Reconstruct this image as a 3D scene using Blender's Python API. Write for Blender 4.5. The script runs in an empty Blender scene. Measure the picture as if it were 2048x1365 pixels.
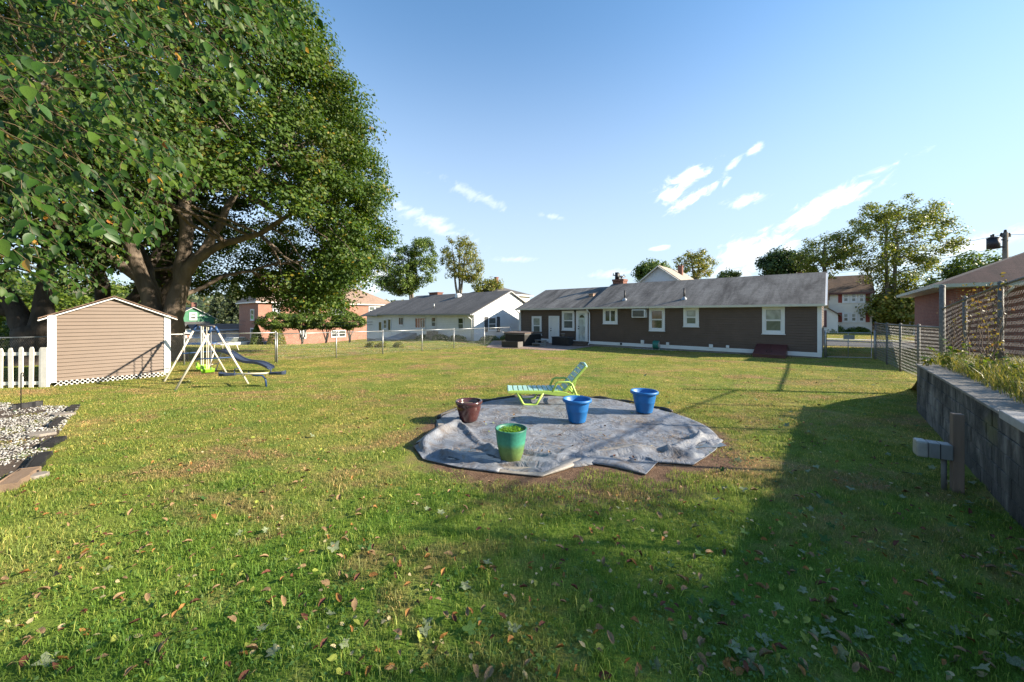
import bpy, math, random
import numpy as np
from mathutils import Vector, Matrix

sc = bpy.context.scene
col = sc.collection
R = random.Random(11)
rng = np.random.default_rng(11)
rad = math.radians

# ------------------------------------------------------------------ camera
FPX, CX, HY, CAMH = 740.0, 1024.0, 630.5, 2.0
cd = bpy.data.cameras.new('camera')
cam = bpy.data.objects.new('camera', cd); col.objects.link(cam)
cd.sensor_width = 36.0; cd.lens = FPX / 2048 * 36.0
cd.shift_y = -(682.5 - HY) / 2048
cd.clip_start = 0.05; cd.clip_end = 6000
cam.location = (0, 0, CAMH); cam.rotation_euler = (rad(90), 0, 0)
sc.camera = cam

# ------------------------------------------------------------------ sun, sky, exposure
SUN_H = Vector((1.65, -0.21)).normalized(); SUN_EL = rad(24.0)
to_sun = Vector((SUN_H.x * math.cos(SUN_EL), SUN_H.y * math.cos(SUN_EL), math.sin(SUN_EL)))
sl = bpy.data.lights.new('sun', 'SUN'); sl.energy = 5.0; sl.angle = rad(0.8); sl.color = (1.0, 0.88, 0.70)
sun = bpy.data.objects.new('sun', sl); col.objects.link(sun)
sun.rotation_euler = to_sun.to_track_quat('Z', 'Y').to_euler(); sun.location = (30, -6, 30)
vs = sc.view_settings
vs.view_transform = 'Standard'; vs.look = 'None'; vs.gamma = 1.0; vs.exposure = 1.44; vs.use_curve_mapping = False
sc.cycles.max_bounces = 6; sc.cycles.diffuse_bounces = 3; sc.cycles.glossy_bounces = 3
sc.cycles.transmission_bounces = 4; sc.cycles.transparent_max_bounces = 8
sc.cycles.use_denoising = True; sc.cycles.denoising_prefilter = 'NONE'

world = bpy.data.worlds.new('World'); sc.world = world; world.use_nodes = True
wt = world.node_tree; wt.nodes.clear()
def wn(t, **k):
    n = wt.nodes.new(t)
    for a, b in k.items(): setattr(n, a, b)
    return n
def wm(op, a, b=None, c=None):
    n = wn('ShaderNodeMath', operation=op)
    for i, s in enumerate((a, b, c)):
        if s is None: continue
        if isinstance(s, (int, float)): n.inputs[i].default_value = s
        else: wt.links.new(s, n.inputs[i])
    return n.outputs[0]
sky = wn('ShaderNodeTexSky', sky_type='NISHITA')
sky.sun_disc = False; sky.sun_elevation = SUN_EL; sky.sun_rotation = math.atan2(SUN_H.x, SUN_H.y)
sky.air_density = 1.0; sky.dust_density = 0.15; sky.ozone_density = 1.6; sky.altitude = 60
tc = wn('ShaderNodeTexCoord'); sep = wn('ShaderNodeSeparateXYZ'); wt.links.new(tc.outputs['Generated'], sep.inputs[0])
dx, dy, dz = sep.outputs
az = wm('ARCTAN2', dx, dy); el = wm('ARCSINE', dz)
# fibrous cloud noise, in direction space
comb = wn('ShaderNodeCombineXYZ')
rot_a = wm('ADD', wm('MULTIPLY', az, 0.9), wm('MULTIPLY', el, 0.45))
rot_b = wm('SUBTRACT', wm('MULTIPLY', el, 0.9), wm('MULTIPLY', az, 0.45))
wt.links.new(wm('MULTIPLY', rot_a, 13.0), comb.inputs[0]); wt.links.new(wm('MULTIPLY', rot_b, 27.0), comb.inputs[1])
nz = wn('ShaderNodeTexNoise'); nz.inputs['Scale'].default_value = 1.6; nz.inputs['Detail'].default_value = 8; nz.inputs['Roughness'].default_value = 0.62
nz.inputs['Distortion'].default_value = 0.5
wt.links.new(comb.outputs[0], nz.inputs['Vector'])
nfac = wm('SUBTRACT', nz.outputs['Fac'], 0.5)
def cloud(px, py, L, W, ang, dens):
    a0 = math.atan((px - CX) / FPX); h = math.hypot(1, (px - CX) / FPX)
    e0 = math.atan((HY - py) / FPX / h); k = 1.0 / (FPX * h)
    ca, sa = math.cos(rad(ang)), math.sin(rad(ang))
    A = wm('MULTIPLY', wm('SUBTRACT', az, a0), math.cos(e0)); E = wm('SUBTRACT', el, e0)
    p = wm('MULTIPLY', wm('ADD', wm('MULTIPLY', A, ca), wm('MULTIPLY', E, sa)), 1 / (L * k))
    q = wm('MULTIPLY', wm('SUBTRACT', wm('MULTIPLY', E, ca), wm('MULTIPLY', A, sa)), 1 / (W * k))
    d2 = wm('SQRT', wm('ADD', wm('MULTIPLY', p, p), wm('MULTIPLY', q, q)))
    v = wm('ADD', wm('SUBTRACT', 1.0, d2), wm('MULTIPLY', nfac, 3.2))
    n = wn('ShaderNodeMapRange', interpolation_type='SMOOTHSTEP'); wt.links.new(v, n.inputs[0])
    n.inputs[1].default_value = -0.05; n.inputs[2].default_value = 1.1; n.inputs[3].default_value = 0; n.inputs[4].default_value = dens
    return n.outputs[0]
tot = None
for c in [(1372, 358, 56, 17, 22, 1), (1378, 396, 56, 13, 24, 1), (1340, 390, 24, 34, 0, 1), (1650, 412, 125, 22, 27, .95),
          (1500, 508, 95, 40, 22, .95), (1487, 402, 38, 12, 8, .6), (1508, 300, 16, 9, 30, .7), (1464, 332, 26, 7, 45, .5),
          (955, 393, 75, 13, -22, .28), (860, 445, 95, 18, -20, .38), (1100, 433, 30, 7, -10, .3), (1030, 519, 45, 7, 0, .3),
          (730, 548, 110, 45, 10, .6), (1320, 496, 22, 6, 5, .7), (1900, 500, 160, 22, 12, .55), (1225, 548, 60, 8, 4, .3),
          (2500, 380, 160, 40, 20, .7), (-300, 300, 260, 50, -15, .6)]:
    m = cloud(*c); tot = m if tot is None else wm('MAXIMUM', tot, m)
hz = wn('ShaderNodeMapRange', interpolation_type='SMOOTHSTEP'); wt.links.new(el, hz.inputs[0])
hz.inputs[1].default_value = 0.74; hz.inputs[2].default_value = -0.02; hz.inputs[3].default_value = 0.0; hz.inputs[4].default_value = 0.86
mixh = wn('ShaderNodeMix', data_type='RGBA'); wt.links.new(hz.outputs[0], mixh.inputs[0])
tint = wn('ShaderNodeMix', data_type='RGBA', blend_type='MULTIPLY'); tint.inputs[0].default_value = 1.0; wt.links.new(sky.outputs[0], tint.inputs[6]); tint.inputs[7].default_value = (.765, 1.0, 1.09, 1)
wt.links.new(tint.outputs[2], mixh.inputs[6]); mixh.inputs[7].default_value = (2.75, 3.15, 3.75, 1)
mixc = wn('ShaderNodeMix', data_type='RGBA'); wt.links.new(tot, mixc.inputs[0])
wt.links.new(mixh.outputs[2], mixc.inputs[6]); mixc.inputs[7].default_value = (6.2, 6.2, 6.2, 1)
bg = wn('ShaderNodeBackground'); bg.inputs[1].default_value = 0.101
wt.links.new(mixc.outputs[2], bg.inputs[0])
wo = wn('ShaderNodeOutputWorld'); wt.links.new(bg.outputs[0], wo.inputs[0])

# ------------------------------------------------------------------ pixel -> place helpers
def sstep(a, b, x):
    t = min(1.0, max(0.0, (x - a) / (b - a))); return t * t * (3 - 2 * t)
def gz(x, y):
    return -0.10 * sstep(12, 26, y) - 1.6 * sstep(22, 46, y) * sstep(-4, -22, x) - 0.5 * sstep(37, 44, y) * sstep(-20, -32, x)
def ray(px, py): return Vector(((px - CX) / FPX, 1.0, (HY - py) / FPX))
def G(px, py):                      # ground point under a pixel
    r = ray(px, py); d = 8.0
    for _ in range(40):
        z = gz(r.x * d, d); d = 0.5 * d + 0.5 * (z - CAMH) / r.z
    return Vector((r.x * d, d, gz(r.x * d, d)))
ANG = math.atan2(-0.654, 0.757)     # the street grid: x = along the back walls, y = away
class Frame:
    def __init__(s, o, ang=ANG):
        s.o = Vector(o); s.ang = ang; s.c, s.s = math.cos(ang), math.sin(ang)
    def loc(s, p):
        d = Vector(p) - s.o; return Vector((d.x * s.c + d.y * s.s, -d.x * s.s + d.y * s.c, d.z))
    def wld(s, p):
        return Vector((s.o.x + p[0] * s.c - p[1] * s.s, s.o.y + p[0] * s.s + p[1] * s.c, s.o.z + p[2]))
    def hit_y(s, px, py, y0=0.0):
        c = s.loc((0, 0, CAMH)); r = ray(px, py); d = Vector((r.x * s.c + r.y * s.s, -r.x * s.s + r.y * s.c, r.z))
        t = (y0 - c.y) / d.y; return c.x + t * d.x, c.z + t * d.z
    def hit_x(s, px, py, x0=0.0):
        c = s.loc((0, 0, CAMH)); r = ray(px, py); d = Vector((r.x * s.c + r.y * s.s, -r.x * s.s + r.y * s.c, r.z))
        t = (x0 - c.x) / d.x; return c.y + t * d.y, c.z + t * d.z
    def rect_y(s, x0, y0, x1, y1, yy=0.0):
        a, z1 = s.hit_y(x0, y0, yy); b, z1b = s.hit_y(x1, y0, yy); _, z0 = s.hit_y(x0, y1, yy); _, z0b = s.hit_y(x1, y1, yy)
        return a, b, (z0 + z0b) / 2, (z1 + z1b) / 2
    def rect_x(s, x0, y0, x1, y1, xx=0.0):
        a, z1 = s.hit_x(x0, y0, xx); b, z1b = s.hit_x(x1, y0, xx); _, z0 = s.hit_x(x0, y1, xx); _, z0b = s.hit_x(x1, y1, xx)
        return a, b, (z0 + z0b) / 2, (z1 + z1b) / 2

# ------------------------------------------------------------------ materials
MATS = {}
def nodes(m):
    m.use_nodes = True; nt = m.node_tree; b = nt.nodes['Principled BSDF']; return nt, b
def tex_noise(nt, scale, detail=4, rough=.55, coord='Object', stretch=None, dist=0.0):
    if coord == 'World': o = nt.nodes.new('ShaderNodeNewGeometry').outputs['Position']
    else: o = nt.nodes.new('ShaderNodeTexCoord').outputs['Object']
    if stretch:
        mp = nt.nodes.new('ShaderNodeMapping'); mp.inputs['Scale'].default_value = stretch; nt.links.new(o, mp.inputs[0]); o = mp.outputs[0]
    n = nt.nodes.new('ShaderNodeTexNoise'); n.inputs['Scale'].default_value = scale; n.inputs['Detail'].default_value = detail
    n.inputs['Roughness'].default_value = rough; n.inputs['Distortion'].default_value = dist
    nt.links.new(o, n.inputs['Vector']); return n.outputs['Fac']
def ramp(nt, fac, stops):
    r = nt.nodes.new('ShaderNodeValToRGB'); e = r.color_ramp.elements
    while len(e) < len(stops): e.new(0.5)
    for i, (p, c) in enumerate(stops): e[i].position = p; e[i].color = (*c, 1) if len(c) == 3 else c
    nt.links.new(fac, r.inputs[0]); return r.outputs[0]
def mixrgb(nt, fac, a, b, mode='MIX'):
    n = nt.nodes.new('ShaderNodeMix'); n.data_type = 'RGBA'; n.blend_type = mode
    for i, s in ((0, fac), (6, a), (7, b)):
        if isinstance(s, (int, float)): n.inputs[i].default_value = s
        elif isinstance(s, tuple): n.inputs[i].default_value = (*s, 1) if len(s) == 3 else s
        else: nt.links.new(s, n.inputs[i])
    return n.outputs[2]
def mth(nt, op, a, b=None):
    n = nt.nodes.new('ShaderNodeMath'); n.operation = op
    for i, s in enumerate((a, b)):
        if s is None: continue
        if isinstance(s, (int, float)): n.inputs[i].default_value = s
        else: nt.links.new(s, n.inputs[i])
    return n.outputs[0]
def add_bump(nt, b, h, strength=.3, dist=.01):
    n = nt.nodes.new('ShaderNodeBump'); n.inputs['Strength'].default_value = strength; n.inputs['Distance'].default_value = dist
    nt.links.new(h, n.inputs['Height']); nt.links.new(n.outputs[0], b.inputs['Normal'])
def M(name, c, rough=.6, var=.18, scale=3.0, bump=None, metal=0, stretch=None, coord='Object', c2=None, spec=.5, coat=0):
    if name in MATS: return MATS[name]
    m = bpy.data.materials.new(name); nt, b = nodes(m)
    f = tex_noise(nt, scale, 5, .6, coord, stretch)
    lo = tuple(x * (1 - var) for x in c); hi = tuple(min(1, x * (1 + var)) for x in c)
    if c2: lo, hi = c, c2
    nt.links.new(ramp(nt, f, [(.3, lo), (.7, hi)]), b.inputs['Base Color'])
    b.inputs['Roughness'].default_value = rough; b.inputs['Metallic'].default_value = metal; b.inputs['Specular IOR Level'].default_value = spec
    if coat: b.inputs['Coat Weight'].default_value = coat
    if bump: add_bump(nt, b, tex_noise(nt, bump[0], 4, .6, coord, stretch), bump[1], bump[2] if len(bump) > 2 else .01)
    MATS[name] = m; return m

def leaf_mat(name, stops, trans=.35, rough=.45, patch=None, spec=.4):
    """leaf blades: colour differs from leaf to leaf, some light passes through"""
    m = bpy.data.materials.new(name); nt, b = nodes(m)
    g = nt.nodes.new('ShaderNodeNewGeometry')
    c = ramp(nt, g.outputs['Random Per Island'], stops)
    if patch:    # (scale, colour, lo, hi): twigs that have begun to turn
        f = tex_noise(nt, patch[0], 3, .6, 'World')
        r = nt.nodes.new('ShaderNodeMapRange'); nt.links.new(f, r.inputs[0]); r.inputs[1].default_value = patch[2]; r.inputs[2].default_value = patch[3]
        c = mixrgb(nt, r.outputs[0], c, patch[1])
    nt.links.new(c, b.inputs['Base Color']); b.inputs['Roughness'].default_value = rough; b.inputs['Specular IOR Level'].default_value = spec
    t = nt.nodes.new('ShaderNodeBsdfTranslucent')
    tcx = mixrgb(nt, 1.0, c, (1.3, 1.25, .5), 'MULTIPLY'); nt.links.new(tcx, t.inputs[0])
    mx = nt.nodes.new('ShaderNodeMixShader'); mx.inputs[0].default_value = trans
    nt.links.new(b.outputs[0], mx.inputs[1]); nt.links.new(t.outputs[0], mx.inputs[2])
    nt.links.new(mx.outputs[0], nt.nodes['Material Output'].inputs[0])
    MATS[name] = m; return m

# ------------------------------------------------------------------ mesh helpers
class MB:
    def __init__(s): s.v = []; s.f = []
    def add(s, vs_, fs):
        o = len(s.v); s.v += [tuple(p) for p in vs_]; s.f += [tuple(i + o for i in f) for f in fs]; return s
    def box(s, x0, x1, y0, y1, z0, z1):
        x0, x1 = sorted((x0, x1)); y0, y1 = sorted((y0, y1)); z0, z1 = sorted((z0, z1))
        v = [(x0, y0, z0), (x1, y0, z0), (x1, y1, z0), (x0, y1, z0), (x0, y0, z1), (x1, y0, z1), (x1, y1, z1), (x0, y1, z1)]
        return s.add(v, [(0, 3, 2, 1), (4, 5, 6, 7), (0, 1, 5, 4), (1, 2, 6, 5), (2, 3, 7, 6), (3, 0, 4, 7)])
    def bar(s, p, q, w, t, up=(0, 0, 1)):     # rectangular bar from p to q, w wide, t thick
        p, q = Vector(p), Vector(q); d = (q - p).normalized(); a = d.cross(Vector(up))
        if a.length < 1e-4: a = Vector((1, 0, 0))
        a.normalize(); b = a.cross(d); v = []
        for c in (p, q):
            for i, j in ((-1, -1), (1, -1), (1, 1), (-1, 1)): v.append(c + a * (i * w / 2) + b * (j * t / 2))
        return s.add(v, [(0, 3, 2, 1), (4, 5, 6, 7), (0, 1, 5, 4), (1, 2, 6, 5), (2, 3, 7, 6), (3, 0, 4, 7)])
    def tube(s, pts, r, n=8, cap=True):
        pts = [Vector(p) for p in pts]; k = len(pts)
        rs = list(r) if hasattr(r, '__len__') else [r] * k
        ref = None; rings = []
        for i in range(k):
            d = (pts[min(i + 1, k - 1)] - pts[max(i - 1, 0)])
            d = d.normalized() if d.length > 1e-9 else Vector((0, 0, 1))
            if ref is None:
                ref = d.orthogonal().normalized()
            ref = (ref - d * ref.dot(d))
            ref = ref.normalized() if ref.length > 1e-6 else d.orthogonal().normalized()
            b = d.cross(ref)
            rings.append([pts[i] + (ref * math.cos(6.28318 * j / n) + b * math.sin(6.28318 * j / n)) * rs[i] for j in range(n)])
        v = [p for g in rings for p in g]
        f = [(i * n + j, i * n + (j + 1) % n, (i + 1) * n + (j + 1) % n, (i + 1) * n + j) for i in range(k - 1) for j in range(n)]
        if cap: f += [tuple(range(n - 1, -1, -1)), tuple((k - 1) * n + j for j in range(n))]
        return s.add(v, f)
    def lathe(s, prof, n=32, c=(0, 0, 0)):
        v = [(c[0] + r * math.cos(6.28318 * j / n), c[1] + r * math.sin(6.28318 * j / n), c[2] + z) for r, z in prof for j in range(n)]
        k = len(prof)
        f = [(i * n + j, i * n + (j + 1) % n, (i + 1) * n + (j + 1) % n, (i + 1) * n + j) for i in range(k - 1) for j in range(n)]
        return s.add(v, f)
    def prism(s, poly, axis, c0, c1):         # poly in the two other axes, in order
        n = len(poly)
        def P(a, b, c): return {'x': (c, a, b), 'y': (a, c, b), 'z': (a, b, c)}[axis]
        v = [P(a, b, c0) for a, b in poly] + [P(a, b, c1) for a, b in poly]
        return s.add(v, [tuple(range(n - 1, -1, -1)), tuple(range(n, 2 * n))] + [(i, (i + 1) % n, n + (i + 1) % n, n + i) for i in range(n)])
    def grid(s, rows, close=False):
        k = len(rows[0]); c = k if close else k - 1
        return s.add([p for r_ in rows for p in r_], [(i * k + j, i * k + (j + 1) % k, (i + 1) * k + (j + 1) % k, (i + 1) * k + j) for i in range(len(rows) - 1) for j in range(c)])
    def mesh(s, name, mat, smooth=False):
        me = bpy.data.meshes.new(name); me.from_pydata(s.v, [], s.f); me.materials.append(mat)
        if smooth: me.polygons.foreach_set('use_smooth', [True] * len(me.polygons))
        me.update(); return me
    def build(s, name, mat, parent=None, smooth=False, loc=None, rotz=0, bevel=0):
        o = bpy.data.objects.new(name, s.mesh(name, mat, smooth)); col.objects.link(o)
        if parent: o.parent = parent
        if loc is not None: o.location = loc
        if rotz: o.rotation_euler = (0, 0, rotz)
        if bevel:
            b = o.modifiers.new('bevel', 'BEVEL'); b.width = bevel; b.segments = 2; b.limit_method = 'ANGLE'
        return o
def tag(o, label, cat, group=None, kind=None):
    o['label'] = label; o['category'] = cat
    if group: o['group'] = group
    if kind: o['kind'] = kind
    return o
def thing(name, label, cat, loc=(0, 0, 0), rotz=0, group=None):
    o = bpy.data.objects.new(name, None); col.objects.link(o); o.location = loc; o.rotation_euler = (0, 0, rotz)
    o.empty_display_size = .2
    return tag(o, label, cat, group)
def struct(o): o['kind'] = 'structure'; return o
def stuff(o): o['kind'] = 'stuff'; return o
def copy_tree(o, parent=None):
    c = o.copy(); col.objects.link(c)
    if parent: c.parent = parent
    for ch in list(o.children): copy_tree(ch, c)
    return c
def fast_mesh(name, V, F, mat, smooth=False):
    """V (n,3) array, F (m,k) array of equal polygons"""
    me = bpy.data.meshes.new(name); V = np.ascontiguousarray(V, dtype=np.float32); F = np.ascontiguousarray(F, dtype=np.int32)
    me.vertices.add(len(V)); me.vertices.foreach_set('co', V.ravel())
    m, k = F.shape
    me.loops.add(m * k); me.loops.foreach_set('vertex_index', F.ravel())
    me.polygons.add(m); me.polygons.foreach_set('loop_start', np.arange(0, m * k, k, dtype=np.int32))
    if smooth: me.polygons.foreach_set('use_smooth', np.ones(m, dtype=bool))
    me.materials.append(mat); me.update(calc_edges=True); return me
def fast_obj(name, V, F, mat, parent=None, smooth=False, loc=None):
    o = bpy.data.objects.new(name, fast_mesh(name, V, F, mat, smooth)); col.objects.link(o)
    if parent: o.parent = parent
    if loc is not None: o.location = loc
    return o
def norm(a): return a / np.maximum(1e-9, np.linalg.norm(a, axis=-1, keepdims=True))
def stamp(tv, tf, pos, T, B, N, size):
    """many copies of a small template: tv (k,3) in (along, across, up) axes"""
    tv = np.asarray(tv, float); tf = np.asarray(tf); n = len(pos); k = len(tv)
    s = np.asarray(size).reshape(-1, 1, 1) if np.ndim(size) else size
    V = pos[:, None, :] + s * (T[:, None, :] * tv[None, :, 0:1] + B[:, None, :] * tv[None, :, 1:2] + N[:, None, :] * tv[None, :, 2:3])
    F = (np.arange(n) * k)[:, None, None] + tf[None]
    return V.reshape(-1, 3), F.reshape(-1, tf.shape[1])
def basis(N, spin=None):
    N = norm(N); r = norm(rng.normal(size=N.shape)); T = norm(r - N * (r * N).sum(-1, keepdims=True)); B = np.cross(N, T); return T, B, N
DIAMOND = [(-.5, 0, 0), (0, -.36, .06), (.55, 0, -.05), (0, .36, .06)]
def leaf_cloud(pos, N, size):
    T, B, N = basis(N)
    return stamp(DIAMOND, [(0, 1, 2, 3)], pos, T, B, N, size)

# ================================================================== THE SETTING
HOUSE = Frame((14.43, 17.3, 0.0))
TC = (0.92, 6.72)                                    # centre of the pool liner
BED = [(-9.35, 8.0), (-8.1, 6.7), (-7.15, 5.75), (-5.95, 4.65), (-5.75, 4.2), (-7.5, 3.2), (-15.5, 4.0), (-16.0, 8.3), (-11.5, 8.35)]
def in_poly(x, y, poly):
    c = False; j = len(poly) - 1
    for i in range(len(poly)):
        (xi, yi), (xj, yj) = poly[i], poly[j]
        if (yi > y) != (yj > y) and x < (xj - xi) * (y - yi) / (yj - yi) + xi: c = not c
        j = i
    return c

def grass_colours(nt, base_dark):
    n1 = tex_noise(nt, .55, 5, .65, 'World'); n2 = tex_noise(nt, 2.6, 4, .6, 'World'); n3 = tex_noise(nt, .16, 3, .5, 'World')
    a = ramp(nt, n1, [(.30, (.060, .105, .016)), (.48, (.125, .150, .024)), (.62, (.215, .195, .048)), (.78, (.250, .175, .065))])
    b = ramp(nt, n2, [(.30, (.052, .100, .014)), (.55, (.135, .155, .026)), (.75, (.255, .195, .070))])
    c = mixrgb(nt, .48, a, b)
    # broad drifts of lusher and drier turf
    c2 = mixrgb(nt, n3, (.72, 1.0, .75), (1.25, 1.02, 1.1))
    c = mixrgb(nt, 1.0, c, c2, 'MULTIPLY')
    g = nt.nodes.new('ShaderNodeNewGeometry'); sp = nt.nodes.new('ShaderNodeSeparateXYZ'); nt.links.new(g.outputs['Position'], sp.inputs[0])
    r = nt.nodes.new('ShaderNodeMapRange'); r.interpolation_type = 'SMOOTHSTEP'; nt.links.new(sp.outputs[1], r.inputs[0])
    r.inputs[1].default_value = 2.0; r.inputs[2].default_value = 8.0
    c = mixrgb(nt, r.outputs[0], mixrgb(nt, 1.0, c, (.68, .97, .68), 'MULTIPLY'), c)  # near end greener and darker: foreground shade put into the turf colour
    pn = tex_noise(nt, .42, 6, .72, 'World', (1, 1.6, 1), .5); pr = nt.nodes.new('ShaderNodeMapRange'); nt.links.new(pn, pr.inputs[0]); pr.inputs[1].default_value = .505; pr.inputs[2].default_value = .64; pr.inputs[4].default_value = .75
    c = mixrgb(nt, pr.outputs[0], c, (.185, .125, .050))
    qn = tex_noise(nt, .9, 5, .7, 'World', (1, 1.4, 1)); qr = nt.nodes.new('ShaderNodeMapRange'); nt.links.new(qn, qr.inputs[0]); qr.inputs[1].default_value = .55; qr.inputs[2].default_value = .70; qr.inputs[4].default_value = .6
    c = mixrgb(nt, qr.outputs[0], c, (.060, .120, .016))
    c = mixrgb(nt, 1.0, c, (2.15, 1.95, 2.9), 'MULTIPLY')
    return c, sp

gm = bpy.data.materials.new('lawn_ground'); nt, b = nodes(gm)
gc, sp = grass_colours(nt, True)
gc = mixrgb(nt, 1.0, gc, (.80, .76, .72), 'MULTIPLY')
fine = tex_noise(nt, 60, 3, .7, 'World'); gc = mixrgb(nt, 1.0, gc, ramp(nt, fine, [(.25, (.45, .45, .45)), (.75, (1.25, 1.25, 1.2))]), 'MULTIPLY')
def dist_to(nt, sp, cx, cy):
    a = mth(nt, 'SUBTRACT', sp.outputs[0], cx); c = mth(nt, 'SUBTRACT', sp.outputs[1], cy)
    return mth(nt, 'SQRT', mth(nt, 'ADD', mth(nt, 'MULTIPLY', a, a), mth(nt, 'MULTIPLY', c, c)))
dd = dist_to(nt, sp, TC[0] + .02, TC[1] - .25)
dn = tex_noise(nt, 3.0, 5, .7, 'World')
dd = mth(nt, 'ADD', dd, mth(nt, 'MULTIPLY', mth(nt, 'SUBTRACT', dn, .5), .9))
rr = nt.nodes.new('ShaderNodeMapRange'); nt.links.new(dd, rr.inputs[0]); rr.inputs[1].default_value = 2.80; rr.inputs[2].default_value = 2.45
soil = ramp(nt, tex_noise(nt, 9, 6, .7, 'World'), [(.3, (.085, .052, .034)), (.55, (.16, .10, .065)), (.75, (.24, .17, .105))])
gc = mixrgb(nt, rr.outputs[0], gc, soil)
nt.links.new(gc, b.inputs['Base Color']); b.inputs['Roughness'].default_value = .95; b.inputs['Specular IOR Level'].default_value = .1
add_bump(nt, b, tex_noise(nt, 35, 4, .7, 'World'), .7, .03)

def axis(lim0, lim1, step, far, k=1.35):
    a = list(np.arange(lim0, lim1 + .01, step)); s = step; x = a[-1]
    while x < far: s *= k; x += s; a.append(x)
    s = step; x = a[0]; pre = []
    while x > -far: s *= k; x -= s; pre.append(x)
    return np.array(pre[::-1] + a)
gx = axis(-70, 60, 1.0, 2500); gy = axis(-12, 80, 1.0, 2500)
XX, YY = np.meshgrid(gx, gy)
ZZ = np.vectorize(gz)(XX, YY)
V = np.stack([XX, YY, ZZ], -1).reshape(-1, 3); nx = len(gx)
idx = np.arange(len(gy) * nx).reshape(len(gy), nx)
Fq = np.stack([idx[:-1, :-1], idx[:-1, 1:], idx[1:, 1:], idx[1:, :-1]], -1).reshape(-1, 4)
ground = struct(fast_obj('ground', V, Fq, gm, smooth=True))
tag(ground, 'short patchy lawn, green and parched yellow, running across the whole back yard', 'lawn', kind='structure')

# street beyond the brown house, with kerb and pavement (HOUSE axes)
hx = HOUSE
def sheet(name, mat, x0, x1, y0, y1, z0, z1, label, cat):
    mb = MB(); n = 40
    for i in range(n):
        a, c = x0 + (x1 - x0) * i / n, x0 + (x1 - x0) * (i + 1) / n
        def zz(x, y): p = hx.wld((x, y, 0)); return gz(p.x, p.y)
        q = [(a, y0), (c, y0), (c, y1), (a, y1)]
        v = [(x, y, zz(x, y) + z1) for x, y in q] + [(x, y, zz(x, y) + z0) for x, y in q]
        mb.add(v, [(0, 1, 2, 3), (0, 4, 5, 1), (2, 6, 7, 3)])
    o = mb.build(name, mat, loc=hx.o, rotz=hx.ang); return tag(o, label, cat, kind='structure')
asph = M('asphalt', (.052, .054, .060), .9, .2, 6, (80, .4))
conc = M('concrete_pale', (.42, .40, .36), .85, .15, 5, (50, .3))
sheet('road', asph, -60, 60, 10.6, 16.4, -.3, .008, 'grey asphalt street running past the houses', 'road')
sheet('kerb', conc, -60, 60, 16.4, 16.6, -.3, .12, 'pale concrete kerb along the far side of the street', 'kerb')
sheet('pavement', conc, -60, 60, 19.6, 20.8, -.3, .03, 'pale concrete pavement between strips of lawn', 'pavement')

# far low hill with woods
hm = M('woodland_floor', (.05, .075, .03), .95, .3, .05, (.5, .5, .5))
mbh = MB(); n = 60
hv = []; hf = []
def hill_h(t): return 8.5 + 4.5 * math.sin(t * 5.1 + 1) + 3 * math.sin(t * 13 + 2) + 5 * sstep(.45, .1, t)
for i in range(n + 1):
    t = i / n; a = rad(-62 + 124 * t)
    for (r_, f_) in ((170, -.25), (200, .45), (240, .85), (300, 1.0), (420, .2)):
        hv.append((r_ * math.sin(a), r_ * math.cos(a), -3 + max(0, f_) * hill_h(t) + (-2 if f_ < 0 else 0)))
for i in range(n):
    for j in range(4): hf.append((i * 5 + j, i * 5 + j + 1, (i + 1) * 5 + j + 1, (i + 1) * 5 + j))
mbh.add(hv, hf)
tag(mbh.build('hill', hm, smooth=True), 'low wooded hill far behind the houses', 'hill', kind='structure')
npz = 16000
tt = rng.random(npz); aa = np.radians(-62 + 124 * tt); rr_ = 175 + 120 * rng.random(npz)
hh = np.array([hill_h(t) for t in tt]); ff = np.interp(rr_, [170, 200, 240, 300], [-.1, .45, .85, 1.0])
cl = np.stack([rr_ * np.sin(aa), rr_ * np.cos(aa), -3 + ff * hh + rng.random(npz) ** 1.5 * 4.2], -1)
V_, F_ = leaf_cloud(cl, rng.normal(size=(npz, 3)) + np.array([.5, -.6, .8]), rng.uniform(1.1, 2.6, npz))
wood = leaf_mat('far_woods_leaf', [(0, (.030, .052, .018)), (.5, (.055, .082, .026)), (.85, (.085, .100, .035)), (1, (.14, .085, .035))], .15)
tag(fast_obj('far_woods', V_, F_, wood), 'far-off mixed woods covering the low hill', 'woods', kind='stuff')

# ------------------------------------------------------------------ materials of the built things
white = M('white_paint', (.70, .695, .67), .5, .06, 2.5)
whitev = M('white_vinyl', (.70, .71, .715), .45, .05, 2.0)
brownv = M('brown_vinyl', (.092, .062, .050), .5, .14, 1.6)
tanv = M('tan_vinyl', (.165, .122, .093), .5, .06, 1.8)
gutter = M('gutter_metal', (.62, .62, .58), .4, .08, 2.0)
found = M('foundation', (.23, .22, .21), .9, .2, 4)
black_plastic = M('black_plastic', (.022, .023, .026), .45, .3, 6)
galv = M('galvanised_steel', (.36, .37, .37), .45, .15, 14, metal=.7)
galv2 = M('weathered_galvanised', (.15, .145, .135), .7, .35, 22, metal=.15, bump=(60, .4))
wire2 = M('dull_old_wire', (.085, .082, .076), .75, .3, 22)
dark_metal = M('dark_metal', (.03, .03, .033), .5, .2, 8, metal=.4)
wood_grey = M('weathered_wood', (.26, .22, .18), .85, .25, 3, (20, .5), stretch=(1, 1, .12))
bark = M('maple_bark', (.135, .105, .080), .95, .45, 2.6, (7, 1.0, .06), stretch=(1, 1, .22), coord='World')
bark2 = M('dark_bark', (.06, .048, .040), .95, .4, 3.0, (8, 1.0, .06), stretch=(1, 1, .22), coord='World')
bark3 = M('grey_bark', (.16, .14, .115), .95, .35, 3.0, (8, .9, .05), stretch=(1, 1, .25), coord='World')

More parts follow.
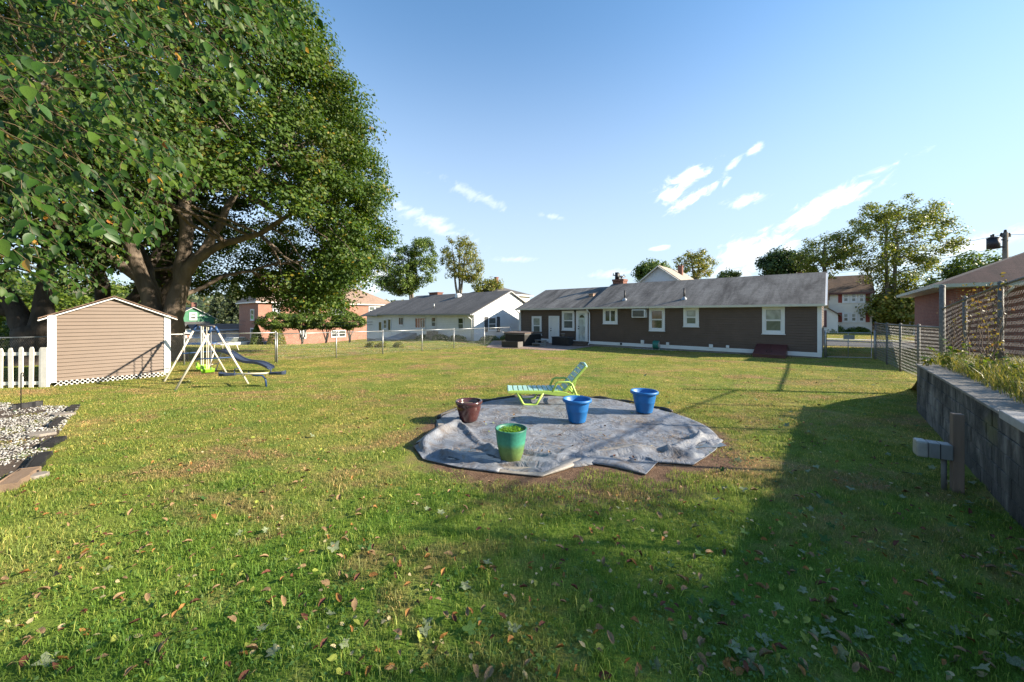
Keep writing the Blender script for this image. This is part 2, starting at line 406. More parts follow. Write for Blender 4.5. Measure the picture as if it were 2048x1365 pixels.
def shingle(name, c0, c1, streak):
    m = bpy.data.materials.new(name); nt, b = nodes(m)
    o = nt.nodes.new('ShaderNodeTexCoord').outputs['Object']
    br = nt.nodes.new('ShaderNodeTexBrick'); br.inputs['Scale'].default_value = 1.0; br.inputs['Brick Width'].default_value = .30
    br.inputs['Row Height'].default_value = .135; br.inputs['Mortar Size'].default_value = .006; br.inputs['Mortar Smooth'].default_value = .3
    br.inputs['Color1'].default_value = (.85, .85, .85, 1); br.inputs['Color2'].default_value = (1.12, 1.12, 1.12, 1); br.inputs['Mortar'].default_value = (.5, .5, .5, 1)
    nt.links.new(o, br.inputs['Vector'])
    s = tex_noise(nt, 1.0, 6, .68, 'Object', (1.5, .30, .30), .5)
    s2 = tex_noise(nt, 14, 3, .7)
    c = ramp(nt, s, [(.33, c0), (.66, c1)])
    c = mixrgb(nt, streak, c, mixrgb(nt, 1.0, c, br.outputs[0], 'MULTIPLY'))
    c = mixrgb(nt, 1.0, c, ramp(nt, s2, [(.2, (.75, .75, .75)), (.8, (1.2, 1.2, 1.2))]), 'MULTIPLY')
    nt.links.new(c, b.inputs['Base Color']); b.inputs['Roughness'].default_value = .9
    add_bump(nt, b, br.outputs[0], .5, .01); MATS[name] = m; return m
roof_grey = shingle('grey_shingle', (.046, .043, .042), (.19, .182, .172), .9)
roof_dark = shingle('charcoal_shingle', (.070, .066, .064), (.125, .118, .112), .8)
roof_tan = shingle('tan_shingle', (.26, .175, .13), (.33, .235, .175), .7)
roof_brown = shingle('brown_shingle', (.125, .080, .058), (.19, .125, .090), .9)
roof_red = shingle('red_brown_shingle', (.042, .024, .022), (.085, .044, .038), 1.0)

def brick(name, axis_, c1, c2, mortar):
    m = bpy.data.materials.new(name); nt, b = nodes(m)
    o = nt.nodes.new('ShaderNodeTexCoord').outputs['Object']
    s = nt.nodes.new('ShaderNodeSeparateXYZ'); nt.links.new(o, s.inputs[0]); k = nt.nodes.new('ShaderNodeCombineXYZ')
    nt.links.new(s.outputs[0 if axis_ == 'x' else 1], k.inputs[0]); nt.links.new(s.outputs[2], k.inputs[1])
    br = nt.nodes.new('ShaderNodeTexBrick'); br.inputs['Scale'].default_value = 1.0; br.inputs['Brick Width'].default_value = .21
    br.inputs['Row Height'].default_value = .075; br.inputs['Mortar Size'].default_value = .008; br.inputs['Bias'].default_value = 0
    br.inputs['Color1'].default_value = (*c1, 1); br.inputs['Color2'].default_value = (*c2, 1); br.inputs['Mortar'].default_value = (*mortar, 1)
    nt.links.new(k.outputs[0], br.inputs['Vector'])
    c = mixrgb(nt, 1.0, br.outputs[0], ramp(nt, tex_noise(nt, 1.5, 4), [(.3, (.85, .85, .85)), (.7, (1.12, 1.1, 1.1))]), 'MULTIPLY')
    nt.links.new(c, b.inputs['Base Color']); b.inputs['Roughness'].default_value = .9
    add_bump(nt, b, br.outputs['Fac'], -.4, .01); MATS[name] = m; return m
brick_y = brick('orange_brick_side', 'y', (.27, .105, .070), (.34, .15, .10), (.33, .25, .20))
brick_x = brick('orange_brick_front', 'x', (.27, .105, .070), (.34, .15, .10), (.33, .25, .20))
brickr_y = brick('red_brick_side', 'y', (.20, .060, .045), (.27, .090, .062), (.26, .20, .17))
brickr_x = brick('red_brick_front', 'x', (.20, .060, .045), (.27, .090, .062), (.26, .20, .17))
brick_small = M('chimney_brick', (.19, .085, .062), .9, .3, 9, (20, .5))

def pane_mat(name, c, stripes=0):
    m = bpy.data.materials.new(name); nt, b = nodes(m)
    f = tex_noise(nt, 2.2, 3, .6, 'Object', None, .8)
    cc = ramp(nt, f, [(.35, tuple(x * .55 for x in c)), (.7, c)])
    if stripes:
        o = nt.nodes.new('ShaderNodeTexCoord').outputs['Object']; w = nt.nodes.new('ShaderNodeTexWave'); w.bands_direction = 'Z'
        w.inputs['Scale'].default_value = stripes; w.inputs['Distortion'].default_value = 0; nt.links.new(o, w.inputs[0])
        cc = mixrgb(nt, 1.0, cc, ramp(nt, w.outputs['Fac'], [(.1, (.7, .7, .7)), (.5, (1, 1, 1))]), 'MULTIPLY')
    nt.links.new(cc, b.inputs['Base Color']); b.inputs['Roughness'].default_value = .06; b.inputs['Specular IOR Level'].default_value = .8
    MATS[name] = m; return m
glass_dark = pane_mat('dark_window_glass', (.030, .036, .036))
glass_blind = pane_mat('window_glass_over_blind', (.42, .46, .42), 9)
glass_mid = pane_mat('window_glass_over_curtain', (.14, .16, .15))

# ================================================================== HOUSES
# a wall map turns (along, out, z) into the house's own axes
def wall_y(y0): return lambda a, o, z: (a, y0 - o, z)          # faces -y
def wall_xp(x0): return lambda a, o, z: (x0 + o, a, z)         # faces +x
def mbox(mb, W, a0, a1, o0, o1, z0, z1):
    o0, o1 = (o + .030 if o > 1e-6 else o for o in (o0, o1))      # stand clear of the lapped boards
    p, q = W(a0, o0, z0), W(a1, o1, z1); mb.box(p[0], q[0], p[1], q[1], p[2], q[2])
def frame_boxes(mb, W, a0, a1, z0, z1, w, o0, o1, sill=0):
    mbox(mb, W, a0, a0 + w, o0, o1, z0, z1); mbox(mb, W, a1 - w, a1, o0, o1, z0, z1)
    mbox(mb, W, a0 + w, a1 - w, o0, o1, z1 - w, z1); mbox(mb, W, a0 + w, a1 - w, o0, o1, z0, z0 + w)
    if sill: mbox(mb, W, a0 - .03, a1 + .03, o0, o1 + sill, z0 - .035, z0 - .001)
def window(root, W, rect, trim=.10, style='hung', top=None, bot=None, mat=None, fw=.045, name='window', sill=.03):
    a0, a1, z0, z1 = rect; a0, a1 = sorted((a0, a1)); mat = mat or whitev
    top = top or glass_blind; bot = bot or glass_mid
    mb = MB(); frame_boxes(mb, W, a0, a1, z0, z1, trim, 0.0, .065, sill)
    w = mb.build(name, mat, root, bevel=.004)
    i0, i1, j0, j1 = a0 + trim, a1 - trim, z0 + trim, z1 - trim
    s = MB(); 
    def pane(x0, x1, y0, y1, m): p = MB(); mbox(p, W, x0, x1, .006, .022, y0, y1); p.build('pane', m, w)
    if style == 'hung':
        mid = (j0 + j1) / 2
        frame_boxes(s, W, i0, i1, j0, mid, fw, .004, .032); frame_boxes(s, W, i0, i1, mid + .001, j1, fw * .8, .004, .048)
        s.build('sash', mat, w); pane(i0 + fw, i1 - fw, j0 + fw, mid - fw, bot); pane(i0 + fw, i1 - fw, mid + fw, j1 - fw, top)
    else:
        n = {'slider': 2, 'triple': 4, 'single': 1}[style]
        for k in range(n):
            x0 = i0 + (i1 - i0) * k / n; x1 = i0 + (i1 - i0) * (k + 1) / n
            frame_boxes(s, W, x0 + .002, x1 - .002, j0, j1, fw, .004, .04); pane(x0 + fw, x1 - fw, j0 + fw, j1 - fw, bot if k % 2 == 0 else top)
        s.build('sash', mat, w)
    return w
def siding(root, W, a0, a1, z0, z1, mat, step=.125, gable=None, name='siding'):
    """lapped boards; gable(z) gives (a0, a1) that narrow with height"""
    mb = MB(); z = z0
    while z < z1 - .005:
        t = min(z1, z + step)
        l0, l1 = (a0, a1) if not gable else gable(z); m0, m1 = (a0, a1) if not gable else gable(t)
        k_ = .74; n0, n1 = l0 + (m0 - l0) * k_, l1 + (m1 - l1) * k_; zk = z + (t - z) * k_
        v = [W(l0, .034, z), W(l1, .034, z), W(n1, .030, zk), W(n0, .030, zk), W(m1, .004, zk + .004), W(m0, .004, zk + .004), W(m1, .002, t), W(m0, .002, t), W(l0, .001, z), W(l1, .001, z)]
        mb.add(v, [(0, 1, 2, 3), (3, 2, 4, 5), (5, 4, 6, 7), (0, 8, 9, 1)]); z = t
    return stuff(mb.build(name, mat, root))
def gable_roof(root, x0, x1, ye0, ze, yr, zr, ye1, mat, th=.07, name='roof'):
    """ridge along x"""
    mb = MB()
    for (ya, za, yb, zb) in ((ye0, ze, yr, zr), (yr, zr, ye1, ze)):
        mb.add([(x0, ya, za), (x1, ya, za), (x1, yb, zb), (x0, yb, zb), (x0, ya, za - th), (x1, ya, za - th), (x1, yb, zb - th), (x0, yb, zb - th)],
               [(0, 1, 2, 3), (7, 6, 5, 4), (0, 4, 5, 1), (1, 5, 6, 2), (3, 7, 4, 0), (2, 6, 7, 3)])
    return mb.build(name, mat, root)

# ---------------------------------------------------------------- brown ranch house (the yard's own)
h = thing('ranch_house', 'long single-storey house with dark brown siding and stained grey shingle roof', 'house', HOUSE.o, HOUSE.ang)
Wb = wall_y(0.0); D = 7.4; XM = -12.1; XE = -18.2
m = MB(); m.box(XM, 0, .002, D, -.4, .24); m.box(XE, XM - .002, .004, D - .01, -.5, .24); m.build('foundation', found, h)
m = MB(); m.prism([(.003, .24), (D, .24), (D, 2.42), (D / 2, 4.22), (.003, 2.42)], 'x', XM, -.003)
m.prism([(.005, .24), (D, .24), (D, 2.40), (D / 2, 4.05), (.005, 2.40)], 'x', XE + .003, XM - .003); m.build('wall', brownv, h)
siding(h, Wb, XM, 0, .235, 2.44, brownv, .128); siding(h, Wb, XE, XM - .002, .235, 2.44, brownv, .128)
siding(h, wall_xp(0.0), 0, D, .235, 4.2, brownv, .128, gable=lambda z: (0, D) if z < 2.42 else ((z - 2.42) / 1.8 * D / 2, D - (z - 2.42) / 1.8 * D / 2))
m = MB(); mbox(m, Wb, XM, -.0, -.002, .035, .035, .234); mbox(m, Wb, XE, XM - .003, -.002, .033, .035, .232); m.build('skirt_board', whitev, h)
m = MB(); mbox(m, Wb, -.12, .0, .0, .045, .03, 2.42); m.box(.0, .045, -.045, .11, .03, 2.42); m.build('corner_board', whitev, h)
m = MB(); mbox(m, Wb, XE, XE + .1, .0, .04, .03, 2.42); m.build('corner_board', whitev, h)
main_roof = gable_roof(h, XM - .15, .16, -.38, 2.52, D / 2, 4.34, D + .38, roof_grey)
gable_roof(h, XE - .2, XM - .152, -.36, 2.49, D / 2, 4.17, D + .36, roof_grey)
m = MB(); m.box(XM - .15, .16, -.37, -.0, 2.40, 2.415); m.box(XE - .2, XM - .153, -.35, -.0, 2.385, 2.40); m.build('soffit', whitev, h)
m = MB(); m.prism([(-.475, 2.41), (-.385, 2.41), (-.385, 2.515), (-.49, 2.515)], 'x', XM - .15, .16); m.build('gutter', gutter, h)
m = MB(); m.prism([(-.455, 2.385), (-.365, 2.385), (-.365, 2.485), (-.47, 2.485)], 'x', XE - .2, XM - .153); m.build('gutter', gutter, h)
for xx in (XM + .05, XE - .03):      # downspouts
    m = MB(); m.tube([(xx, -.42, 2.42), (xx, -.40, 2.32), (xx, -.10, 2.16), (xx, -.08, 2.0), (xx, -.08, .12), (xx - .02, -.22, -.02)], .042, 8)
    m.build('downspout', whitev, h, smooth=True)
sl_ = 1.82 / (D / 2 + .38)
m = MB()   # white rake board on the street-side gable
m.bar((.165, -.38, 2.44), (.165, D / 2, 4.26), .03, .15, (1, 0, 0)); m.bar((.165, D + .38, 2.44), (.165, D / 2, 4.26), .03, .15, (1, 0, 0)); m.build('rake_board', whitev, h)
for px in ((1064.8, 632.9, 1084, 670.4), (1125, 622, 1149.8, 661)): window(h, Wb, HOUSE.rect_y(*px), .13)
window(h, Wb, HOUSE.rect_y(1207, 617, 1236, 648), .13, 'slider', glass_dark, glass_dark)
curt = pane_mat('window_glass_over_tan_drape', (.22, .13, .085))
window(h, Wb, HOUSE.rect_y(1299, 616.7, 1330.5, 662.2), .13, 'hung', curt, glass_dark)
window(h, Wb, HOUSE.rect_y(1367.6, 615.7, 1398.5, 653.8), .14)
window(h, Wb, HOUSE.rect_y(1524.6, 613.3, 1570, 668.3), .13)
def door(px, storm):
    a0, a1, z0, z1 = HOUSE.rect_y(*px); 
    m = MB(); t = .11
    mbox(m, Wb, a0, a0 + t, 0, .06, z0, z1); mbox(m, Wb, a1 - t, a1, 0, .06, z0, z1); mbox(m, Wb, a0 + t, a1 - t, 0, .06, z1 - t, z1); mbox(m, Wb, a0 - .02, a1 + .02, 0, .09, z0 - .05, z0 - .002)
    d = m.build('door', whitev, h, bevel=.004)
    m = MB(); mbox(m, Wb, a0 + t, a1 - t, 0, .03, z0, z1 - t); m.build('door_leaf', white, d)
    w = a1 - a0 - 2 * t; b0 = a0 + t
    if storm:
        m = MB(); frame_boxes(m, Wb, b0, b0 + w, z0 + .03, z1 - t, .09, .03, .05); m.build('storm_frame', whitev, d)
        g = pane_mat('storm_door_glass', (.62, .68, .66)); m = MB(); mbox(m, Wb, b0 + .09, b0 + w - .09, .031, .036, z0 + .12, z1 - t - .09); m.build('pane', g, d)
        m = MB(); cx, cz, r = b0 + w / 2, z1 - t - .38, w * .27
        pts = [(cx + r * math.cos(math.pi * i / 14), cz + r * 1.05 * math.sin(math.pi * i / 14)) for i in range(15)]
        m.prism([(x, z) for x, z in pts], 'y', -.078, -.070); m.build('fanlight', glass_dark, d)
    else:
        m = MB()
        for (u0, u1, v0, v1) in ((.12, .44, .08, .36), (.56, .88, .08, .36), (.12, .44, .42, .70), (.56, .88, .42, .70), (.12, .44, .76, .94), (.56, .88, .76, .94)):
            hh_ = z1 - t - z0; frame_boxes(m, Wb, b0 + u0 * w, b0 + u1 * w, z0 + v0 * hh_, z0 + v1 * hh_, .02, .03, .04)
        m.build('panel_moulding', white, d)
    m = MB(); m.tube([(b0 + .09, -.03, z0 + .98), (b0 + .09, -.13, z0 + .98)], .035, 10); m.build('handle', dark_metal, d, smooth=True); m = MB(); m.tube([(b0 + .09, -.03, z0 + 1.14), (b0 + .09, -.11, z0 + 1.14)], .03, 10); m.build('lock', dark_metal, d, smooth=True)
door((1098.6, 632.3, 1119.5, 688.5), False); door((1153.3, 621.6, 1176.5, 686.4), True)
# small boxes, vents and lights on the wall
for px, mt, nm in (((1419, 689, 1426.5, 697), whitev, 'vent_cover'), ((1453, 691, 1459, 697), whitev, 'outlet_cover'), ((1283, 680.5, 1289, 687.6), whitev, 'vent_cover'),
                   ((1333.6, 685, 1339, 691), whitev, 'hose_tap_box'), ((1241.5, 686, 1245, 690), dark_metal, 'foundation_vent'), ((1149.8, 621, 1153, 624.5), dark_metal, 'porch_light')):
    a0, a1, z0, z1 = HOUSE.rect_y(*px); m = MB(); mbox(m, Wb, a0, a1, .02, .10, z0, z1); mbox(m, Wb, a0 + .03, a1 - .03, .10, .115, z0 + .03, z1 - .03); m.build(nm, mt, h, bevel=.006)
# roof pipes, box vent
def roof_z(y): return 2.52 + sl_ * (y + .38)
for (px, py, hgt) in ((1249.6, 600, .62), (1368.5, 557, .62)):
    py2 = {1249.6: 600, 1368.5: 598}[px]
    # find the roof point under the pixel
    y = 0.4
    for _ in range(30):
        x, z = HOUSE.hit_y(px, py2, y); y = max(.1, min(3.5, (z - 2.52) / sl_ - .38)) * .5 + y * .5
    z = roof_z(y)
    m = MB(); m.tube([(x, y, z - .05), (x, y, z + hgt)], .05, 10); p = m.build('vent_pipe', dark_metal, main_roof, smooth=True)
    m = MB(); m.lathe([(.18, -.06), (.12, .05), (.055, .12)], 14, (x, y, z)); m.build('flashing', galv, p, smooth=True)
y = 1.5
for _ in range(30):
    x, z = HOUSE.hit_y(1184, 592, y); y = .5 * y + .5 * max(.2, min(3.4, (z - 2.49) / .414 - .36))
m = MB(); m.box(x - .17, x + .17, y - .15, y + .15, z - .06, z + .12); m.box(x - .21, x + .21, y - .2, y + .2, z + .12, z + .15); m.build('roof_vent', M('copper_vent', (.30, .20, .15), .6, .2, 6), main_roof)
xc, zc = HOUSE.hit_y(1241, 566, D / 2 + .5)
m = MB(); m.box(xc - .42, xc + .42, D / 2 + .05, D / 2 + .75, 3.9, 4.62); m.box(xc - .46, xc + .46, D / 2 + .01, D / 2 + .79, 4.55, 4.70)
ch = m.build('chimney', brick_small, main_roof)
m = MB(); m.tube([(xc - .24, D / 2 + .4, 4.68), (xc - .24, D / 2 + .4, 5.25)], .15, 12); m.build('flue', dark_metal, ch, smooth=True)
m = MB(); m.tube([(xc + .12, D / 2 + .4, 4.68), (xc + .12, D / 2 + .4, 4.88)], .07, 10); m.lathe([(.0, .28), (.24, .23), (.24, .19), (.0, .19)], 14, (xc + .12, D / 2 + .4, 4.68)); m.build('flue_cap', galv, ch, smooth=True)
# window air conditioner
a0, a1, z0, z1 = HOUSE.rect_y(1269, 619.6, 1295, 635.6)
ac = thing('air_conditioner', 'white through-wall air conditioner sticking out of the brown siding', 'air conditioner', HOUSE.wld((a0, -.02, z0)), HOUSE.ang)
w_, h_ = a1 - a0, z1 - z0
m = MB(); m.box(0, w_, -.42, .0, 0, h_); m.build('case', whitev, ac, bevel=.012)
m = MB(); m.box(.05, w_ - .05, -.425, -.40, .05, h_ - .05); g_ = m.build('grille', dark_metal, ac)
m = MB()
for k in range(9): zz = .06 + (h_ - .12) * k / 8; m.box(.05, w_ - .05, -.432, -.424, zz - .006, zz + .006)
m.build('fin', galv, g_)
# sloping cellar doors
p0 = HOUSE.hit_y(1508, 715, -1.0); 
xa, _ = HOUSE.hit_y(1513, 691, -.1); xb, _ = HOUSE.hit_y(1575, 691, -.1)
bk = thing('cellar_hatch', 'sloping dark red steel cellar doors against the brown house', 'cellar hatch', HOUSE.wld((xa, 0, 0)), HOUSE.ang)
L_ = xb - xa; redm = M('dark_red_steel', (.095, .028, .026), .45, .22, 5)
m = MB(); m.prism([(-.04, -.02), (-.04, .50), (-1.35, .10), (-1.35, -.02)], 'x', 0, L_); m.build('base', redm, bk)
for k in range(2):
    m = MB(); x0 = k * L_ / 2 + (.0 if k == 0 else .008); x1 = (k + 1) * L_ / 2 - (.008 if k == 0 else 0)
    m.add([(x0, -.03, .515), (x1, -.03, .515), (x1, -1.39, .10), (x0, -1.39, .10), (x0, -.03, .545), (x1, -.03, .545), (x1, -1.39, .13), (x0, -1.39, .13)],
          [(0, 3, 2, 1), (4, 5, 6, 7), (0, 1, 5, 4), (1, 2, 6, 5), (2, 3, 7, 6), (3, 0, 4, 7)]); lf = m.build('door_leaf', redm, bk)
    xh = x1 - .09 if k == 0 else x0 + .09; m = MB(); m.tube([(xh, -.95, .27), (xh, -.97, .31), (xh, -1.09, .27), (xh, -1.09, .235)], .012, 6); m.build('handle', dark_metal, lf)

# ---------------------------------------------------------------- white ranch house next door
o = Vector((-3.1, 30.0, 0)); o.z = -.30
WH = Frame(o)
h = thing('white_ranch_house', 'white-sided single-storey house with charcoal roof and dark shutters on its gable', 'house', WH.o, WH.ang)
Ww = wall_y(0.0); Wg = wall_xp(0.0); D2 = 8.7; ZE = 2.38; ZR = 4.5; XA = -14.0; XB = -17.3
m = MB(); m.box(XA, -.003, .003, D2, -.8, .2); m.box(XB, XA - .003, .006, D2 - 1, -1.2, .2); m.build('foundation', found, h)
m = MB(); m.prism([(.003, .2), (D2, .2), (D2, ZE), (D2 / 2, ZR - .1), (.003, ZE)], 'x', XA, -.003); m.box(XB, XA - .003, .006, D2 - 1, -.3, ZE - .1); m.build('wall', whitev, h)
siding(h, Ww, XA, 0, -.05, ZE, whitev, .15); siding(h, Ww, XB, XA - .003, -.3, ZE - .1, whitev, .15)
siding(h, Wg, 0, D2, -.05, ZR - .12, whitev, .15, gable=lambda z: (0, D2) if z < ZE else ((z - ZE) / (ZR - .1 - ZE) * D2 / 2, D2 - (z - ZE) / (ZR - .1 - ZE) * D2 / 2))
rf = gable_roof(h, XA - .1, .2, -.45, ZE + .02, D2 / 2, ZR, D2 + .45, roof_dark)
gable_roof(h, XB - .35, XA - .102, -.45, ZE - .08, D2 / 2 - .6, ZR - .45, D2 - .8, roof_dark)
m = MB(); m.bar((.2, -.45, ZE - .07), (.2, D2 / 2, ZR - .09), .04, .16, (1, 0, 0)); m.bar((.2, D2 + .45, ZE - .07), (.2, D2 / 2, ZR - .09), .04, .16, (1, 0, 0)); m.build('rake_board', white, h)
m = MB(); m.prism([(-.55, ZE - .11), (-.46, ZE - .11), (-.46, ZE), (-.56, ZE)], 'x', XA - .1, .2); m.prism([(-.55, ZE - .21), (-.46, ZE - .21), (-.46, ZE - .10), (-.56, ZE - .10)], 'x', XB - .35, XA - .103); m.build('gutter', M('grey_gutter', (.25, .26, .27), .5, .1), h)
m = MB(); m.box(XA - .1, .2, -.45, 0, ZE - .08, ZE - .065); m.build('soffit', whitev, h)
m = MB(); m.tube([(-.15, -.5, ZE - .1), (-.15, -.45, ZE - .25), (-.15, -.1, ZE - .45), (-.15, -.08, -.1)], .05, 8); m.build('downspout', white, h, smooth=True)
for px, st in (((916.4, 635, 928.7, 661), 'hung'), ((863.5, 634, 873, 655), 'hung'), ((831, 635, 852, 658), 'triple'), ((798, 634, 808, 651.7), 'slider'), ((767.7, 639, 774.5, 658.5), 'hung')):
    window(h, Ww, WH.rect_y(*px), .07, st, glass_dark, glass_dark if st != 'hung' else glass_mid, fw=.035)
for px in ((776.5, 638, 783, 680), (758, 643, 765, 680)):
    a0, a1, z0, z1 = WH.rect_y(*px); m = MB(); frame_boxes(m, Ww, a0, a1, z0, z1, .09, 0, .06); d = m.build('door', white, h)
    m = MB(); mbox(m, Ww, a0 + .09, a1 - .09, .01, .03, z0 + .09, z0 + 1.0); m.build('door_leaf', white, d)
    m = MB(); mbox(m, Ww, a0 + .09, a1 - .09, .01, .025, z0 + 1.0, z1 - .09); m.build('pane', glass_dark, d)
r_ = WH.rect_x(975, 634, 992, 662.6); window(h, Wg, r_, .09, 'hung', glass_mid, glass_mid, fw=.04)
shut = M('charcoal_shutter', (.045, .050, .058), .6, .12)
for (x0, x1) in ((968.6, 974.6), (992.4, 998.6)):
    a0, a1, z0, z1 = WH.rect_x(x0, 634, x1, 664.5); m = MB(); frame_boxes(m, Wg, a0, a1, z0, z1, .06, .0, .05); s_ = m.build('shutter', shut, h)
    m = MB()
    for k in range(22): zz = z0 + .08 + (z1 - z0 - .16) * k / 21; mbox(m, Wg, a0 + .06, a1 - .06, .005, .035, zz - .02, zz + .02)
    m.build('louvre', shut, s_)
a0, a1, z0, z1 = WH.rect_x(1014.5, 591, 1022, 606); m = MB(); frame_boxes(m, Wg, a0, a1, z0, z1, .06, 0, .05); gv = m.build('gable_vent', white, h)
m = MB()
for k in range(9): zz = z0 + .07 + (z1 - z0 - .14) * k / 8; mbox(m, Wg, a0 + .06, a1 - .06, .0, .035, zz - .022, zz + .01)
m.build('louvre', white, gv)
def on_roof(Fr, px, py, ze, zr, ye, yr):
    y = 1.5
    for _ in range(40):
        x, z = Fr.hit_y(px, py, y); y = .5 * y + .5 * max(ye + .3, min(yr - .05, ye + (z - ze) * (yr - ye) / (zr - ze)))
    return x, y, ze + (y - ye) * (zr - ze) / (yr - ye)
x, y, z = on_roof(WH, 868, 616, ZE, ZR, -.45, D2 / 2); m = MB(); m.tube([(x, y, z - .05), (x, y, z + .4)], .06, 8); m.build('vent_pipe', galv, rf, smooth=True)
x, y, z = on_roof(WH, 916.5, 594, ZE, ZR, -.45, D2 / 2); m = MB(); m.lathe([(.34, -.1), (.34, .12), (.28, .25), (.1, .33), (0, .34)], 16, (x, y, z)); m.build('attic_fan', white, rf, smooth=True)
x, _ = WH.hit_y(871, 588, D2 / 2 + .4); m = MB(); m.box(x - .75, x + .75, D2 / 2 + .1, D2 / 2 + .8, ZR - .6, ZR + .22); m.box(x - .82, x + .82, D2 / 2 + .03, D2 / 2 + .87, ZR + .22, ZR + .30); m.build('chimney', brick_small, rf)
# its cellar hatch, condenser, steps
a0, _ = WH.hit_y(800, 685, -.3); a1, _ = WH.hit_y(828, 685, -.3); p = WH.wld((a0, 0, 0)); zg = gz(p.x, p.y) - WH.o.z
bk = thing('grey_cellar_hatch', 'sloping grey cellar hatch against the white house', 'cellar hatch', (p.x, p.y, gz(p.x, p.y)), WH.ang)
m = MB(); m.prism([(-.02, -.1), (-.02, .75), (-2.0, .2), (-2.0, -.1)], 'x', 0, a1 - a0); m.build('base', M('grey_painted_steel', (.20, .23, .25), .6, .15, 4), bk)
m = MB(); m.bar(((a1 - a0) / 2, -.03, .77), ((a1 - a0) / 2, -2.02, .225), .06, .03); m.build('seam_strip', galv, bk)
a0, _ = WH.hit_y(861, 680, -.5); p = WH.wld((a0, -.95, 0)); ac2 = thing('condenser', 'tan outdoor air conditioning condenser beside the white house', 'condenser', (p.x, p.y, gz(p.x, p.y)), WH.ang)
m = MB(); m.box(0, .8, 0, .7, 0, .75); c_ = m.build('case', M('condenser_tan', (.20, .18, .14), .6, .2, 9), ac2, bevel=.02)
m = MB()
for k in range(12): m.box(.03, .77, -.012, .0, .06 + k * .055, .075 + k * .055)
m.build('fin', dark_metal, c_)
m = MB(); m.lathe([(.3, .752), (.3, .78), (.05, .79), (.0, .79)], 16, (.4, .35, 0)); m.build('fan_guard', dark_metal, c_)
a0, _ = WH.hit_y(757, 682, -.6); p = WH.wld((a0, -1.3, 0)); st = thing('concrete_stoop', 'grey concrete stoop before the doors of the white house', 'steps', (p.x, p.y, gz(p.x, p.y) - .05), WH.ang)
m = MB(); m.box(0, 3.2, .35, 1.28, 0, .5); m.build('landing', conc, st, bevel=.02); m = MB(); m.box(0, 3.2, 0, .35, 0, .25); m.build('step', conc, st, bevel=.02)

# ---------------------------------------------------------------- orange brick two-storey house
BH = Frame((-32.7, 47.7, -1.62)); LB = 19.5; DB = 9.0
h = thing('brick_house', 'long two-storey orange brick house with tan shingle roof behind clipped trees', 'house', BH.o, BH.ang)
Wy = wall_y(0.0); Wx = wall_xp(0.0)
m = MB(); m.box(-DB, 0, .0, LB, -1.8, 5.3); m.build('wall', brick_y, h)
m = MB(); m.box(-DB + .002, -.002, -.02, .0, -1.8, 5.3); m.build('end_wall', brick_x, h)
m = MB(); e = .35; zr = 8.0
m.add([(-DB - e, -e, 5.35), (e, -e, 5.35), (e, LB + e, 5.35), (-DB - e, LB + e, 5.35), (-DB / 2, 1.2, zr), (-DB / 2, LB - 4, zr)],
      [(0, 1, 4), (1, 2, 5, 4), (2, 3, 5), (3, 0, 4, 5)]); rf = m.build('roof', roof_tan, h)
m = MB(); m.box(-DB - e, e + .03, -e - .03, LB + e, 5.2, 5.345); m.build('fascia', white, h)
for (px0, py0, px1, py1) in ((662, 612, 691, 630), (737, 613.5, 762, 629), (598, 610, 619, 629), (662, 661, 691, 674.5), (600, 660, 612, 677), (545, 608, 560, 627)):
    a0, a1, z0, z1 = BH.rect_x(px0, py0, px1, py1); w = (a1 - a0)
    window(h, Wx, (a0, a0 + w / 2, z0, z1), .07, 'hung', glass_mid, glass_dark, fw=.035); window(h, Wx, (a0 + w / 2 + .002, a1, z0, z1), .07, 'hung', glass_mid, glass_dark, fw=.035)
y_, z_ = BH.hit_x(686.5, 572, -DB / 2); m = MB(); m.box(-DB / 2 - .45, -DB / 2 + .45, y_ - .4, y_ + .4, 7.3, 8.75); m.box(-DB / 2 - .5, -DB / 2 + .5, y_ - .45, y_ + .45, 8.75, 8.9); m.build('chimney', brick_small, rf)
y_, z_ = BH.hit_x(725, 597, -1.5); m = MB(); m.lathe([(.0, .0), (.25, .06), (.42, .18)], 16, (-1.5, y_, z_ + .1)); m.tube([(-1.5, y_, z_ - .6), (-1.5, y_, z_ + .1)], .04, 6); m.build('satellite_dish', galv, rf, smooth=True)
for (za, zb) in ((2.9, 4.4), (.2, 1.9)): window(h, Wy, (-3.2, -1.6, za, zb), .12, 'hung', glass_mid, glass_dark)

# ---------------------------------------------------------------- green gabled house
GH = Frame((-53.6, 58.0, -2.0)); LG = 5.6
greenv = M('green_siding', (.055, .20, .105), .6, .12, 2)
h = thing('green_house', 'small green gabled house with white enclosed porch, far beyond the swing set', 'house', GH.o, GH.ang)
m = MB(); m.prism([(0, -1), (LG, -1), (LG, 3.5), (LG / 2, 5.2), (0, 3.5)], 'x', -9, 0); m.build('wall', greenv, h)
siding(h, wall_xp(0), 0, LG, 1.5, 5.15, greenv, .16, gable=lambda z: (0, LG) if z < 3.5 else ((z - 3.5) / 1.7 * LG / 2, LG - (z - 3.5) / 1.7 * LG / 2))
rf = gable_roof(h, -9.2, .3, -.3, 3.35, LG / 2, 5.32, LG + .3, roof_dark)
m = MB(); m.bar((.3, -.3, 3.28), (.3, LG / 2, 5.24), .05, .2, (1, 0, 0)); m.bar((.3, LG + .3, 3.28), (.3, LG / 2, 5.24), .05, .2, (1, 0, 0)); m.build('rake_board', white, h)
window(h, wall_xp(0), (LG / 2 - .5, LG / 2 + .45, 3.2, 4.4), .14, 'hung', glass_blind, glass_mid)
m = MB(); m.box(.0, 1.8, .6, 4.6, -1, 2.2); po = m.build('porch', white, h)
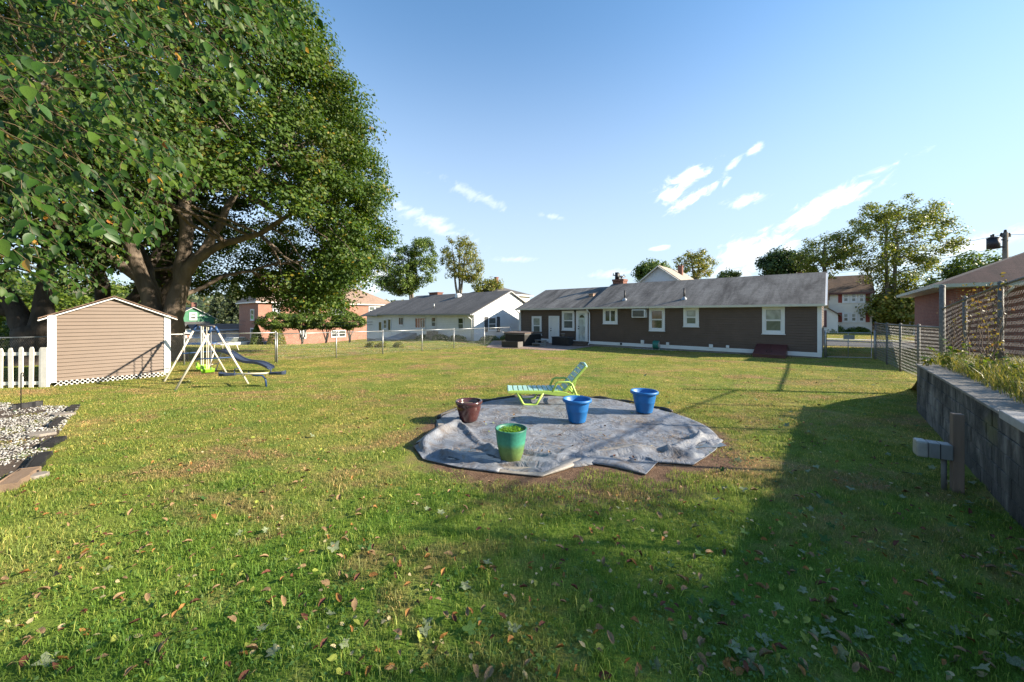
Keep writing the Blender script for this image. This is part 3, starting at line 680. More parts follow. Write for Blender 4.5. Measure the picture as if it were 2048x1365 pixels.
m = MB(); m.add([(0, .4, 2.95), (0, 4.8, 2.95), (2.1, 4.8, 2.2), (2.1, .4, 2.2)], [(0, 1, 2, 3)]); m.build('porch_roof', roof_dark, po)
for k in range(5): window(h, wall_xp(1.8), (.75 + k * .76, 1.42 + k * .76, .9, 1.95), .09, 'hung', glass_mid, glass_mid, fw=.04)
m = MB(); m.box(-3.0, -2.3, LG / 2 + .1, LG / 2 + .8, 4.6, 6.1); m.build('chimney', brick_small, rf)
m = MB(); m.box(0.02, .05, LG / 2 + .8, LG / 2 + 1.5, 3.85, 4.05); m.build('name_board', white, h)

# ---------------------------------------------------------------- low garage roofs beyond the lawn
o = Vector((-43.5, 50.5, -1.65)); GA = Frame(o)
h = thing('low_garage', 'low garage with grey-brown roof and pale blue fascia beyond the parked cars', 'garage', o, GA.ang)
m = MB(); m.box(-4.5, 0, 0, 9.5, -.4, 1.55); m.build('wall', M('garage_blue', (.34, .42, .52), .6, .1), h)
m = MB(); m.add([(.35, -.3, 1.62), (.35, 9.8, 1.62), (-2.2, 9.8, 2.35), (-2.2, -.3, 2.35), (-4.9, 9.8, 1.62), (-4.9, -.3, 1.62)], [(0, 1, 2, 3), (3, 2, 4, 5)]); m.build('roof', roof_brown, h)
m = MB(); m.box(.35, .39, -.3, 9.8, 1.42, 1.625); m.build('fascia', M('fascia_blue', (.45, .55, .66), .6, .05), h)
for k in range(3):
    m = MB(); mbox(m, wall_xp(0), .6 + k * 3.0, 3.2 + k * 3.0, .01, .05, -.3, 1.3); m.build('garage_door', whitev, h)
o = Vector((-42.5, 45.5, -1.6)); h = thing('brick_shed', 'tiny red brick outbuilding with white window beyond the fence', 'outbuilding', o, ANG)
m = MB(); m.box(-2.5, 0, 0, 2.2, -.4, 1.15); m.build('wall', brick_y, h); m = MB(); m.box(-2.7, .2, -.2, 2.4, 1.15, 1.3); m.build('roof', white, h)
window(h, wall_xp(0), (1.0, 1.9, .2, 1.0), .1, 'hung', glass_mid, glass_mid)
o = G(95, 690); o = Vector((-41.5, 33.0, -1.2)); FR = Frame(o)
h = thing('red_brick_cottage', 'red brick cottage glimpsed behind the dark tree trunks', 'house', o, ANG)
m = MB(); m.box(-7, 0, 0, 7, -.6, 3.1); m.build('wall', brick_y, h); m = MB(); m.box(-7.3, .3, -.3, 7.3, 3.1, 3.3); m.build('roof_edge', white, h)
m = MB(); m.add([(-7.3, -.3, 3.302), (.3, -.3, 3.302), (.3, 7.3, 3.302), (-7.3, 7.3, 3.302), (-3.5, 3.5, 4.6)], [(0, 1, 4), (1, 2, 4), (2, 3, 4), (3, 0, 4)]); m.build('roof', roof_brown, h)
for k in range(3): window(h, wall_xp(0), (.6 + k * 2.1, 1.9 + k * 2.1, 1.0, 2.4), .12, 'hung', glass_mid, glass_mid)

# ---------------------------------------------------------------- pale two-storey house with hip roof and tall chimney
o = Vector((-2.2, 58.0, -.9)); PH = Frame(o)
h = thing('hip_roofed_house', 'cream two-storey house with dark hip roof and slim brick chimney behind the white house', 'house', o, ANG)
cream = M('cream_siding', (.66, .62, .54), .6, .05)
m = MB(); m.box(-8, 0, 0, 8, -.6, 6.1); m.build('wall', cream, h); siding(h, wall_xp(0), 0, 8, 3.0, 6.0, cream, .16); siding(h, wall_y(0), -8, 0, 3.0, 6.0, cream, .16)
m = MB(); m.add([(-8.5, -.5, 6.3), (.5, -.5, 6.3), (.5, 8.5, 6.3), (-8.5, 8.5, 6.3), (-4, 4, 7.9)], [(0, 1, 4), (1, 2, 4), (2, 3, 4), (3, 0, 4)]); rf = m.build('roof', roof_dark, h)
m = MB(); m.box(-8.5, .5, -.5, 8.5, 6.05, 6.295); m.build('eave', white, h)
m = MB(); m.box(-4.3, -3.8, 3.7, 4.2, 7.2, 9.3); m.box(-4.35, -3.75, 3.65, 4.25, 9.3, 9.42); m.build('chimney', brick_small, rf)
window(h, wall_xp(0), (1.5, 2.6, 3.6, 5.2), .12); window(h, wall_xp(0), (5.0, 6.1, 3.6, 5.2), .12)

# ---------------------------------------------------------------- grey gable behind the brown house
o = Vector((17.3, 43.5, -.1)); QH = Frame(o)
h = thing('grey_gabled_house', 'pale grey gable with white bargeboards and brick chimney rising behind the brown roof', 'house', o, ANG)
gs = M('pale_grey_siding', (.52, .56, .62), .6, .05); WQ = 6.4
m = MB(); m.prism([(-WQ / 2, -.4), (WQ / 2, -.4), (WQ / 2, 5.4), (0, 7.75), (-WQ / 2, 5.4)], 'y', 0, 9); m.build('wall', gs, h)
siding(h, wall_y(0), -WQ / 2, WQ / 2, 4.0, 7.7, gs, .15, gable=lambda z: (-WQ / 2, WQ / 2) if z < 5.4 else (-(7.75 - z) / 2.35 * WQ / 2, (7.75 - z) / 2.35 * WQ / 2))
m = MB()
for sg in (-1, 1):
    m.add([(sg * (WQ / 2 + .4), -.35, 5.2), (0, -.35, 7.95), (0, 9.3, 7.95), (sg * (WQ / 2 + .4), 9.3, 5.2), (sg * (WQ / 2 + .4), -.35, 5.1), (0, -.35, 7.85), (0, 9.3, 7.85), (sg * (WQ / 2 + .4), 9.3, 5.1)],
          [(0, 1, 2, 3), (7, 6, 5, 4), (0, 4, 5, 1), (0, 3, 7, 4)])
rf = m.build('roof', shingle('pale_tan_shingle', (.30, .26, .21), (.38, .33, .27), .6), h)
m = MB()
for sg in (-1, 1): m.bar((sg * (WQ / 2 + .4), -.38, 5.05), (0, -.38, 7.80), .05, .34, (0, 1, 0))
m.build('bargeboard', white, h)
m = MB(); m.box(.6, 1.1, 5.0, 5.5, 6.8, 8.25); m.box(.56, 1.14, 4.96, 5.54, 8.25, 8.36); m.build('chimney', brick_small, rf)

# ---------------------------------------------------------------- colonial with red shutters across the street
o = HOUSE.wld((12.6, 36.0, -.12)); CO = Frame(o)
sc_ = 1.0
h = thing('colonial_house', 'white two-storey house with red shutters and brown roof across the street', 'house', o, ANG)
vin = M('ivory_siding', (.70, .68, .62), .6, .04); redsh = M('red_shutter', (.24, .035, .022), .6, .12)
x1, _ = CO.hit_y(1744, 600); x0 = x1 - 9.5; zt = CO.hit_y(1700, 585)[1]; zb = CO.hit_y(1700, 664)[1]
m = MB(); m.box(x0, x1, .002, 8, zb - 1, zt); m.build('wall', vin, h); siding(h, wall_y(0), x0, x1, zb - .2, zt, vin, .17)
zr = CO.hit_y(1700, 551.5, 4.0)[1]; rf = gable_roof(h, x0 - .2, x1 + .2, -.5, zt - .05, 4.0, zr, 8.5, roof_brown, .12)
m = MB(); m.prism([(.0, zt - .05), (8, zt - .05), (4, zr - .15)], 'x', x0, x1); m.build('gable_wall', vin, h)
m = MB(); m.box(x0 - .2, x1 + .2, -.55, -.4, zt - .25, zt - .02); m.build('fascia', M('dark_red_fascia', (.10, .04, .035), .6, .1), h)
maroon = M('maroon_trim', (.12, .045, .05), .6, .1)
for (ya, yb) in ((586, 606), (625.6, 644.8)):
    for k in range(3):
        r0 = 1684.5 + k * 15.7; window(h, wall_y(0), CO.rect_y(r0, ya, r0 + 14.6, yb), .12, 'hung', glass_blind, glass_mid, mat=whitev, fw=.06)
    for (sa, sb) in ((1676.3, 1684), (1731.3, 1739.4)):
        a0, a1, z0, z1 = CO.rect_y(sa, ya, sb, yb); m = MB(); frame_boxes(m, wall_y(0), a0, a1, z0, z1, .08, 0, .06); s_ = m.build('shutter', redsh, h)
        m = MB(); mbox(m, wall_y(0), a0 + .08, a1 - .08, .0, .03, z0 + .08, z1 - .08); m.build('shutter_panel', redsh, s_)
a0, a1, z0, z1 = CO.rect_y(1652, 589, 1659, 601); m = MB(); frame_boxes(m, wall_y(0), a0, a1, z0, z1, .08, 0, .06); m.build('shutter', maroon, h)
# entry vestibule
a0, a1, z0, z1 = CO.rect_y(1640, 614, 1676, 664, -1.5)
m = MB(); m.box(a0, a1, -1.5, 0, z0 - .5, z1 - .9); m.prism([(a0, z1 - .9), (a1, z1 - .9), (a0, z1 + .3)], 'y', -1.5, 0); ve = m.build('vestibule', vin, h)
m = MB(); m.bar((a1 + .25, -.75, z1 - 1.0), (a0, -.75, z1 + .45), 1.9, .12, (0, 1, 0)) if False else m.add([(a1 + .3, -1.75, z1 - .95), (a0, -1.75, z1 + .42), (a0, 0, z1 + .42), (a1 + .3, 0, z1 - .95), (a1 + .3, -1.75, z1 - 1.1), (a0, -1.75, z1 + .27), (a0, 0, z1 + .27), (a1 + .3, 0, z1 - 1.1)], [(0, 1, 2, 3), (7, 6, 5, 4), (0, 4, 5, 1), (0, 3, 7, 4)]); m.build('vestibule_roof', roof_brown, ve)
b0, b1, c0, c1 = CO.rect_y(1648, 621, 1653.5, 655, -1.5); m = MB(); m.box(b0, b1, -1.56, -1.5, c0, c1); m.build('door', maroon, h)
m = MB(); m.box(x0 + 2.6, x0 + 3.5, 3.6, 4.4, zr - .5, zr + .75); m.build('chimney', brick_small, rf)
# low wing showing beyond the colonial's corner
o2 = CO.wld((x1 + .6, 7.0, 0)); h2 = thing('white_wing_house', 'white gabled house end peeping past the white house with red shutters', 'house', o2, ANG)
m = MB(); m.prism([(-1.6, -2), (1.6, -2), (1.6, 2.4), (0, 3.6), (-1.6, 2.4)], 'y', 0, 6); m.build('wall', vin, h2)
m = MB()
for sg in (-1, 1): m.add([(sg * 1.9, -.3, 2.25), (0, -.3, 3.72), (0, 6.3, 3.72), (sg * 1.9, 6.3, 2.25)], [(0, 1, 2, 3)])
m.build('roof', roof_grey, h2); window(h2, wall_y(0), (-.5, .5, .6, 1.9), .1, 'hung', glass_mid, glass_mid)

# ---------------------------------------------------------------- red brick bungalow on the bank
o = Vector((17.7, 15.4, .85)); RB = Frame(o); OV = .62
ze = 2.42
h = thing('brick_bungalow', 'red brick bungalow with red-brown hip roof behind the chain-link fence', 'house', o, ANG)
m = MB(); m.box(OV, 11, OV, 3.4, -1.6, ze - .12); m.build('wall', brickr_y, h)
m = MB(); m.box(OV + .004, 11, OV - .02, OV - .001, -1.6, ze - .12); m.build('front_wall', brickr_x, h)
m = MB(); m.box(OV + .01, 11, 3.4, 11, -1.6, ze - .12); m.build('rear_wall', brickr_y, h)
m = MB(); m.add([(0, 0, ze), (11.6, 0, ze), (11.6, 11.6, ze), (0, 11.6, ze), (5.8, 5.8, ze + 2.75)], [(0, 1, 4), (1, 2, 4), (2, 3, 4), (3, 0, 4)]); rf = m.build('roof', roof_red, h)
m = MB(); m.box(.02, 11.6, .02, 11.6, ze - .14, ze - .10); m.build('soffit', white, h)
m = MB(); m.prism([(-.11, ze - .13), (0, ze - .13), (0, ze + .01), (-.13, ze + .01)], 'x', -.12, 11.6); m.prism([(-.11, ze - .13), (0, ze - .13), (0, ze + .01), (-.13, ze + .01)], 'y', 0.002, 11.6); m.build('gutter', M('grey_green_gutter', (.42, .46, .44), .4, .08), h)
m = MB(); m.tube([(1.9, -.05, ze - .1), (1.9, .0, ze - .25), (1.75, OV - .12, ze - .55), (1.75, OV - .08, ze - .8), (1.75, OV - .08, -.5)], .05, 8); m.build('downspout', gutter, h, smooth=True)
m = MB(); mbox(m, lambda a, o_, z: (OV - o_, a, z), 1.15, 1.75, .0, .03, -.2, 1.35); m.build('door', maroon, h)
window(h, lambda a, o_, z: (a, OV - .021 - o_, z), (3.0, 4.6, .6, 1.9), .1, 'slider', glass_dark, glass_dark)
# pale house seen between the tree and the bungalow
o = Vector((43.4, 40.0, 0)); VH = Frame(o)
h = thing('pale_siding_house', 'pale blue-white two-storey house end between the forked tree and the brick bungalow', 'house', o, ANG)
pv = M('pale_blue_siding', (.60, .66, .72), .6, .04)
m = MB(); m.box(0, 5, 0, 9, -.5, 4.4); m.build('wall', pv, h); siding(h, wall_y(0), 0, 5, 0, 4.4, pv, .16)
m = MB(); m.add([(-.4, -.4, 4.4), (5.4, -.4, 4.4), (5.4, 9.4, 4.4), (-.4, 9.4, 4.4), (2.5, 4.5, 5.6)], [(0, 1, 4), (1, 2, 4), (2, 3, 4), (3, 0, 4)]); m.build('roof', roof_grey, h)
for a in (.5, 1.7): window(h, wall_y(0), (a, a + .7, 1.6, 3.4), .1, 'hung', glass_mid, glass_mid)

# ================================================================== BY THE BROWN HOUSE
def hl(px, py): return HOUSE.loc(G(px, py))
pav = M('patio_pavers', (.235, .165, .135), .9, .25, 6, (30, .4))
c = [hl(972, 695.5), hl(1118.7, 702.3), hl(1166, 694.5)]
m = MB(); poly = [(c[0].x, c[0].y), (c[1].x, c[1].y), (c[2].x + .3, c[2].y), (c[2].x + .3, -.05), (XE - .5, -.05), (XE - 2.2, -.8)]
gzl = -.105
m.prism(poly, 'z', gzl - .1, gzl + .035); patio = m.build('patio', pav, loc=HOUSE.o, rotz=HOUSE.ang)
tag(patio, 'worn reddish paver patio in front of the brown house doors', 'patio', kind='structure')
def at_h(px, py): p = G(px, py); return Vector((p.x, p.y, p.z + .03))
# hot tub
p = at_h(1049, 693.6)
t = thing('hot_tub', 'square black hot tub under a folded brown cover on the patio', 'hot tub', p, ANG)
m = MB(); m.box(-1.75, 0, 0, 1.9, 0, .74)
sh = m.build('shell', M('tub_black', (.008, .0075, .007), .6, .2), t, bevel=.06)
m = MB()
for k in range(16): m.box(-1.7 + k * .108, -1.7 + k * .108 + .012, -.008, .002, .03, .70); m.box(-.002, .008, .06 + k * .115, .06 + k * .115 + .012, .03, .70)
m.build('cabinet_slat', black_plastic, sh)
m = MB(); m.box(-1.80, .05, -.05, 1.95, .742, .79); m.build('rim', M('tub_rim', (.13, .14, .14), .4), t, bevel=.01)
tubc = M('tub_cover_brown', (.10, .070, .055), .75, .15, 4, (14, .3))
for y0, y1 in ((-.06, .94), (.95, 1.96)): m = MB(); m.prism([(y0, .795), (y1, .795), (y1, .90 if y0 > 0 else .93), (y0, .93 if y0 > 0 else .87)], 'x', -1.82, .07); m.build('cover', tubc, t, bevel=.02)
m = MB(); m.tube([(-1.9, .3, .35), (-1.9, .1, .85), (-1.9, -.1, .9)], .02, 6); m.build('cover_lifter', galv, t)
p = at_h(1063, 693.4); t = thing('spa_steps', 'small grey two-tread plastic steps leaning by the hot tub', 'steps', p, ANG)
gp = M('grey_plastic', (.20, .195, .18), .6, .12)
for k, (y0, z) in enumerate(((0, .20), (.32, .40))): m = MB(); m.box(0, .8, y0, y0 + .34, z - .04, z); m.build('tread', gp, t, bevel=.01)
for x in (.04, .70): m = MB(); m.prism([(.02, 0), (.62, 0), (.62, .36), (.36, .36), (.36, .16), (.02, .16)], 'x', x, x + .06); m.build('side', gp, t)
p = at_h(1035, 697); t = thing('planter_box', 'long low black planter box with a grey end board on the patio edge', 'planter', p, ANG)
m = MB(); m.box(-1.35, 0, 0, .04, 0, .36); m.box(-1.35, 0, .41, .45, 0, .36); m.box(-1.35, -1.31, .04, .41, 0, .36); m.build('side', black_plastic, t)
m = MB(); m.box(0, .05, -.02, .47, 0, .37); m.build('end_board', M('grey_end_board', (.13, .12, .11), .85, .2), t); m = MB(); m.box(-1.31, 0, .04, .41, .0, .28); m.build('soil', M('soil', (.07, .048, .034), .95, .3, 12, (30, .6)), t)
p = at_h(1137, 693.5); t = thing('deck_box', 'black plastic deck storage box by the white panel door', 'storage box', p, ANG)
m = MB(); m.box(-1.35, 0, 0, .6, 0, .52); b_ = m.build('body', black_plastic, t, bevel=.02); m = MB(); m.box(-1.38, .03, -.03, .63, .522, .58); m.build('lid', M('deck_box_lid', (.03, .032, .038), .4), t, bevel=.015)
m = MB()
for k in range(11): m.box(-1.3 + k * .12, -1.3 + k * .12 + .05, -.014, -.0, .03, .49)
m.build('rib', black_plastic, b_)
p = at_h(1146, 692); t = thing('clay_pot', 'small grey pot standing on the black deck box', 'pot', HOUSE.wld(HOUSE.loc(at_h(1121, 692.5)) + Vector((0, .3, .58))), 0)
m = MB(); m.lathe([(0, 0), (.10, 0), (.13, .2), (.145, .2), (.145, .24), (.12, .24), (.11, .18), (0, .17)], 16); m.build('pot_body', M('grey_clay', (.25, .23, .21), .8), t, smooth=True)
t = thing('door_step', 'two low brown wooden steps below the white storm door', 'steps', HOUSE.wld((HOUSE.hit_y(1152, 688)[0], -.02, -.10)), ANG)
bw = M('brown_timber', (.10, .070, .052), .85, .25, 3, (22, .5), stretch=(.15, 1, 1))
for k in range(2):
    m = MB(); m.box(-.25, 1.05, -.95 + k * .48, -.02, k * .15, k * .15 + .145); m.build('step', bw, t, bevel=.01)
# hose reel
p = G(1306, 699.5); t = thing('hose_reel', 'wheeled beige hose reel with teal hose beside the brown wall', 'hose reel', p, ANG)
beige = M('beige_plastic', (.42, .38, .32), .55, .08); teal = M('teal_hose', (.03, .20, .155), .45, .15)
m = MB(); m.tube([(0, .35, .05), (.0, .16, .5), (.0, .05, .86)], .022, 8); m.tube([(.42, .35, .05), (.42, .16, .5), (.42, .05, .86)], .022, 8); m.tube([(0, .05, .86), (.42, .05, .86)], .022, 8); m.build('handle_frame', beige, t, smooth=True)
m = MB(); m.tube([(0, -.18, .0), (0, .1, .42), (0, .16, .5)], .022, 8); m.tube([(.42, -.18, .0), (.42, .1, .42), (.42, .16, .5)], .022, 8); m.build('front_leg', beige, t, smooth=True)
m = MB(); m.tube([(.04, .0, .30), (.38, .0, .30)], [.21, .21], 18); m.build('drum', beige, t, smooth=True)
m = MB(); pts = [(.05 + .32 * i / 110, .235 * math.cos(i * .6), .30 + .235 * math.sin(i * .6)) for i in range(111)]; m.tube(pts, .022, 6); m.tube([(.37, -.2, .2), (.6, -.25, .03), (.9, -.05, .02), (1.1, .2, .3)], .015, 6); m.build('hose', teal, t, smooth=True)
for x in (-.04, .46):
    m = MB(); m.tube([(x - .03, .33, .12), (x + .03, .33, .12)], .12, 18); m.build('wheel', black_plastic, t, smooth=True)
# stone chips under the reel
def pebble_template(seed):
    r_ = np.random.default_rng(seed); v = np.array([(1, 0, 0), (0, 1, 0), (-1, 0, 0), (0, -1, 0), (0, 0, 1), (0, 0, -.6)], float) * r_.uniform(.7, 1.2, (6, 1)); return v, np.array([(0, 1, 4), (1, 2, 4), (2, 3, 4), (3, 0, 4), (1, 0, 5), (2, 1, 5), (3, 2, 5), (0, 3, 5)])
def pebbles(name, pts, size, mat, label, cat):
    pts = np.array(pts); tv, tf = pebble_template(3); n = len(pts); T, B, N = basis(rng.normal(size=(n, 3)) * .5 + np.array([0, 0, 1.0]))
    V_, F_ = stamp(tv * np.array([1, .75, .5]), tf, pts, T, B, N, rng.uniform(size * .5, size, n)); return tag(fast_obj(name, V_, F_, mat), label, cat, kind='stuff')
gr_mat = leaf_mat('grey_stone_chips', [(0, (.16, .16, .16)), (.6, (.30, .30, .30)), (1, (.48, .47, .45))], 0.0, .9)
wh_mat = leaf_mat('white_stone_chips', [(0, (.17, .16, .145)), (.5, (.32, .312, .295)), (1, (.54, .53, .51))], 0.0, .8)
pts = []
while len(pts) < 3500:
    a, c_ = R.uniform(-1, 1), R.uniform(-1, 1)
    if a * a + c_ * c_ < 1:
        q = HOUSE.wld(HOUSE.loc(G(1310, 698.5)) + Vector((a * 1.7, c_ * .75, 0))); pts.append((q.x, q.y, gz(q.x, q.y) + R.uniform(.0, .025)))
pebbles('stone_chips', pts, .045, gr_mat, 'grey stone chips spread below the hose reel', 'gravel')

# ================================================================== RETAINING WALL, BANK, RIGHT-HAND FENCES
WALL = Frame((8.48, 7.75, 0.0)); WT = .95; WL = 9.2
def bank_z(x, y):      # local wall axes
    t = .90 + .035 * max(0, -y) * min(1, max(0, x - .2) / .6) + .02 * max(0, x - .5) * (1 if x < 10 else 0)
    return t * sstep(3.2, .1, y) + .02
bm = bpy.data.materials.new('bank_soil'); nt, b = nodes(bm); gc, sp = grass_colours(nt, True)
so = ramp(nt, tex_noise(nt, 7, 5, .7, 'World'), [(.3, (.07, .05, .035)), (.7, (.17, .125, .085))])
nt.links.new(mixrgb(nt, .6, gc, so), b.inputs['Base Color']); b.inputs['Roughness'].default_value = .95; add_bump(nt, b, tex_noise(nt, 25, 4, .7, 'World'), .7, .03)
xs = np.concatenate([np.arange(.21, 3, .3), np.arange(3, 32, 2.0)]); ys = np.concatenate([np.arange(-WL - 6, -2, 1.0), np.arange(-2, 4, .3), [5, 8, 14, 20]])
V = np.array([(x, y, bank_z(x, y) if y < 3.2 else -.25) for y in ys for x in xs]); n_ = len(xs)
ix = np.arange(len(ys) * n_).reshape(len(ys), n_); Fq = np.stack([ix[:-1, :-1], ix[:-1, 1:], ix[1:, 1:], ix[1:, :-1]], -1).reshape(-1, 4)
bank = fast_obj('bank', V, Fq, bm, smooth=True, loc=WALL.o); bank.rotation_euler = (0, 0, ANG)
tag(bank, 'raised weedy soil bank held up by the concrete block wall', 'bank', kind='structure')
# blocks
cm = bpy.data.materials.new('stained_concrete_block'); nt, b = nodes(cm)
n1 = tex_noise(nt, 1.0, 6, .68, 'World', (1.9, 1.9, .8), 1.0); n2 = tex_noise(nt, 5, 5, .7, 'World'); n3 = tex_noise(nt, 1.1, 3, .5, 'World')
c_ = ramp(nt, n1, [(.34, (.016, .015, .014)), (.50, (.080, .075, .069)), (.66, (.24, .225, .205))])
c_ = mixrgb(nt, 1.0, c_, ramp(nt, n2, [(.25, (.6, .6, .6)), (.7, (1.15, 1.15, 1.15))]), 'MULTIPLY')
lich = nt.nodes.new('ShaderNodeMapRange'); nt.links.new(n3, lich.inputs[0]); lich.inputs[1].default_value = .62; lich.inputs[2].default_value = .72; lich.inputs[4].default_value = .5
c_ = mixrgb(nt, lich.outputs[0], c_, (.17, .16, .045))
nt.links.new(c_, b.inputs['Base Color']); b.inputs['Roughness'].default_value = .95; add_bump(nt, b, tex_noise(nt, 18, 6, .75, 'World'), .8, .02)
w = thing('retaining_wall', 'dark stained concrete block wall holding up the weedy bank', 'wall', WALL.o, ANG)
m = MB(); m.box(.022, .21, -WL, -.012, -.2, WT - .02); m.build('mortar', M('mortar', (.10, .096, .09), .95, .2, 9), w)
blk = {}
def block_mesh(L):
    L = round(L, 3)
    if L not in blk:
        m = MB(); m.box(0, .2, 0, L, 0, .186); blk[L] = m.mesh('block', cm)
    return blk[L]
for k in range(5):
    y = 0.0; first = .4 if k % 2 == 0 else .2
    L = first
    while y > -WL:
        o = bpy.data.objects.new('block', block_mesh(L - .009)); col.objects.link(o); o.parent = w
        o.location = (R.uniform(-.005, .006), y - L + .009, -.01 + k * .193); bv = o.modifiers.new('bevel', 'BEVEL'); bv.width = .006; bv.segments = 1
        y -= L; L = .4
m = MB(); yy = 0.0
for k in range(4):
    m = MB(); L = 1.4 if k < 3 else 1.1; m.box(-.02, .42, yy - L + .006, yy, WT + .001, WT + .035 + R.uniform(-.004, .006)); m.build('coping', M('coping_concrete', (.21, .195, .175), .95, .3, 5, (24, .7), coord='World'), w, bevel=.008); yy -= L
for k in range(3):
    m = MB(); m.box(-.06, .46, yy - 1.25 + .01, yy, WT + .001, WT + .085); m.build('cap_slab', M('cap_slab_concrete', (.34, .33, .32), .9, .15, 6, (30, .4)), w, bevel=.008); yy -= 1.25

def chain_fence(name, label, pts, post_r, rail_r, mat, wire=.0018, cell=.058, cat='chain-link fence', rail=True, vis_posts=None, wire_mat=None):
    """pts: (x, y, z_ground, z_top); a post at each"""
    root = thing(name, label, cat, pts[0][:3])
    off = Vector(pts[0][:3])
    for i, (x, y, z0, z1) in enumerate(pts):
        m = MB(); p = Vector((x, y, 0)) - off; r_ = post_r * (1.35 if i in (vis_posts or ()) else 1)
        m.tube([(p.x, p.y, z0 - off.z - .05), (p.x, p.y, z1 - off.z + .03)], r_, 8); m.lathe([(r_ * 1.15, 0), (r_ * 1.1, .03), (0, .05)], 8, (p.x, p.y, z1 - off.z + .03)); m.build('post', mat, root, smooth=True)
    SV = []; 
    for i in range(len(pts) - 1):
        a, c_ = Vector(pts[i]), Vector(pts[i + 1]); A = Vector((a[0], a[1], 0)); B = Vector((c_[0], c_[1], 0)); L = (B - A).length; d = (B - A) / L
        if rail:
            m = MB(); m.tube([Vector((a[0], a[1], a[3])) - off, Vector((c_[0], c_[1], c_[3])) - off], rail_r, 8); m.build('top_rail', mat, root, smooth=True)
        nw = int(L / cell); nv = int(max(a[3] - a[2], c_[3] - c_[2]) / cell)
        k = np.arange(nw)[:, None]; j = np.arange(nv)[None, :]
        s0 = (k + (j % 2)) * cell; s1 = (k + ((j + 1) % 2)) * cell
        def P(s, jj):
            t = np.clip(s / L, 0, 1); lo = a[2] + (c_[2] - a[2]) * t + .04; hi = a[3] + (c_[3] - a[3]) * t
            z = lo + (hi - lo) * (jj / nv); wob = .004 * np.sin(s * 9 + jj)
            return np.stack([A.x + d.x * s - d.y * wob, A.y + d.y * s + d.x * wob, z + 0 * s], -1)
        SV.append((P(s0 + 0 * j, j + 0 * k), P(s1 + 0 * j, j + 1 + 0 * k)))
    p = np.concatenate([s[0].reshape(-1, 3) for s in SV]); q = np.concatenate([s[1].reshape(-1, 3) for s in SV])
    p = p - np.array(off); q = q - np.array(off); dd_ = norm(q - p); r1 = norm(np.cross(dd_, np.array([[.3, .2, .93]]))); r2 = np.cross(dd_, r1)
    ring = [r1 * math.cos(a_) * wire + r2 * math.sin(a_) * wire for a_ in (0, 2.094, 4.189)]
    V = np.stack([p + ring[0], p + ring[1], p + ring[2], q + ring[0], q + ring[1], q + ring[2]], 1); n = len(p)
    F = (np.arange(n) * 6)[:, None, None] + np.array([(0, 1, 4, 3), (1, 2, 5, 4), (2, 0, 3, 5)])[None]
    stuff(fast_obj('wire_mesh', V.reshape(-1, 3), F.reshape(-1, 4), wire_mat or (wire2 if mat is galv2 else mat), root)); return root
# the boundary fence on the far side of the yard (along the white house)
FM = Frame((-9.97, 15.7, 0)); pts = []
def gp_(p, hgt=1.2): return (p.x, p.y, gz(p.x, p.y), gz(p.x, p.y) + hgt)
for px in (554, 672.5, 765.6, 844.2, 907.8, 968.7, 1021):
    yl, _ = FM.hit_x(px, 690); p = FM.wld((0, yl, 0)); g = gz(p.x, p.y); pts.append((p.x, p.y, g + .04 * (px < 600), g + 1.21))
lf_ = pts[0]
chain_fence('chain_link_fence', 'silvery low chain-link fence running from the yard corner to the brown house', pts, .028, .021, galv)
chain_fence('chain_link_fence', 'low chain-link fence passing behind the tan shed and maple trunk', [(-21.5, 11.2, 0, 1.2), (-18.9, 12.5, 0, 1.2), (-16.3, 13.7, 0, 1.21), (-13.2, 14.9, .02, 1.23), (lf_[0] - .06, lf_[1] - .01, .04, 1.25)], .028, .021, galv)
# fence on the bank and its lower run to the gate
TP = (10.7, 9.2)
lo_pts = [(16.75, 17.05, -.02, 1.62), (15.2, 15.0, 0, 1.62), (13.7, 13.05, .02, 1.64), (12.2, 11.1, .05, 1.66), (TP[0] + .05, TP[1] + .07, .3, 1.68)]
chain_fence('weathered_chain_link_fence', 'weathered chain-link fence between the gate and the tall post', lo_pts, .035, .028, galv2, .0024, .052, wire_mat=M('old_grey_wire', (.20, .195, .18), .7, .3, 22))
tl = WALL.loc((TP[0], TP[1], 0)); hi = []
for k, (yo, zt_) in enumerate(((0, 2.15), (-2.05, 2.32), (-4.2, 2.48), (-6.4, 2.60), (-8.6, 2.66))):
    p = WALL.wld((tl.x, tl.y + yo, 0)); zb_ = bank_z(tl.x, tl.y + yo); hi.append((p.x, p.y, zb_, zt_))
hf_ = chain_fence('tall_chain_link_fence', 'tall rusty chain-link fence hung with dying vines on the bank', hi, .033, .021, galv2, .0021, .057)
m = MB(); m.tube([(0, 0, -.2), (0, 0, 2.69 - hi[0][2])], .055, 10); m.lathe([(.062, 0), (.055, .05), (0, .07)], 10, (0, 0, 2.69 - hi[0][2])); m.build('corner_post', galv2, hf_, smooth=True)
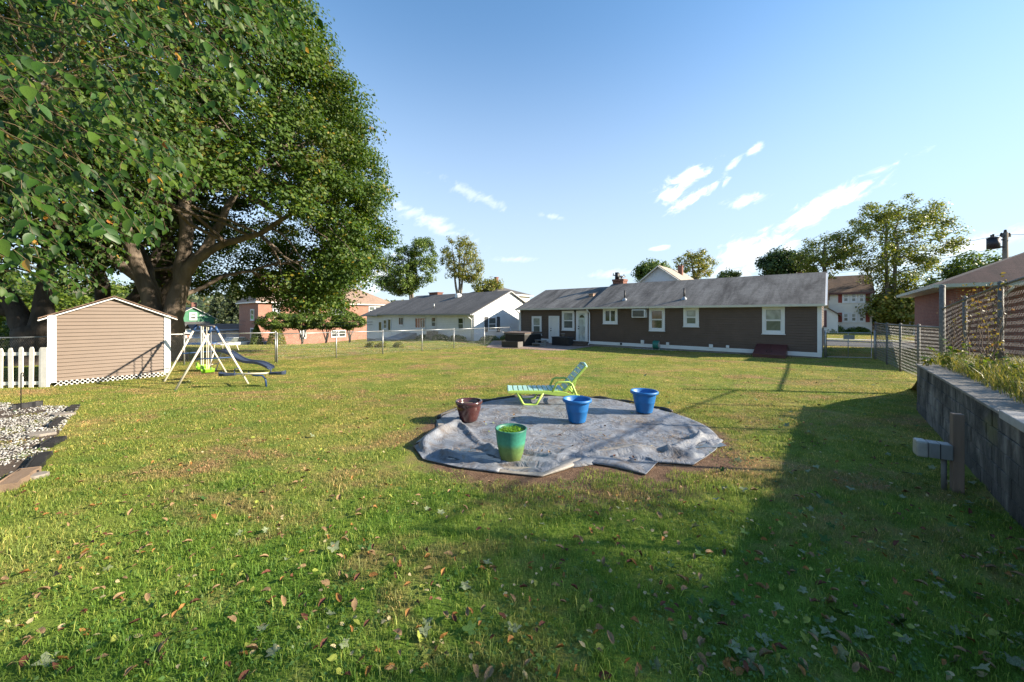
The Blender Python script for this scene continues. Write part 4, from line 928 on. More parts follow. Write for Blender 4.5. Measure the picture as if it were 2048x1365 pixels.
# gate between the house corner and the fence
ga, gb = G(1651, 716.5), G(1745, 718.5); gv_ = gb - ga; gl = gv_.length; ang = math.atan2(gv_.y, gv_.x)
g = thing('chain_link_gate', 'low chain-link gate beside the brown house, small sign plate on it', 'gate', ga, ang)
for x in (-.02, gl + .08): m = MB(); m.tube([(x, 0, -.05), (x, 0, 1.32)], .035, 8); m.build('gate_post', galv, g, smooth=True)
gl2 = gl - .04
m = MB(); m.tube([(.04, 0, .06), (.04, 0, 1.2), (gl2, 0, 1.2), (gl2, 0, .06), (.04, 0, .06)], .021, 8); m.tube([(gl2 / 2, 0, .06), (gl2 / 2, 0, 1.2)], .018, 8); m.build('gate_frame', galv, g, smooth=True)
m = MB(); m.box(gl2 / 2 - .2, gl2 / 2 + .24, -.03, -.018, .90, 1.10); m.build('sign_plate', M('grey_plate', (.20, .21, .20), .6), g)
m = MB(); cell = .06; nw = int((gl2 - .06) / cell); nv = 19
for i in range(nw):
    m.tube([(.05 + (i + (j % 2)) * cell, 0, .07 + j * cell) for j in range(nv + 1)], .0018, 3, False)
stuff(m.build('wire_mesh', galv, g))
# power outlet post in front of the wall
p = G(1914, 984); op = thing('outlet_post', 'short wooden post carrying a grey electrical box beside the block wall', 'post', p, rad(-34))
m = MB(); m.box(-.045, .045, -.045, .045, -.1, .885); m.build('post', M('pressure_treated_post', (.17, .125, .095), .85, .3, 4, (20, .6), stretch=(1, 1, .1)), op, bevel=.004)
gb_ = M('grey_electrical_box', (.17, .18, .185), .45, .12, 6)
m = MB(); m.box(-.235, -.047, -.075, .075, .36, .53); eb = m.build('electrical_box', gb_, op, bevel=.008)
m = MB(); m.box(-.335, -.237, -.08, .08, .352, .538); m.build('weather_cover', M('pale_cover', (.30, .30, .28), .45, .2, 9), eb, bevel=.02)
m = MB(); m.box(-.15, -.142, -.0765, .0765, .359, .531); m.build('seam', dark_metal, eb)
m = MB(); m.tube([(-.10, 0, -.05), (-.10, 0, .37)], .024, 10); m.build('conduit', M('grey_pvc', (.13, .13, .125), .6), op, smooth=True)

# ================================================================== SHED AND PICKET FENCE
SH = Frame((-11.32, 12.18, 0)); sw = 2.42
# local y = along the gable face (away), local -x = depth; the face is x = 0, y in [-sw, 0]
s = thing('garden_shed', 'tan vinyl-sided shed with white trim and low gable roof', 'shed', SH.o, ANG)
zb_, ze_, zp_ = .13, 1.97, 2.53; sd = 2.6
m = MB(); m.prism([(-sw, zb_), (0, zb_), (0, ze_), (-sw / 2, zp_ - .06), (-sw, ze_)], 'x', -sd, -.025); m.build('wall', tanv, s)
k = 0; z = zb_; st_ = .105
while z < zp_ - .1:
    t = min(z + st_, zp_ - .07)
    def lim(zz): 
        if zz <= ze_: return -sw, 0
        f_ = (zz - ze_) / (zp_ - .06 - ze_); return -sw + f_ * sw / 2, -f_ * sw / 2
    a0, a1 = lim(z); c0, c1 = lim(t)
    m = MB(); m.add([(.012, a0, z), (.012, a1, z), (-.018, c1, t), (-.018, c0, t), (-.022, a0, z), (-.022, a1, z), (-.024, c1, t), (-.024, c0, t)],
                    [(0, 1, 2, 3), (0, 4, 5, 1), (1, 5, 6, 2), (3, 7, 4, 0), (2, 6, 7, 3), (4, 7, 6, 5)]); m.build('siding_board', tanv, s); z = t
for y0 in (-sw - .06, -.10): m = MB(); m.box(-.03, .02, y0, y0 + .16, .10, ze_ + .03); m.build('corner_board', white, s, bevel=.004)
m = MB()
for (ya, yb) in ((-sw - .22, -sw / 2), (.22, -sw / 2)):
    f_ = .22 / (sw / 2) * (zp_ - ze_); m.add([(.05, ya, ze_ - f_ + .06), (.05, yb, zp_ + .06), (-sd - .1, yb, zp_ + .06), (-sd - .1, ya, ze_ - f_ + .06), (.05, ya, ze_ - f_ + .03), (.05, yb, zp_ + .03), (-sd - .1, yb, zp_ + .03), (-sd - .1, ya, ze_ - f_ + .03)],
                    [(0, 1, 2, 3), (7, 6, 5, 4), (0, 4, 5, 1), (0, 3, 7, 4), (3, 2, 6, 7)])
m.build('roof', roof_brown, s)
f_ = .22 / (sw / 2) * (zp_ - ze_)
for (ya) in (-sw - .22, .22):
    m = MB(); m.bar((.045, ya, ze_ - f_ - .02), (.045, -sw / 2, zp_ - .02), .03, .10, (1, 0, 0)); m.build('rake_board', white, s)
lat = MB(); 
for i in range(25):
    y0 = -sw + .03 + i * .1
    for sg in (-1, 1):
        y1 = y0 + sg * .17
        if -sw - .02 <= y1 <= .03 and y0 <= .03:
            m = MB(); m.bar((.004 + .006 * sg, y0, -.03), (.004 + .006 * sg, y1, .14), .012, .03, (1, 0, 0)); m.build('lattice_strip', white, s)
pf0 = SH.wld((.03, -sw - .05, 0)); pf1 = Vector((-16.6, 9.75, 0)); d = (pf1 - pf0); L = d.length; pang = math.atan2(d.y, d.x)
f = thing('picket_fence', 'white wooden picket fence joined to the tan shed', 'picket fence', pf0, pang)
pk = MB(); w2 = .050
prof = [(-w2, 0), (w2, 0), (w2, 1.05), (w2 * .8, 1.10), (w2 * .4, 1.13), (-w2 * .4, 1.13), (-w2 * .8, 1.10), (-w2, 1.05)]
pk.prism(prof, 'y', 0, .022); pkm = pk.mesh('picket', M('chalky_white_paint', (.70, .68, .62), .7, .12, 5))
i = 0; x = .12
while x < L:
    o = bpy.data.objects.new('picket', pkm); col.objects.link(o); o.parent = f; o.location = (x, .022, R.uniform(-.04, -.01)); o.rotation_euler = (0, R.uniform(-.015, .015), 0); x += .238 + R.uniform(-.01, .01)
for z in (.12, .93): m = MB(); m.box(-.05, L, -.02, .02, z - .045, z + .045); m.build('rail', pkm.materials[0], f)
m = MB(); m.box(-.02, .13, -.03, .05, -.03, 1.10); m.build('post', pkm.materials[0], f)

# ================================================================== SWING SET
C1, C2 = Vector((-8.28, 10.27, 0)), Vector((-10.14, 11.93, 0)); SW = Frame(C1, math.atan2(C2.y - C1.y, C2.x - C1.x)); bl = (C2 - C1).length
t = thing('swing_set', 'child swing set with cream legs, lime glider seats, blue slide and see-saw', 'swing set', C1, SW.ang)
creamp = M('cream_tube', (.66, .60, .48), .45, .1); bluep = M('navy_plastic', (.030, .045, .085), .5, .25); bluef = M('blue_fitting', (.015, .05, .14), .45, .1); lime = M('lime_plastic', (.20, .44, .02), .5, .15)
hz_ = 1.66; spread = .8
def near(px, py): return SW.loc(G(px, py))
legs = [(near(350, 781), 0), (near(497, 768), 0), (near(328, 763.5), bl), (near(454, 747.5), bl)]
for (q, bx) in legs:
    top = Vector((bx, (.03 if q.y > 0 else -.03), hz_)); m = MB(); m.tube([(q.x, q.y, -.02), top], .027, 10); l_ = m.build('leg', creamp, t, smooth=True)
    e = top + (Vector((q.x, q.y, 0)) - top) * .10; m = MB(); m.tube([top + Vector((0, 0, .02)), e], .037, 10); m.build('leg_cap', bluef, l_, smooth=True)
m = MB(); m.tube([(-.06, 0, hz_ + .02), (bl + .06, 0, hz_ + .02)], .028, 10); m.build('beam', M('weathered_beam', (.16, .14, .13), .6, .2, 8), t, smooth=True)
for bx, qa, qb in ((0, legs[0][0], legs[1][0]), (bl, legs[2][0], legs[3][0])):
    fr = .48; pa = Vector((bx, 0, hz_)).lerp(Vector((qa.x, qa.y, 0)), 1 - fr); pb = Vector((bx, 0, hz_)).lerp(Vector((qb.x, qb.y, 0)), 1 - fr); m = MB(); m.tube([pa, pb], .017, 8); m.build('cross_bar', bluef, t, smooth=True)
def gz_seat(xc, zs):
    for sx in (-.13, .13):
        m = MB(); m.tube([(xc + sx, 0, hz_), (xc + sx, .0, zs + .02)], .010, 6); m.build('swing_chain', creamp, t)
    m = MB(); pr = [(-.17, .06), (-.13, -.03), (0, -.06), (.13, -.03), (.17, .06), (.15, .09), (.11, .01), (0, -.02), (-.11, .01), (-.15, .09)]
    m.prism([(xc + a, zs + b_) for a, b_ in pr], 'y', -.14, .14); s_ = m.build('seat', lime, t, bevel=.02)
    m = MB(); m.prism([(xc - .17, zs + .07), (xc + .17, zs + .07), (xc + .14, zs + .17), (xc - .14, zs + .17)], 'y', .10, .15); m.build('seat_back', lime, s_, bevel=.015)
gz_seat(.85, .36); gz_seat(1.65, .38)
# two hangers of the glider
m = MB(); m.tube([(.5, -.02, hz_), (.5, -.02, .42)], .013, 6); m.tube([(2.05, -.02, hz_), (2.05, -.02, .42)], .013, 6); m.build('glider_hanger', M('dull_steel', (.25, .26, .28), .4, .1, metal=.6), t)
# slide on the far leg
sa = SW.loc(Vector((-10.35, 13.05, .74))); sb = SW.loc(Vector((-8.55, 13.15, .12)))
m = MB(); n = 14; rows = []
dv = (sb - sa); side = Vector((-dv.y, dv.x, 0)).normalized()
for i in range(n + 1):
    u_ = i / n; c_ = sa.lerp(sb, u_) + Vector((0, 0, .07 * math.sin(u_ * 9.5) * (1 - u_ * .3)))
    rows.append([c_ + side * .17 + Vector((0, 0, .055)), c_ + side * .16, c_ - side * .16, c_ - side * .17 + Vector((0, 0, .055)), c_ - side * .195 + Vector((0, 0, .055)), c_ - side * .185 + Vector((0, 0, -.03)), c_ + side * .185 + Vector((0, 0, -.03)), c_ + side * .195 + Vector((0, 0, .055))])
m.grid(rows, True)
m.build('slide', bluep, t, smooth=False)
for sg in (-.2, .2):
    q = sa + side * sg; m = MB(); dd_ = dv.normalized(); hd = Vector((dd_.x, dd_.y, 0)).normalized()
    m.tube([q + Vector((0, 0, -.0)), q + Vector((0, 0, .22)) , q + hd * .12 + Vector((0, 0, .30)), q + hd * .45 + Vector((0, 0, .26)), q + hd * .55 + Vector((0, 0, .0))], .016, 6); m.build('slide_rail', creamp, t, smooth=True)
    m = MB(); m.tube([q, q - hd * .28 + Vector((0, 0, -.88))], .02, 8); m.build('ladder_leg', creamp, t, smooth=True)
for k in range(3):
    z_ = -.25 - k * .22; m = MB(); q0 = sa - hd * (.28 * (-z_) / .88) + Vector((0, 0, z_)); m.tube([q0 + side * .2, q0 - side * .2], .015, 6); m.build('ladder_rung', creamp, t)
# see-saw
za = .37; pa = SW.loc(Vector((-7.95, 10.15, za))); pb = SW.loc(Vector((-6.42, 10.35, za + .01)))
m = MB(); m.tube([pa.lerp(pb, .1), pb.lerp(pa, .1)], .024, 8); m.build('seesaw_bar', creamp, t, smooth=True)
ax = (pb - pa).normalized(); ay = Vector((-ax.y, ax.x, 0))
for e, sg in ((pa, 1), (pb, -1)):
    m = MB()
    for (u_, wdt, hh_) in ((-.05, .08, .05), (.05, .13, .03), (.17, .13, .03), (.30, .05, .02)):
        pass
    ring = [(-.08, .05, .07), (-.02, .11, .05), (.10, .12, .03), (.24, .07, .03), (.34, .05, .03)]
    v = []
    for (u_, wdt, hz2) in ring:
        c_ = e + ax * sg * u_; v += [c_ + ay * wdt + Vector((0, 0, hz2)), c_ - ay * wdt + Vector((0, 0, hz2)), c_ - ay * wdt * .7 + Vector((0, 0, -.04)), c_ + ay * wdt * .7 + Vector((0, 0, -.04))]
    fs = [(i * 4 + j, i * 4 + (j + 1) % 4, (i + 1) * 4 + (j + 1) % 4, (i + 1) * 4 + j) for i in range(4) for j in range(4)] + [(3, 2, 1, 0), (16, 17, 18, 19)]
    m.add(v, fs); s_ = m.build('seesaw_seat', bluep, t, bevel=.012)
    h0 = e + ax * sg * .33; m = MB(); m.tube([h0, h0 + Vector((0, 0, .10)) - ax * sg * .04, h0 + Vector((0, 0, .16)) + ax * sg * .02 + ay * .06, h0 + Vector((0, 0, .16)) + ax * sg * .08, h0 + Vector((0, 0, .14)) - ay * .06 + ax * sg * .02, h0 + Vector((0, 0, .10)) - ax * sg * .04], .014, 6); m.build('seesaw_handle', bluep, s_, smooth=True)
pm = pa.lerp(pb, .52); m = MB(); lg = legs[1][0]; m.tube([Vector((lg.x, lg.y, .33)), pm + Vector((0, 0, -.05)), pm + ax * .22 + Vector((0, 0, -.06)), pm + ax * .30 + Vector((0, 0, -.16)), pm + ax * .32 + Vector((0, 0, -.37))], .024, 8); m.build('seesaw_pivot', bluef, t, smooth=True)

# ================================================================== POOL LINER, POTS, LOUNGER
out_px = [(830, 893), (850, 921), (920, 935), (1000, 944), (1085, 952), (1135, 938), (1200, 928), (1285, 948), (1312, 926), (1380, 930), (1425, 905), (1442, 885),
          (1410, 852), (1330, 822), (1250, 805), (1170, 796), (1090, 793), (1000, 799), (930, 815), (885, 832), (872, 848), (880, 866)]
oa = []
for px, py in out_px:
    g = G(px, py); oa.append((math.atan2(g.y - TC[1], g.x - TC[0]), math.hypot(g.x - TC[0], g.y - TC[1])))
oa.sort(); oang = np.array([a for a, _ in oa]); orad = np.array([r_ for _, r_ in oa])
oang = np.concatenate([oang - 2 * np.pi, oang, oang + 2 * np.pi]); orad = np.tile(orad, 3)
lm = bpy.data.materials.new('grey_pool_liner'); nt, b = nodes(lm)
n1 = tex_noise(nt, 1.3, 6, .65, 'World'); n2 = tex_noise(nt, 11, 5, .7, 'World'); n3 = tex_noise(nt, 3.2, 5, .75, 'World', None, .6)
c_ = ramp(nt, n1, [(.3, (.12, .138, .17)), (.52, (.205, .22, .25)), (.72, (.285, .285, .29))])
c_ = mixrgb(nt, 1.0, c_, ramp(nt, n2, [(.3, (.8, .8, .8)), (.7, (1.08, 1.08, 1.08))]), 'MULTIPLY')
dm = nt.nodes.new('ShaderNodeMapRange'); nt.links.new(n3, dm.inputs[0]); dm.inputs[1].default_value = .47; dm.inputs[2].default_value = .66; dm.inputs[4].default_value = .8
c_ = mixrgb(nt, dm.outputs[0], c_, (.105, .078, .056))
nt.links.new(c_, b.inputs['Base Color']); b.inputs['Roughness'].default_value = .52; b.inputs['Specular IOR Level'].default_value = .35
rg = mth(nt, 'ABSOLUTE', mth(nt, 'SUBTRACT', tex_noise(nt, 2.6, 4, .55, 'World', None, 1.6), .5)); add_bump(nt, b, mth(nt, 'MINIMUM', rg, .12), .55, .10)
def vnoise(x, y, s):
    v = 0
    for k, (a, b_, p_) in enumerate(((1.0, .6, .3), (-.7, 1.1, 1.7), (.4, -1.3, 4.1), (1.6, 1.2, 2.2))): v = v + np.sin(s * (a * x + b_ * y) + p_ + .7 * np.sin(s * .6 * (b_ * x - a * y) + k)) / (1 + .4 * k)
    return v / 2.2
nt_, nr_ = 300, 64
th = np.linspace(-np.pi, np.pi, nt_, endpoint=False); rho = np.linspace(0, 1, nr_) ** .8
TH, RH = np.meshgrid(th, rho); RR = np.interp(TH, oang, orad)
def bell(x, c0, w0): return np.exp(-((x - c0) / w0) ** 2)
front = np.clip(-np.sin(TH - .05), 0, 1) ** .6; wr = np.clip(.2 + .9 * front, 0, 1.1)
X = TC[0] + RH * RR * np.cos(TH); Y = TC[1] + RH * RR * np.sin(TH)
ed = np.clip((RH - .55) / .4, 0, 1); ed = ed * ed * (3 - 2 * ed)
wx = X + .12 * vnoise(X, Y, 3.1); wy = Y + .12 * vnoise(Y, X, 2.7)
r1_ = np.clip(1 - np.abs(vnoise(wx, wy, 1.9)) * 1.6, 0, 1) ** 5; r2_ = np.clip(1 - np.abs(vnoise(wy * 1.3, wx, 3.4)) * 1.5, 0, 1) ** 5
Z = .010 + .012 * r1_ + .008 * r2_ + wr * ed * (.055 * r1_ + .035 * r2_ + .02 * np.abs(vnoise(wx, wy, 6.0)))
def fold(path, hgt, w0):
    global Z
    q = [G(*p) for p in path]; dm_ = np.full(X.shape, 9.0)
    for a_, c_ in zip(q[:-1], q[1:]):
        ex, ey = c_.x - a_.x, c_.y - a_.y; t_ = np.clip(((X - a_.x) * ex + (Y - a_.y) * ey) / (ex * ex + ey * ey), 0, 1)
        dm_ = np.minimum(dm_, np.hypot(X - a_.x - t_ * ex, Y - a_.y - t_ * ey))
    Z = Z + .72 * hgt * np.exp(-(dm_ / (w0 * .8)) ** 2) * (.75 + .25 * vnoise(X, Y, 4.0))
for pth, hgt, w0 in (([(915, 846), (880, 872), (845, 898)], .16, .10), ([(918, 848), (958, 888), (1012, 926)], .10, .055), ([(925, 897), (1000, 906), (1040, 918)], .07, .05),
                     ([(1035, 905), (1120, 926), (1185, 912)], .11, .06), ([(1190, 914), (1320, 905), (1385, 916)], .13, .07), ([(1290, 872), (1332, 845)], .035, .05),
                     ([(1372, 848), (1398, 882), (1385, 900)], .06, .06), ([(1335, 908), (1400, 882), (1440, 880)], .12, .07), ([(945, 838), (1010, 846), (1100, 851)], .025, .05),
                     ([(1240, 848), (1246, 902)], .025, .05), ([(1010, 930), (1060, 935), (1110, 940)], .08, .06), ([(870, 905), (930, 922), (990, 930)], .07, .05), ([(1060, 880), (1150, 890), (1230, 884)], .02, .05)):
    fold(pth, hgt, w0)
Z *= np.clip((1.0 - RH) / .03, .12, 1)
Z = np.maximum(Z, .008)
V = np.stack([X - TC[0], Y - TC[1], Z], -1).reshape(-1, 3); ix = np.arange(nt_ * nr_).reshape(nr_, nt_)
nx_ = np.roll(ix, -1, axis=1); Fq = np.stack([ix[:-1], nx_[:-1], nx_[1:], ix[1:]], -1).reshape(-1, 4)
tp = thing('pool_liner', 'large round grey pool liner lying wrinkled on bare soil', 'pool liner', (TC[0], TC[1], 0))
sh_ = fast_obj('liner_sheet', V, Fq, lm, tp, smooth=True)
so_ = sh_.modifiers.new('thick', 'SOLIDIFY'); so_.thickness = .003; so_.offset = 1
# folded-over edge flaps, paler underside up
lu = M('pale_liner_underside', (.27, .245, .215), .6, .2, 3, (6, .4, .03), coord='World')
def flap(path_px, width, lift, mat, name='folded_edge', seed=0):
    r_ = random.Random(seed); pts = [G(*p) for p in path_px]; P = []
    for i in range(len(pts) - 1):
        for k in range(10): P.append(pts[i].lerp(pts[i + 1], k / 10))
    P.append(pts[-1]); n = len(P); rows = []
    ctr = Vector((TC[0], TC[1], 0))
    for i, p in enumerate(P):
        u_ = i / (n - 1); inn = (ctr - p); inn.z = 0; inn.normalize(); w_ = width * (.30 + .70 * math.sin(math.pi * min(1, max(0, u_ * .9 + .05)))) * (1 + .22 * math.sin(u_ * 5.3 + seed))
        l_ = lift * (.65 + .35 * math.sin(u_ * 6.1 + seed * 2))
        sec = [(-.02, .006), (-.035, .025), (-.02, l_ * .7), (.25 * w_, l_), (.55 * w_, l_ * (.85 + .15 * math.sin(u_ * 7 + seed))), (.8 * w_, l_ * .75), (w_, .03 + l_ * .35)]
        rows.append([p + inn * a + Vector((0, 0, z)) - ctr for a, z in sec])
    m = MB(); m.grid(rows)
    o = m.build(name, mat, tp, smooth=True); s_ = o.modifiers.new('thick', 'SOLIDIFY'); s_.thickness = .004
    return o
flap([(832, 895), (850, 920), (920, 936), (1000, 946)], .12, .045, lm, seed=1)
flap([(990, 945), (1085, 954), (1130, 940), (1200, 912)], .20, .06, lu, seed=2)
flap([(1165, 925), (1230, 935), (1288, 950), (1312, 925)], .34, .06, lm, seed=3)
flap([(1190, 912), (1290, 908), (1330, 905)], .24, .08, lu, seed=5)
flap([(1300, 925), (1382, 931), (1425, 903), (1441, 884)], .20, .05, lm, seed=4)
flap([(836, 888), (858, 872), (880, 855), (876, 842)], .24, .07, lu, seed=6)
# dark rolled hem round the back
m = MB(); pts = []
for k in range(60):
    a = rad(20 + 150 * k / 59); rr0 = float(np.interp(a, oang, orad)); pts.append((rr0 * math.cos(a) * 1.005, rr0 * math.sin(a) * 1.005, .025 + .012 * math.sin(k * .9)))
m.tube(pts, [.028 + .010 * math.sin(k * 1.3) for k in range(60)], 7); m.build('rolled_hem', M('dark_liner_hem', (.045, .042, .042), .6, .3, 7), tp, smooth=True)
# rainwater standing in the folds
wm_ = M('rainwater', (.045, .05, .05), .04, .1, 3, spec=.9)
for (px, py, rx, ry) in ((945, 912, .42, .22), (1400, 893, .34, .16), (1000, 925, .2, .08)):
    g = G(px, py); m = MB(); v = [(g.x - TC[0] + rx * math.cos(a_ * .19635) * (1 + .2 * math.sin(a_ * 1.3)), g.y - TC[1] + ry * math.sin(a_ * .19635) * (1 + .2 * math.cos(a_ * .9)), .034) for a_ in range(32)]
    m.add(v, [tuple(range(32))]); m.build('puddle', wm_, tp)

def pot(name, label, px, py, prof, inner, mat, fill=None, n=48, group=None, extra=None):
    g = G(px, py); t = thing(name, label, 'plant pot', (g.x, g.y + prof[1][0], .03), 0, group)
    m = MB(); m.lathe(prof + inner, n); m.build('pot_body', mat, t, smooth=True)
    if fill: m = MB(); m.lathe([(fill[0], fill[1]), (fill[0] * .6, fill[1] + .012), (0, fill[1] + .02)], 32); m.build(fill[2], fill[3], t, smooth=True)
    return t
blue = M('blue_plastic', (.005, .125, .37), .5, .16, 6, (30, .15))
def bluepot(px, py, s, label):
    pr = [(0, 0), (.150 * s, 0), (.155 * s, .012), (.196 * s, .20 * s), (.200 * s, .205 * s), (.2005 * s, .215 * s), (.224 * s, .355 * s), (.226 * s, .365 * s), (.262 * s, .372 * s), (.270 * s, .388 * s), (.268 * s, .412 * s), (.258 * s, .424 * s), (.240 * s, .424 * s)]
    return pot('blue_pot', label, px, py, pr, [(.226 * s, .40 * s), (.150 * s, .05), (0, .05)], blue)
bluepot(1157, 851, 1.0, 'empty blue plastic pot in the middle of the grey liner')
bluepot(1294, 831, 1.02, 'empty blue plastic pot at the dark hemmed edge of the liner')
gm_ = bpy.data.materials.new('weathered_green_glaze'); nt, b = nodes(gm_)
o_ = nt.nodes.new('ShaderNodeTexCoord').outputs['Object']; sp_ = nt.nodes.new('ShaderNodeSeparateXYZ'); nt.links.new(o_, sp_.inputs[0])
hgt = mth(nt, 'ADD', sp_.outputs[2], mth(nt, 'MULTIPLY', mth(nt, 'SUBTRACT', tex_noise(nt, 3, 4), .5), .10))
c_ = ramp(nt, mth(nt, 'MULTIPLY', hgt, 2.2), [(.05, (.13, .17, .04)), (.42, (.10, .20, .06)), (.56, (.045, .25, .17)), (.85, (.03, .19, .14)), (1.0, (.015, .085, .05))])
c_ = mixrgb(nt, 1.0, c_, ramp(nt, tex_noise(nt, 22, 5, .7), [(.3, (.75, .75, .75)), (.75, (1.2, 1.2, 1.2))]), 'MULTIPLY')
nt.links.new(c_, b.inputs['Base Color']); b.inputs['Roughness'].default_value = .5
duck = M('duckweed', (.10, .24, .015), .8, .4, 30, (60, .8))
gp = pot('green_pot', 'weathered green pot brimming with bright duckweed on the liner', 1022, 931, [(0, 0), (.125, 0), (.135, .01), (.165, .10), (.190, .22), (.206, .34), (.212, .405), (.218, .425), (.212, .432), (.200, .430)],
    [(.192, .40), (.17, .25), (0, .25)], gm_, (.19, .385, 'duckweed', duck))
pts = rng.normal(size=(900, 3)) * .075; pts[:, 2] = .398 + rng.random(900) * .02; pts = pts[np.hypot(pts[:, 0], pts[:, 1]) < .185]
V_, F_ = leaf_cloud(pts, rng.normal(size=(len(pts), 3)) * .4 + np.array([0, 0, 1]), rng.uniform(.012, .026, len(pts)))
stuff(fast_obj('duckweed_leaf', V_, F_, leaf_mat('duckweed_leaf', [(0, (.08, .19, .01)), (1, (.22, .42, .03))], .25), gp))
brn = M('brown_glaze', (.060, .018, .016), .22, .35, 4, coat=.4)
pot('brown_pot', 'glossy dark brown glazed pot with thick collar at the liner edge', 936, 849, [(0, 0), (.14, 0), (.155, .012), (.185, .10), (.213, .20), (.225, .255), (.221, .27), (.224, .28), (.226, .305), (.245, .318), (.255, .34), (.252, .365), (.24, .375), (.215, .372)],
    [(.205, .34), (.19, .2), (0, .2)], brn, (.20, .30, 'soil', MATS['soil']))

# lounger
lg = thing('sun_lounger', 'lime green plastic sun lounger with raised back at the edge of the liner', 'sun lounger', (-.10, 8.12, 0), rad(1.5))
lim = M('lime_lounger_plastic', (.40, .56, .10), .42, .08, 3); skyp = M('sky_tinted_lounger_top', (.30, .50, .43), .42, .08, 3); LW = .60  # seat and back tops tinted teal, sky reflection put into the colour
for y in (0.02, LW - .02):
    m = MB(); m.prism([(0.0, .30), (.03, .275), (.85, .255), (1.1, .215), (1.38, .205), (1.60, .20), (1.60, .235), (1.38, .26), (1.28, .30), (1.10, .325), (.03, .335), (0, .325)], 'y', y - .022, y + .022); m.build('side_rail', lim, lg, bevel=.008)
    m = MB(); m.tube([(.20, y, .30), (.345, y, .045), (.39, y, .02), (.60, y, .02), (.645, y, .045), (.79, y, .28)], .026, 8); m.build('front_leg', lim, lg, smooth=True)
    m = MB(); m.tube([(.99, y, .30), (1.085, y, .49), (1.13, y, .515), (1.36, y, .515), (1.42, y, .485), (1.53, y, .22), (1.60, y, .0)], .025, 8); m.build('arm_rest', lim, lg, smooth=True)
for k in range(11):
    x0 = .02 + k * .112; m = MB(); m.box(x0, x0 + .094, .03, LW - .03, .322, .348); m.build('seat_slat', skyp, lg, bevel=.008)
m = MB(); m.box(0.0, .06, .0, LW, .30, .352); m.build('foot_edge', skyp, lg, bevel=.02)
ba = Vector((1.27, 0, .315)); be = Vector((1.74, 0, .86)); bd = (be - ba); bn = Vector((-bd.z, 0, bd.x)).normalized()
m = MB()
for y in (.03, LW - .03): 
    m = MB(); m.bar(ba + Vector((0, y, 0)), be + Vector((0, y, 0)), .05, .05, (0, 1, 0)); m.build('back_rail', lim, lg, bevel=.008)
for k in range(6):
    p0 = ba.lerp(be, .04 + k * .16) + bn * .02; p1 = ba.lerp(be, .04 + k * .16 + .135) + bn * .02
    m = MB(); m.bar(p0 + Vector((0, LW / 2, 0)), p1 + Vector((0, LW / 2, 0)), LW - .07, .024, (0, 0, 1)); m.build('back_slat', skyp, lg, bevel=.006)
m = MB(); m.tube([be + Vector((0, .02, .0)), be + Vector((.02, LW / 2, .03)), be + Vector((0, LW - .02, 0))], .032, 8); m.build('head_edge', skyp, lg, smooth=True)
m = MB(); m.bar((1.45, .05, .26), (1.52, .05, .56), .03, .03); m.bar((1.45, LW - .05, .26), (1.52, LW - .05, .56), .03, .03); m.bar((1.45, .05, .27), (1.45, LW - .05, .27), .03, .03); m.build('back_strut', lim, lg)

# ================================================================== GRAVEL BED
pts = []
while len(pts) < 20000:
    x, y = R.uniform(-16, -5.6), R.uniform(3.1, 8.4)
    if in_poly(x, y, BED) and (vnoise(x * 1.0, y, 2.3) + .6 * vnoise(y, x, 6.1) > -.25 or R.random() < .12): pts.append((x, y, R.uniform(.0, .03)))
pebbles('white_gravel', pts, .030, wh_mat, 'white marble chips filling the weedy bed', 'gravel')
m = MB(); m.prism([(x, y) for x, y in BED], 'z', -.05, .006); tag(m.build('bed_soil', MATS['soil']), 'dark soil showing between the white chips', 'soil', kind='structure')
def strip(px0, px1, wdt, hgt, mat, name, label, cat, lift=0):
    a, c_ = G(*px0), G(*px1); d = c_ - a; o = thing(name, label, cat, a, math.atan2(d.y, d.x)); L = d.length; m = MB()
    n = 8; v = []; f = []
    for i in range(n + 1):
        x = L * i / n; s_ = .012 * math.sin(i * 1.7 + L); v += [(x, -wdt / 2 + s_, 0), (x, -wdt / 2 + s_, hgt), (x, wdt / 2 + s_, hgt * .9), (x, wdt / 2 + s_, 0)]
    for i in range(n): f += [(i * 4 + j, i * 4 + (j + 1) % 4, i * 4 + 4 + (j + 1) % 4, i * 4 + 4 + j) for j in range(4)]
    f += [(0, 1, 2, 3), (n * 4 + 3, n * 4 + 2, n * 4 + 1, n * 4)]
    m.add(v, f); m.build('strip', mat, o, bevel=.006)
    m = MB(); m.tube([(0, -wdt / 2 - .004, hgt + .004), (L, -wdt / 2 + .004, hgt + .004)], .010, 6); m.build('bead', mat, o, smooth=True); return o
edg = M('black_edging', (.018, .018, .020), .5, .35, 7)
strip((24, 820), (86, 812), .05, .11, edg, 'garden_edging', 'upright black plastic edging along the far side of the gravel bed', 'edging')
strip((152, 815), (140, 825), .10, .06, edg, 'garden_edging', 'short black edging stub beside the farthest flat stone', 'edging')
strip((122, 841), (105, 857), .09, .06, edg, 'garden_edging', 'black edging piece between the two flat stones', 'edging')
strip((120, 882), (92, 897), .13, .07, edg, 'garden_edging', 'broad black edging piece next to the pale flagstone', 'edging')
strip((89, 914), (58, 955), .12, .07, edg, 'garden_edging', 'long black edging piece ending at the wooden timber', 'edging')
tw = M('timber_brown', (.20, .135, .09), .85, .3, 3, (25, .6), stretch=(.1, 1, 1))
strip((60, 950), (10, 985), .16, .09, tw, 'landscape_timber', 'weathered brown timber closing the corner of the gravel bed', 'timber')
fs_ = M('flagstone', (.24, .21, .18), .9, .15, 5, (25, .5))
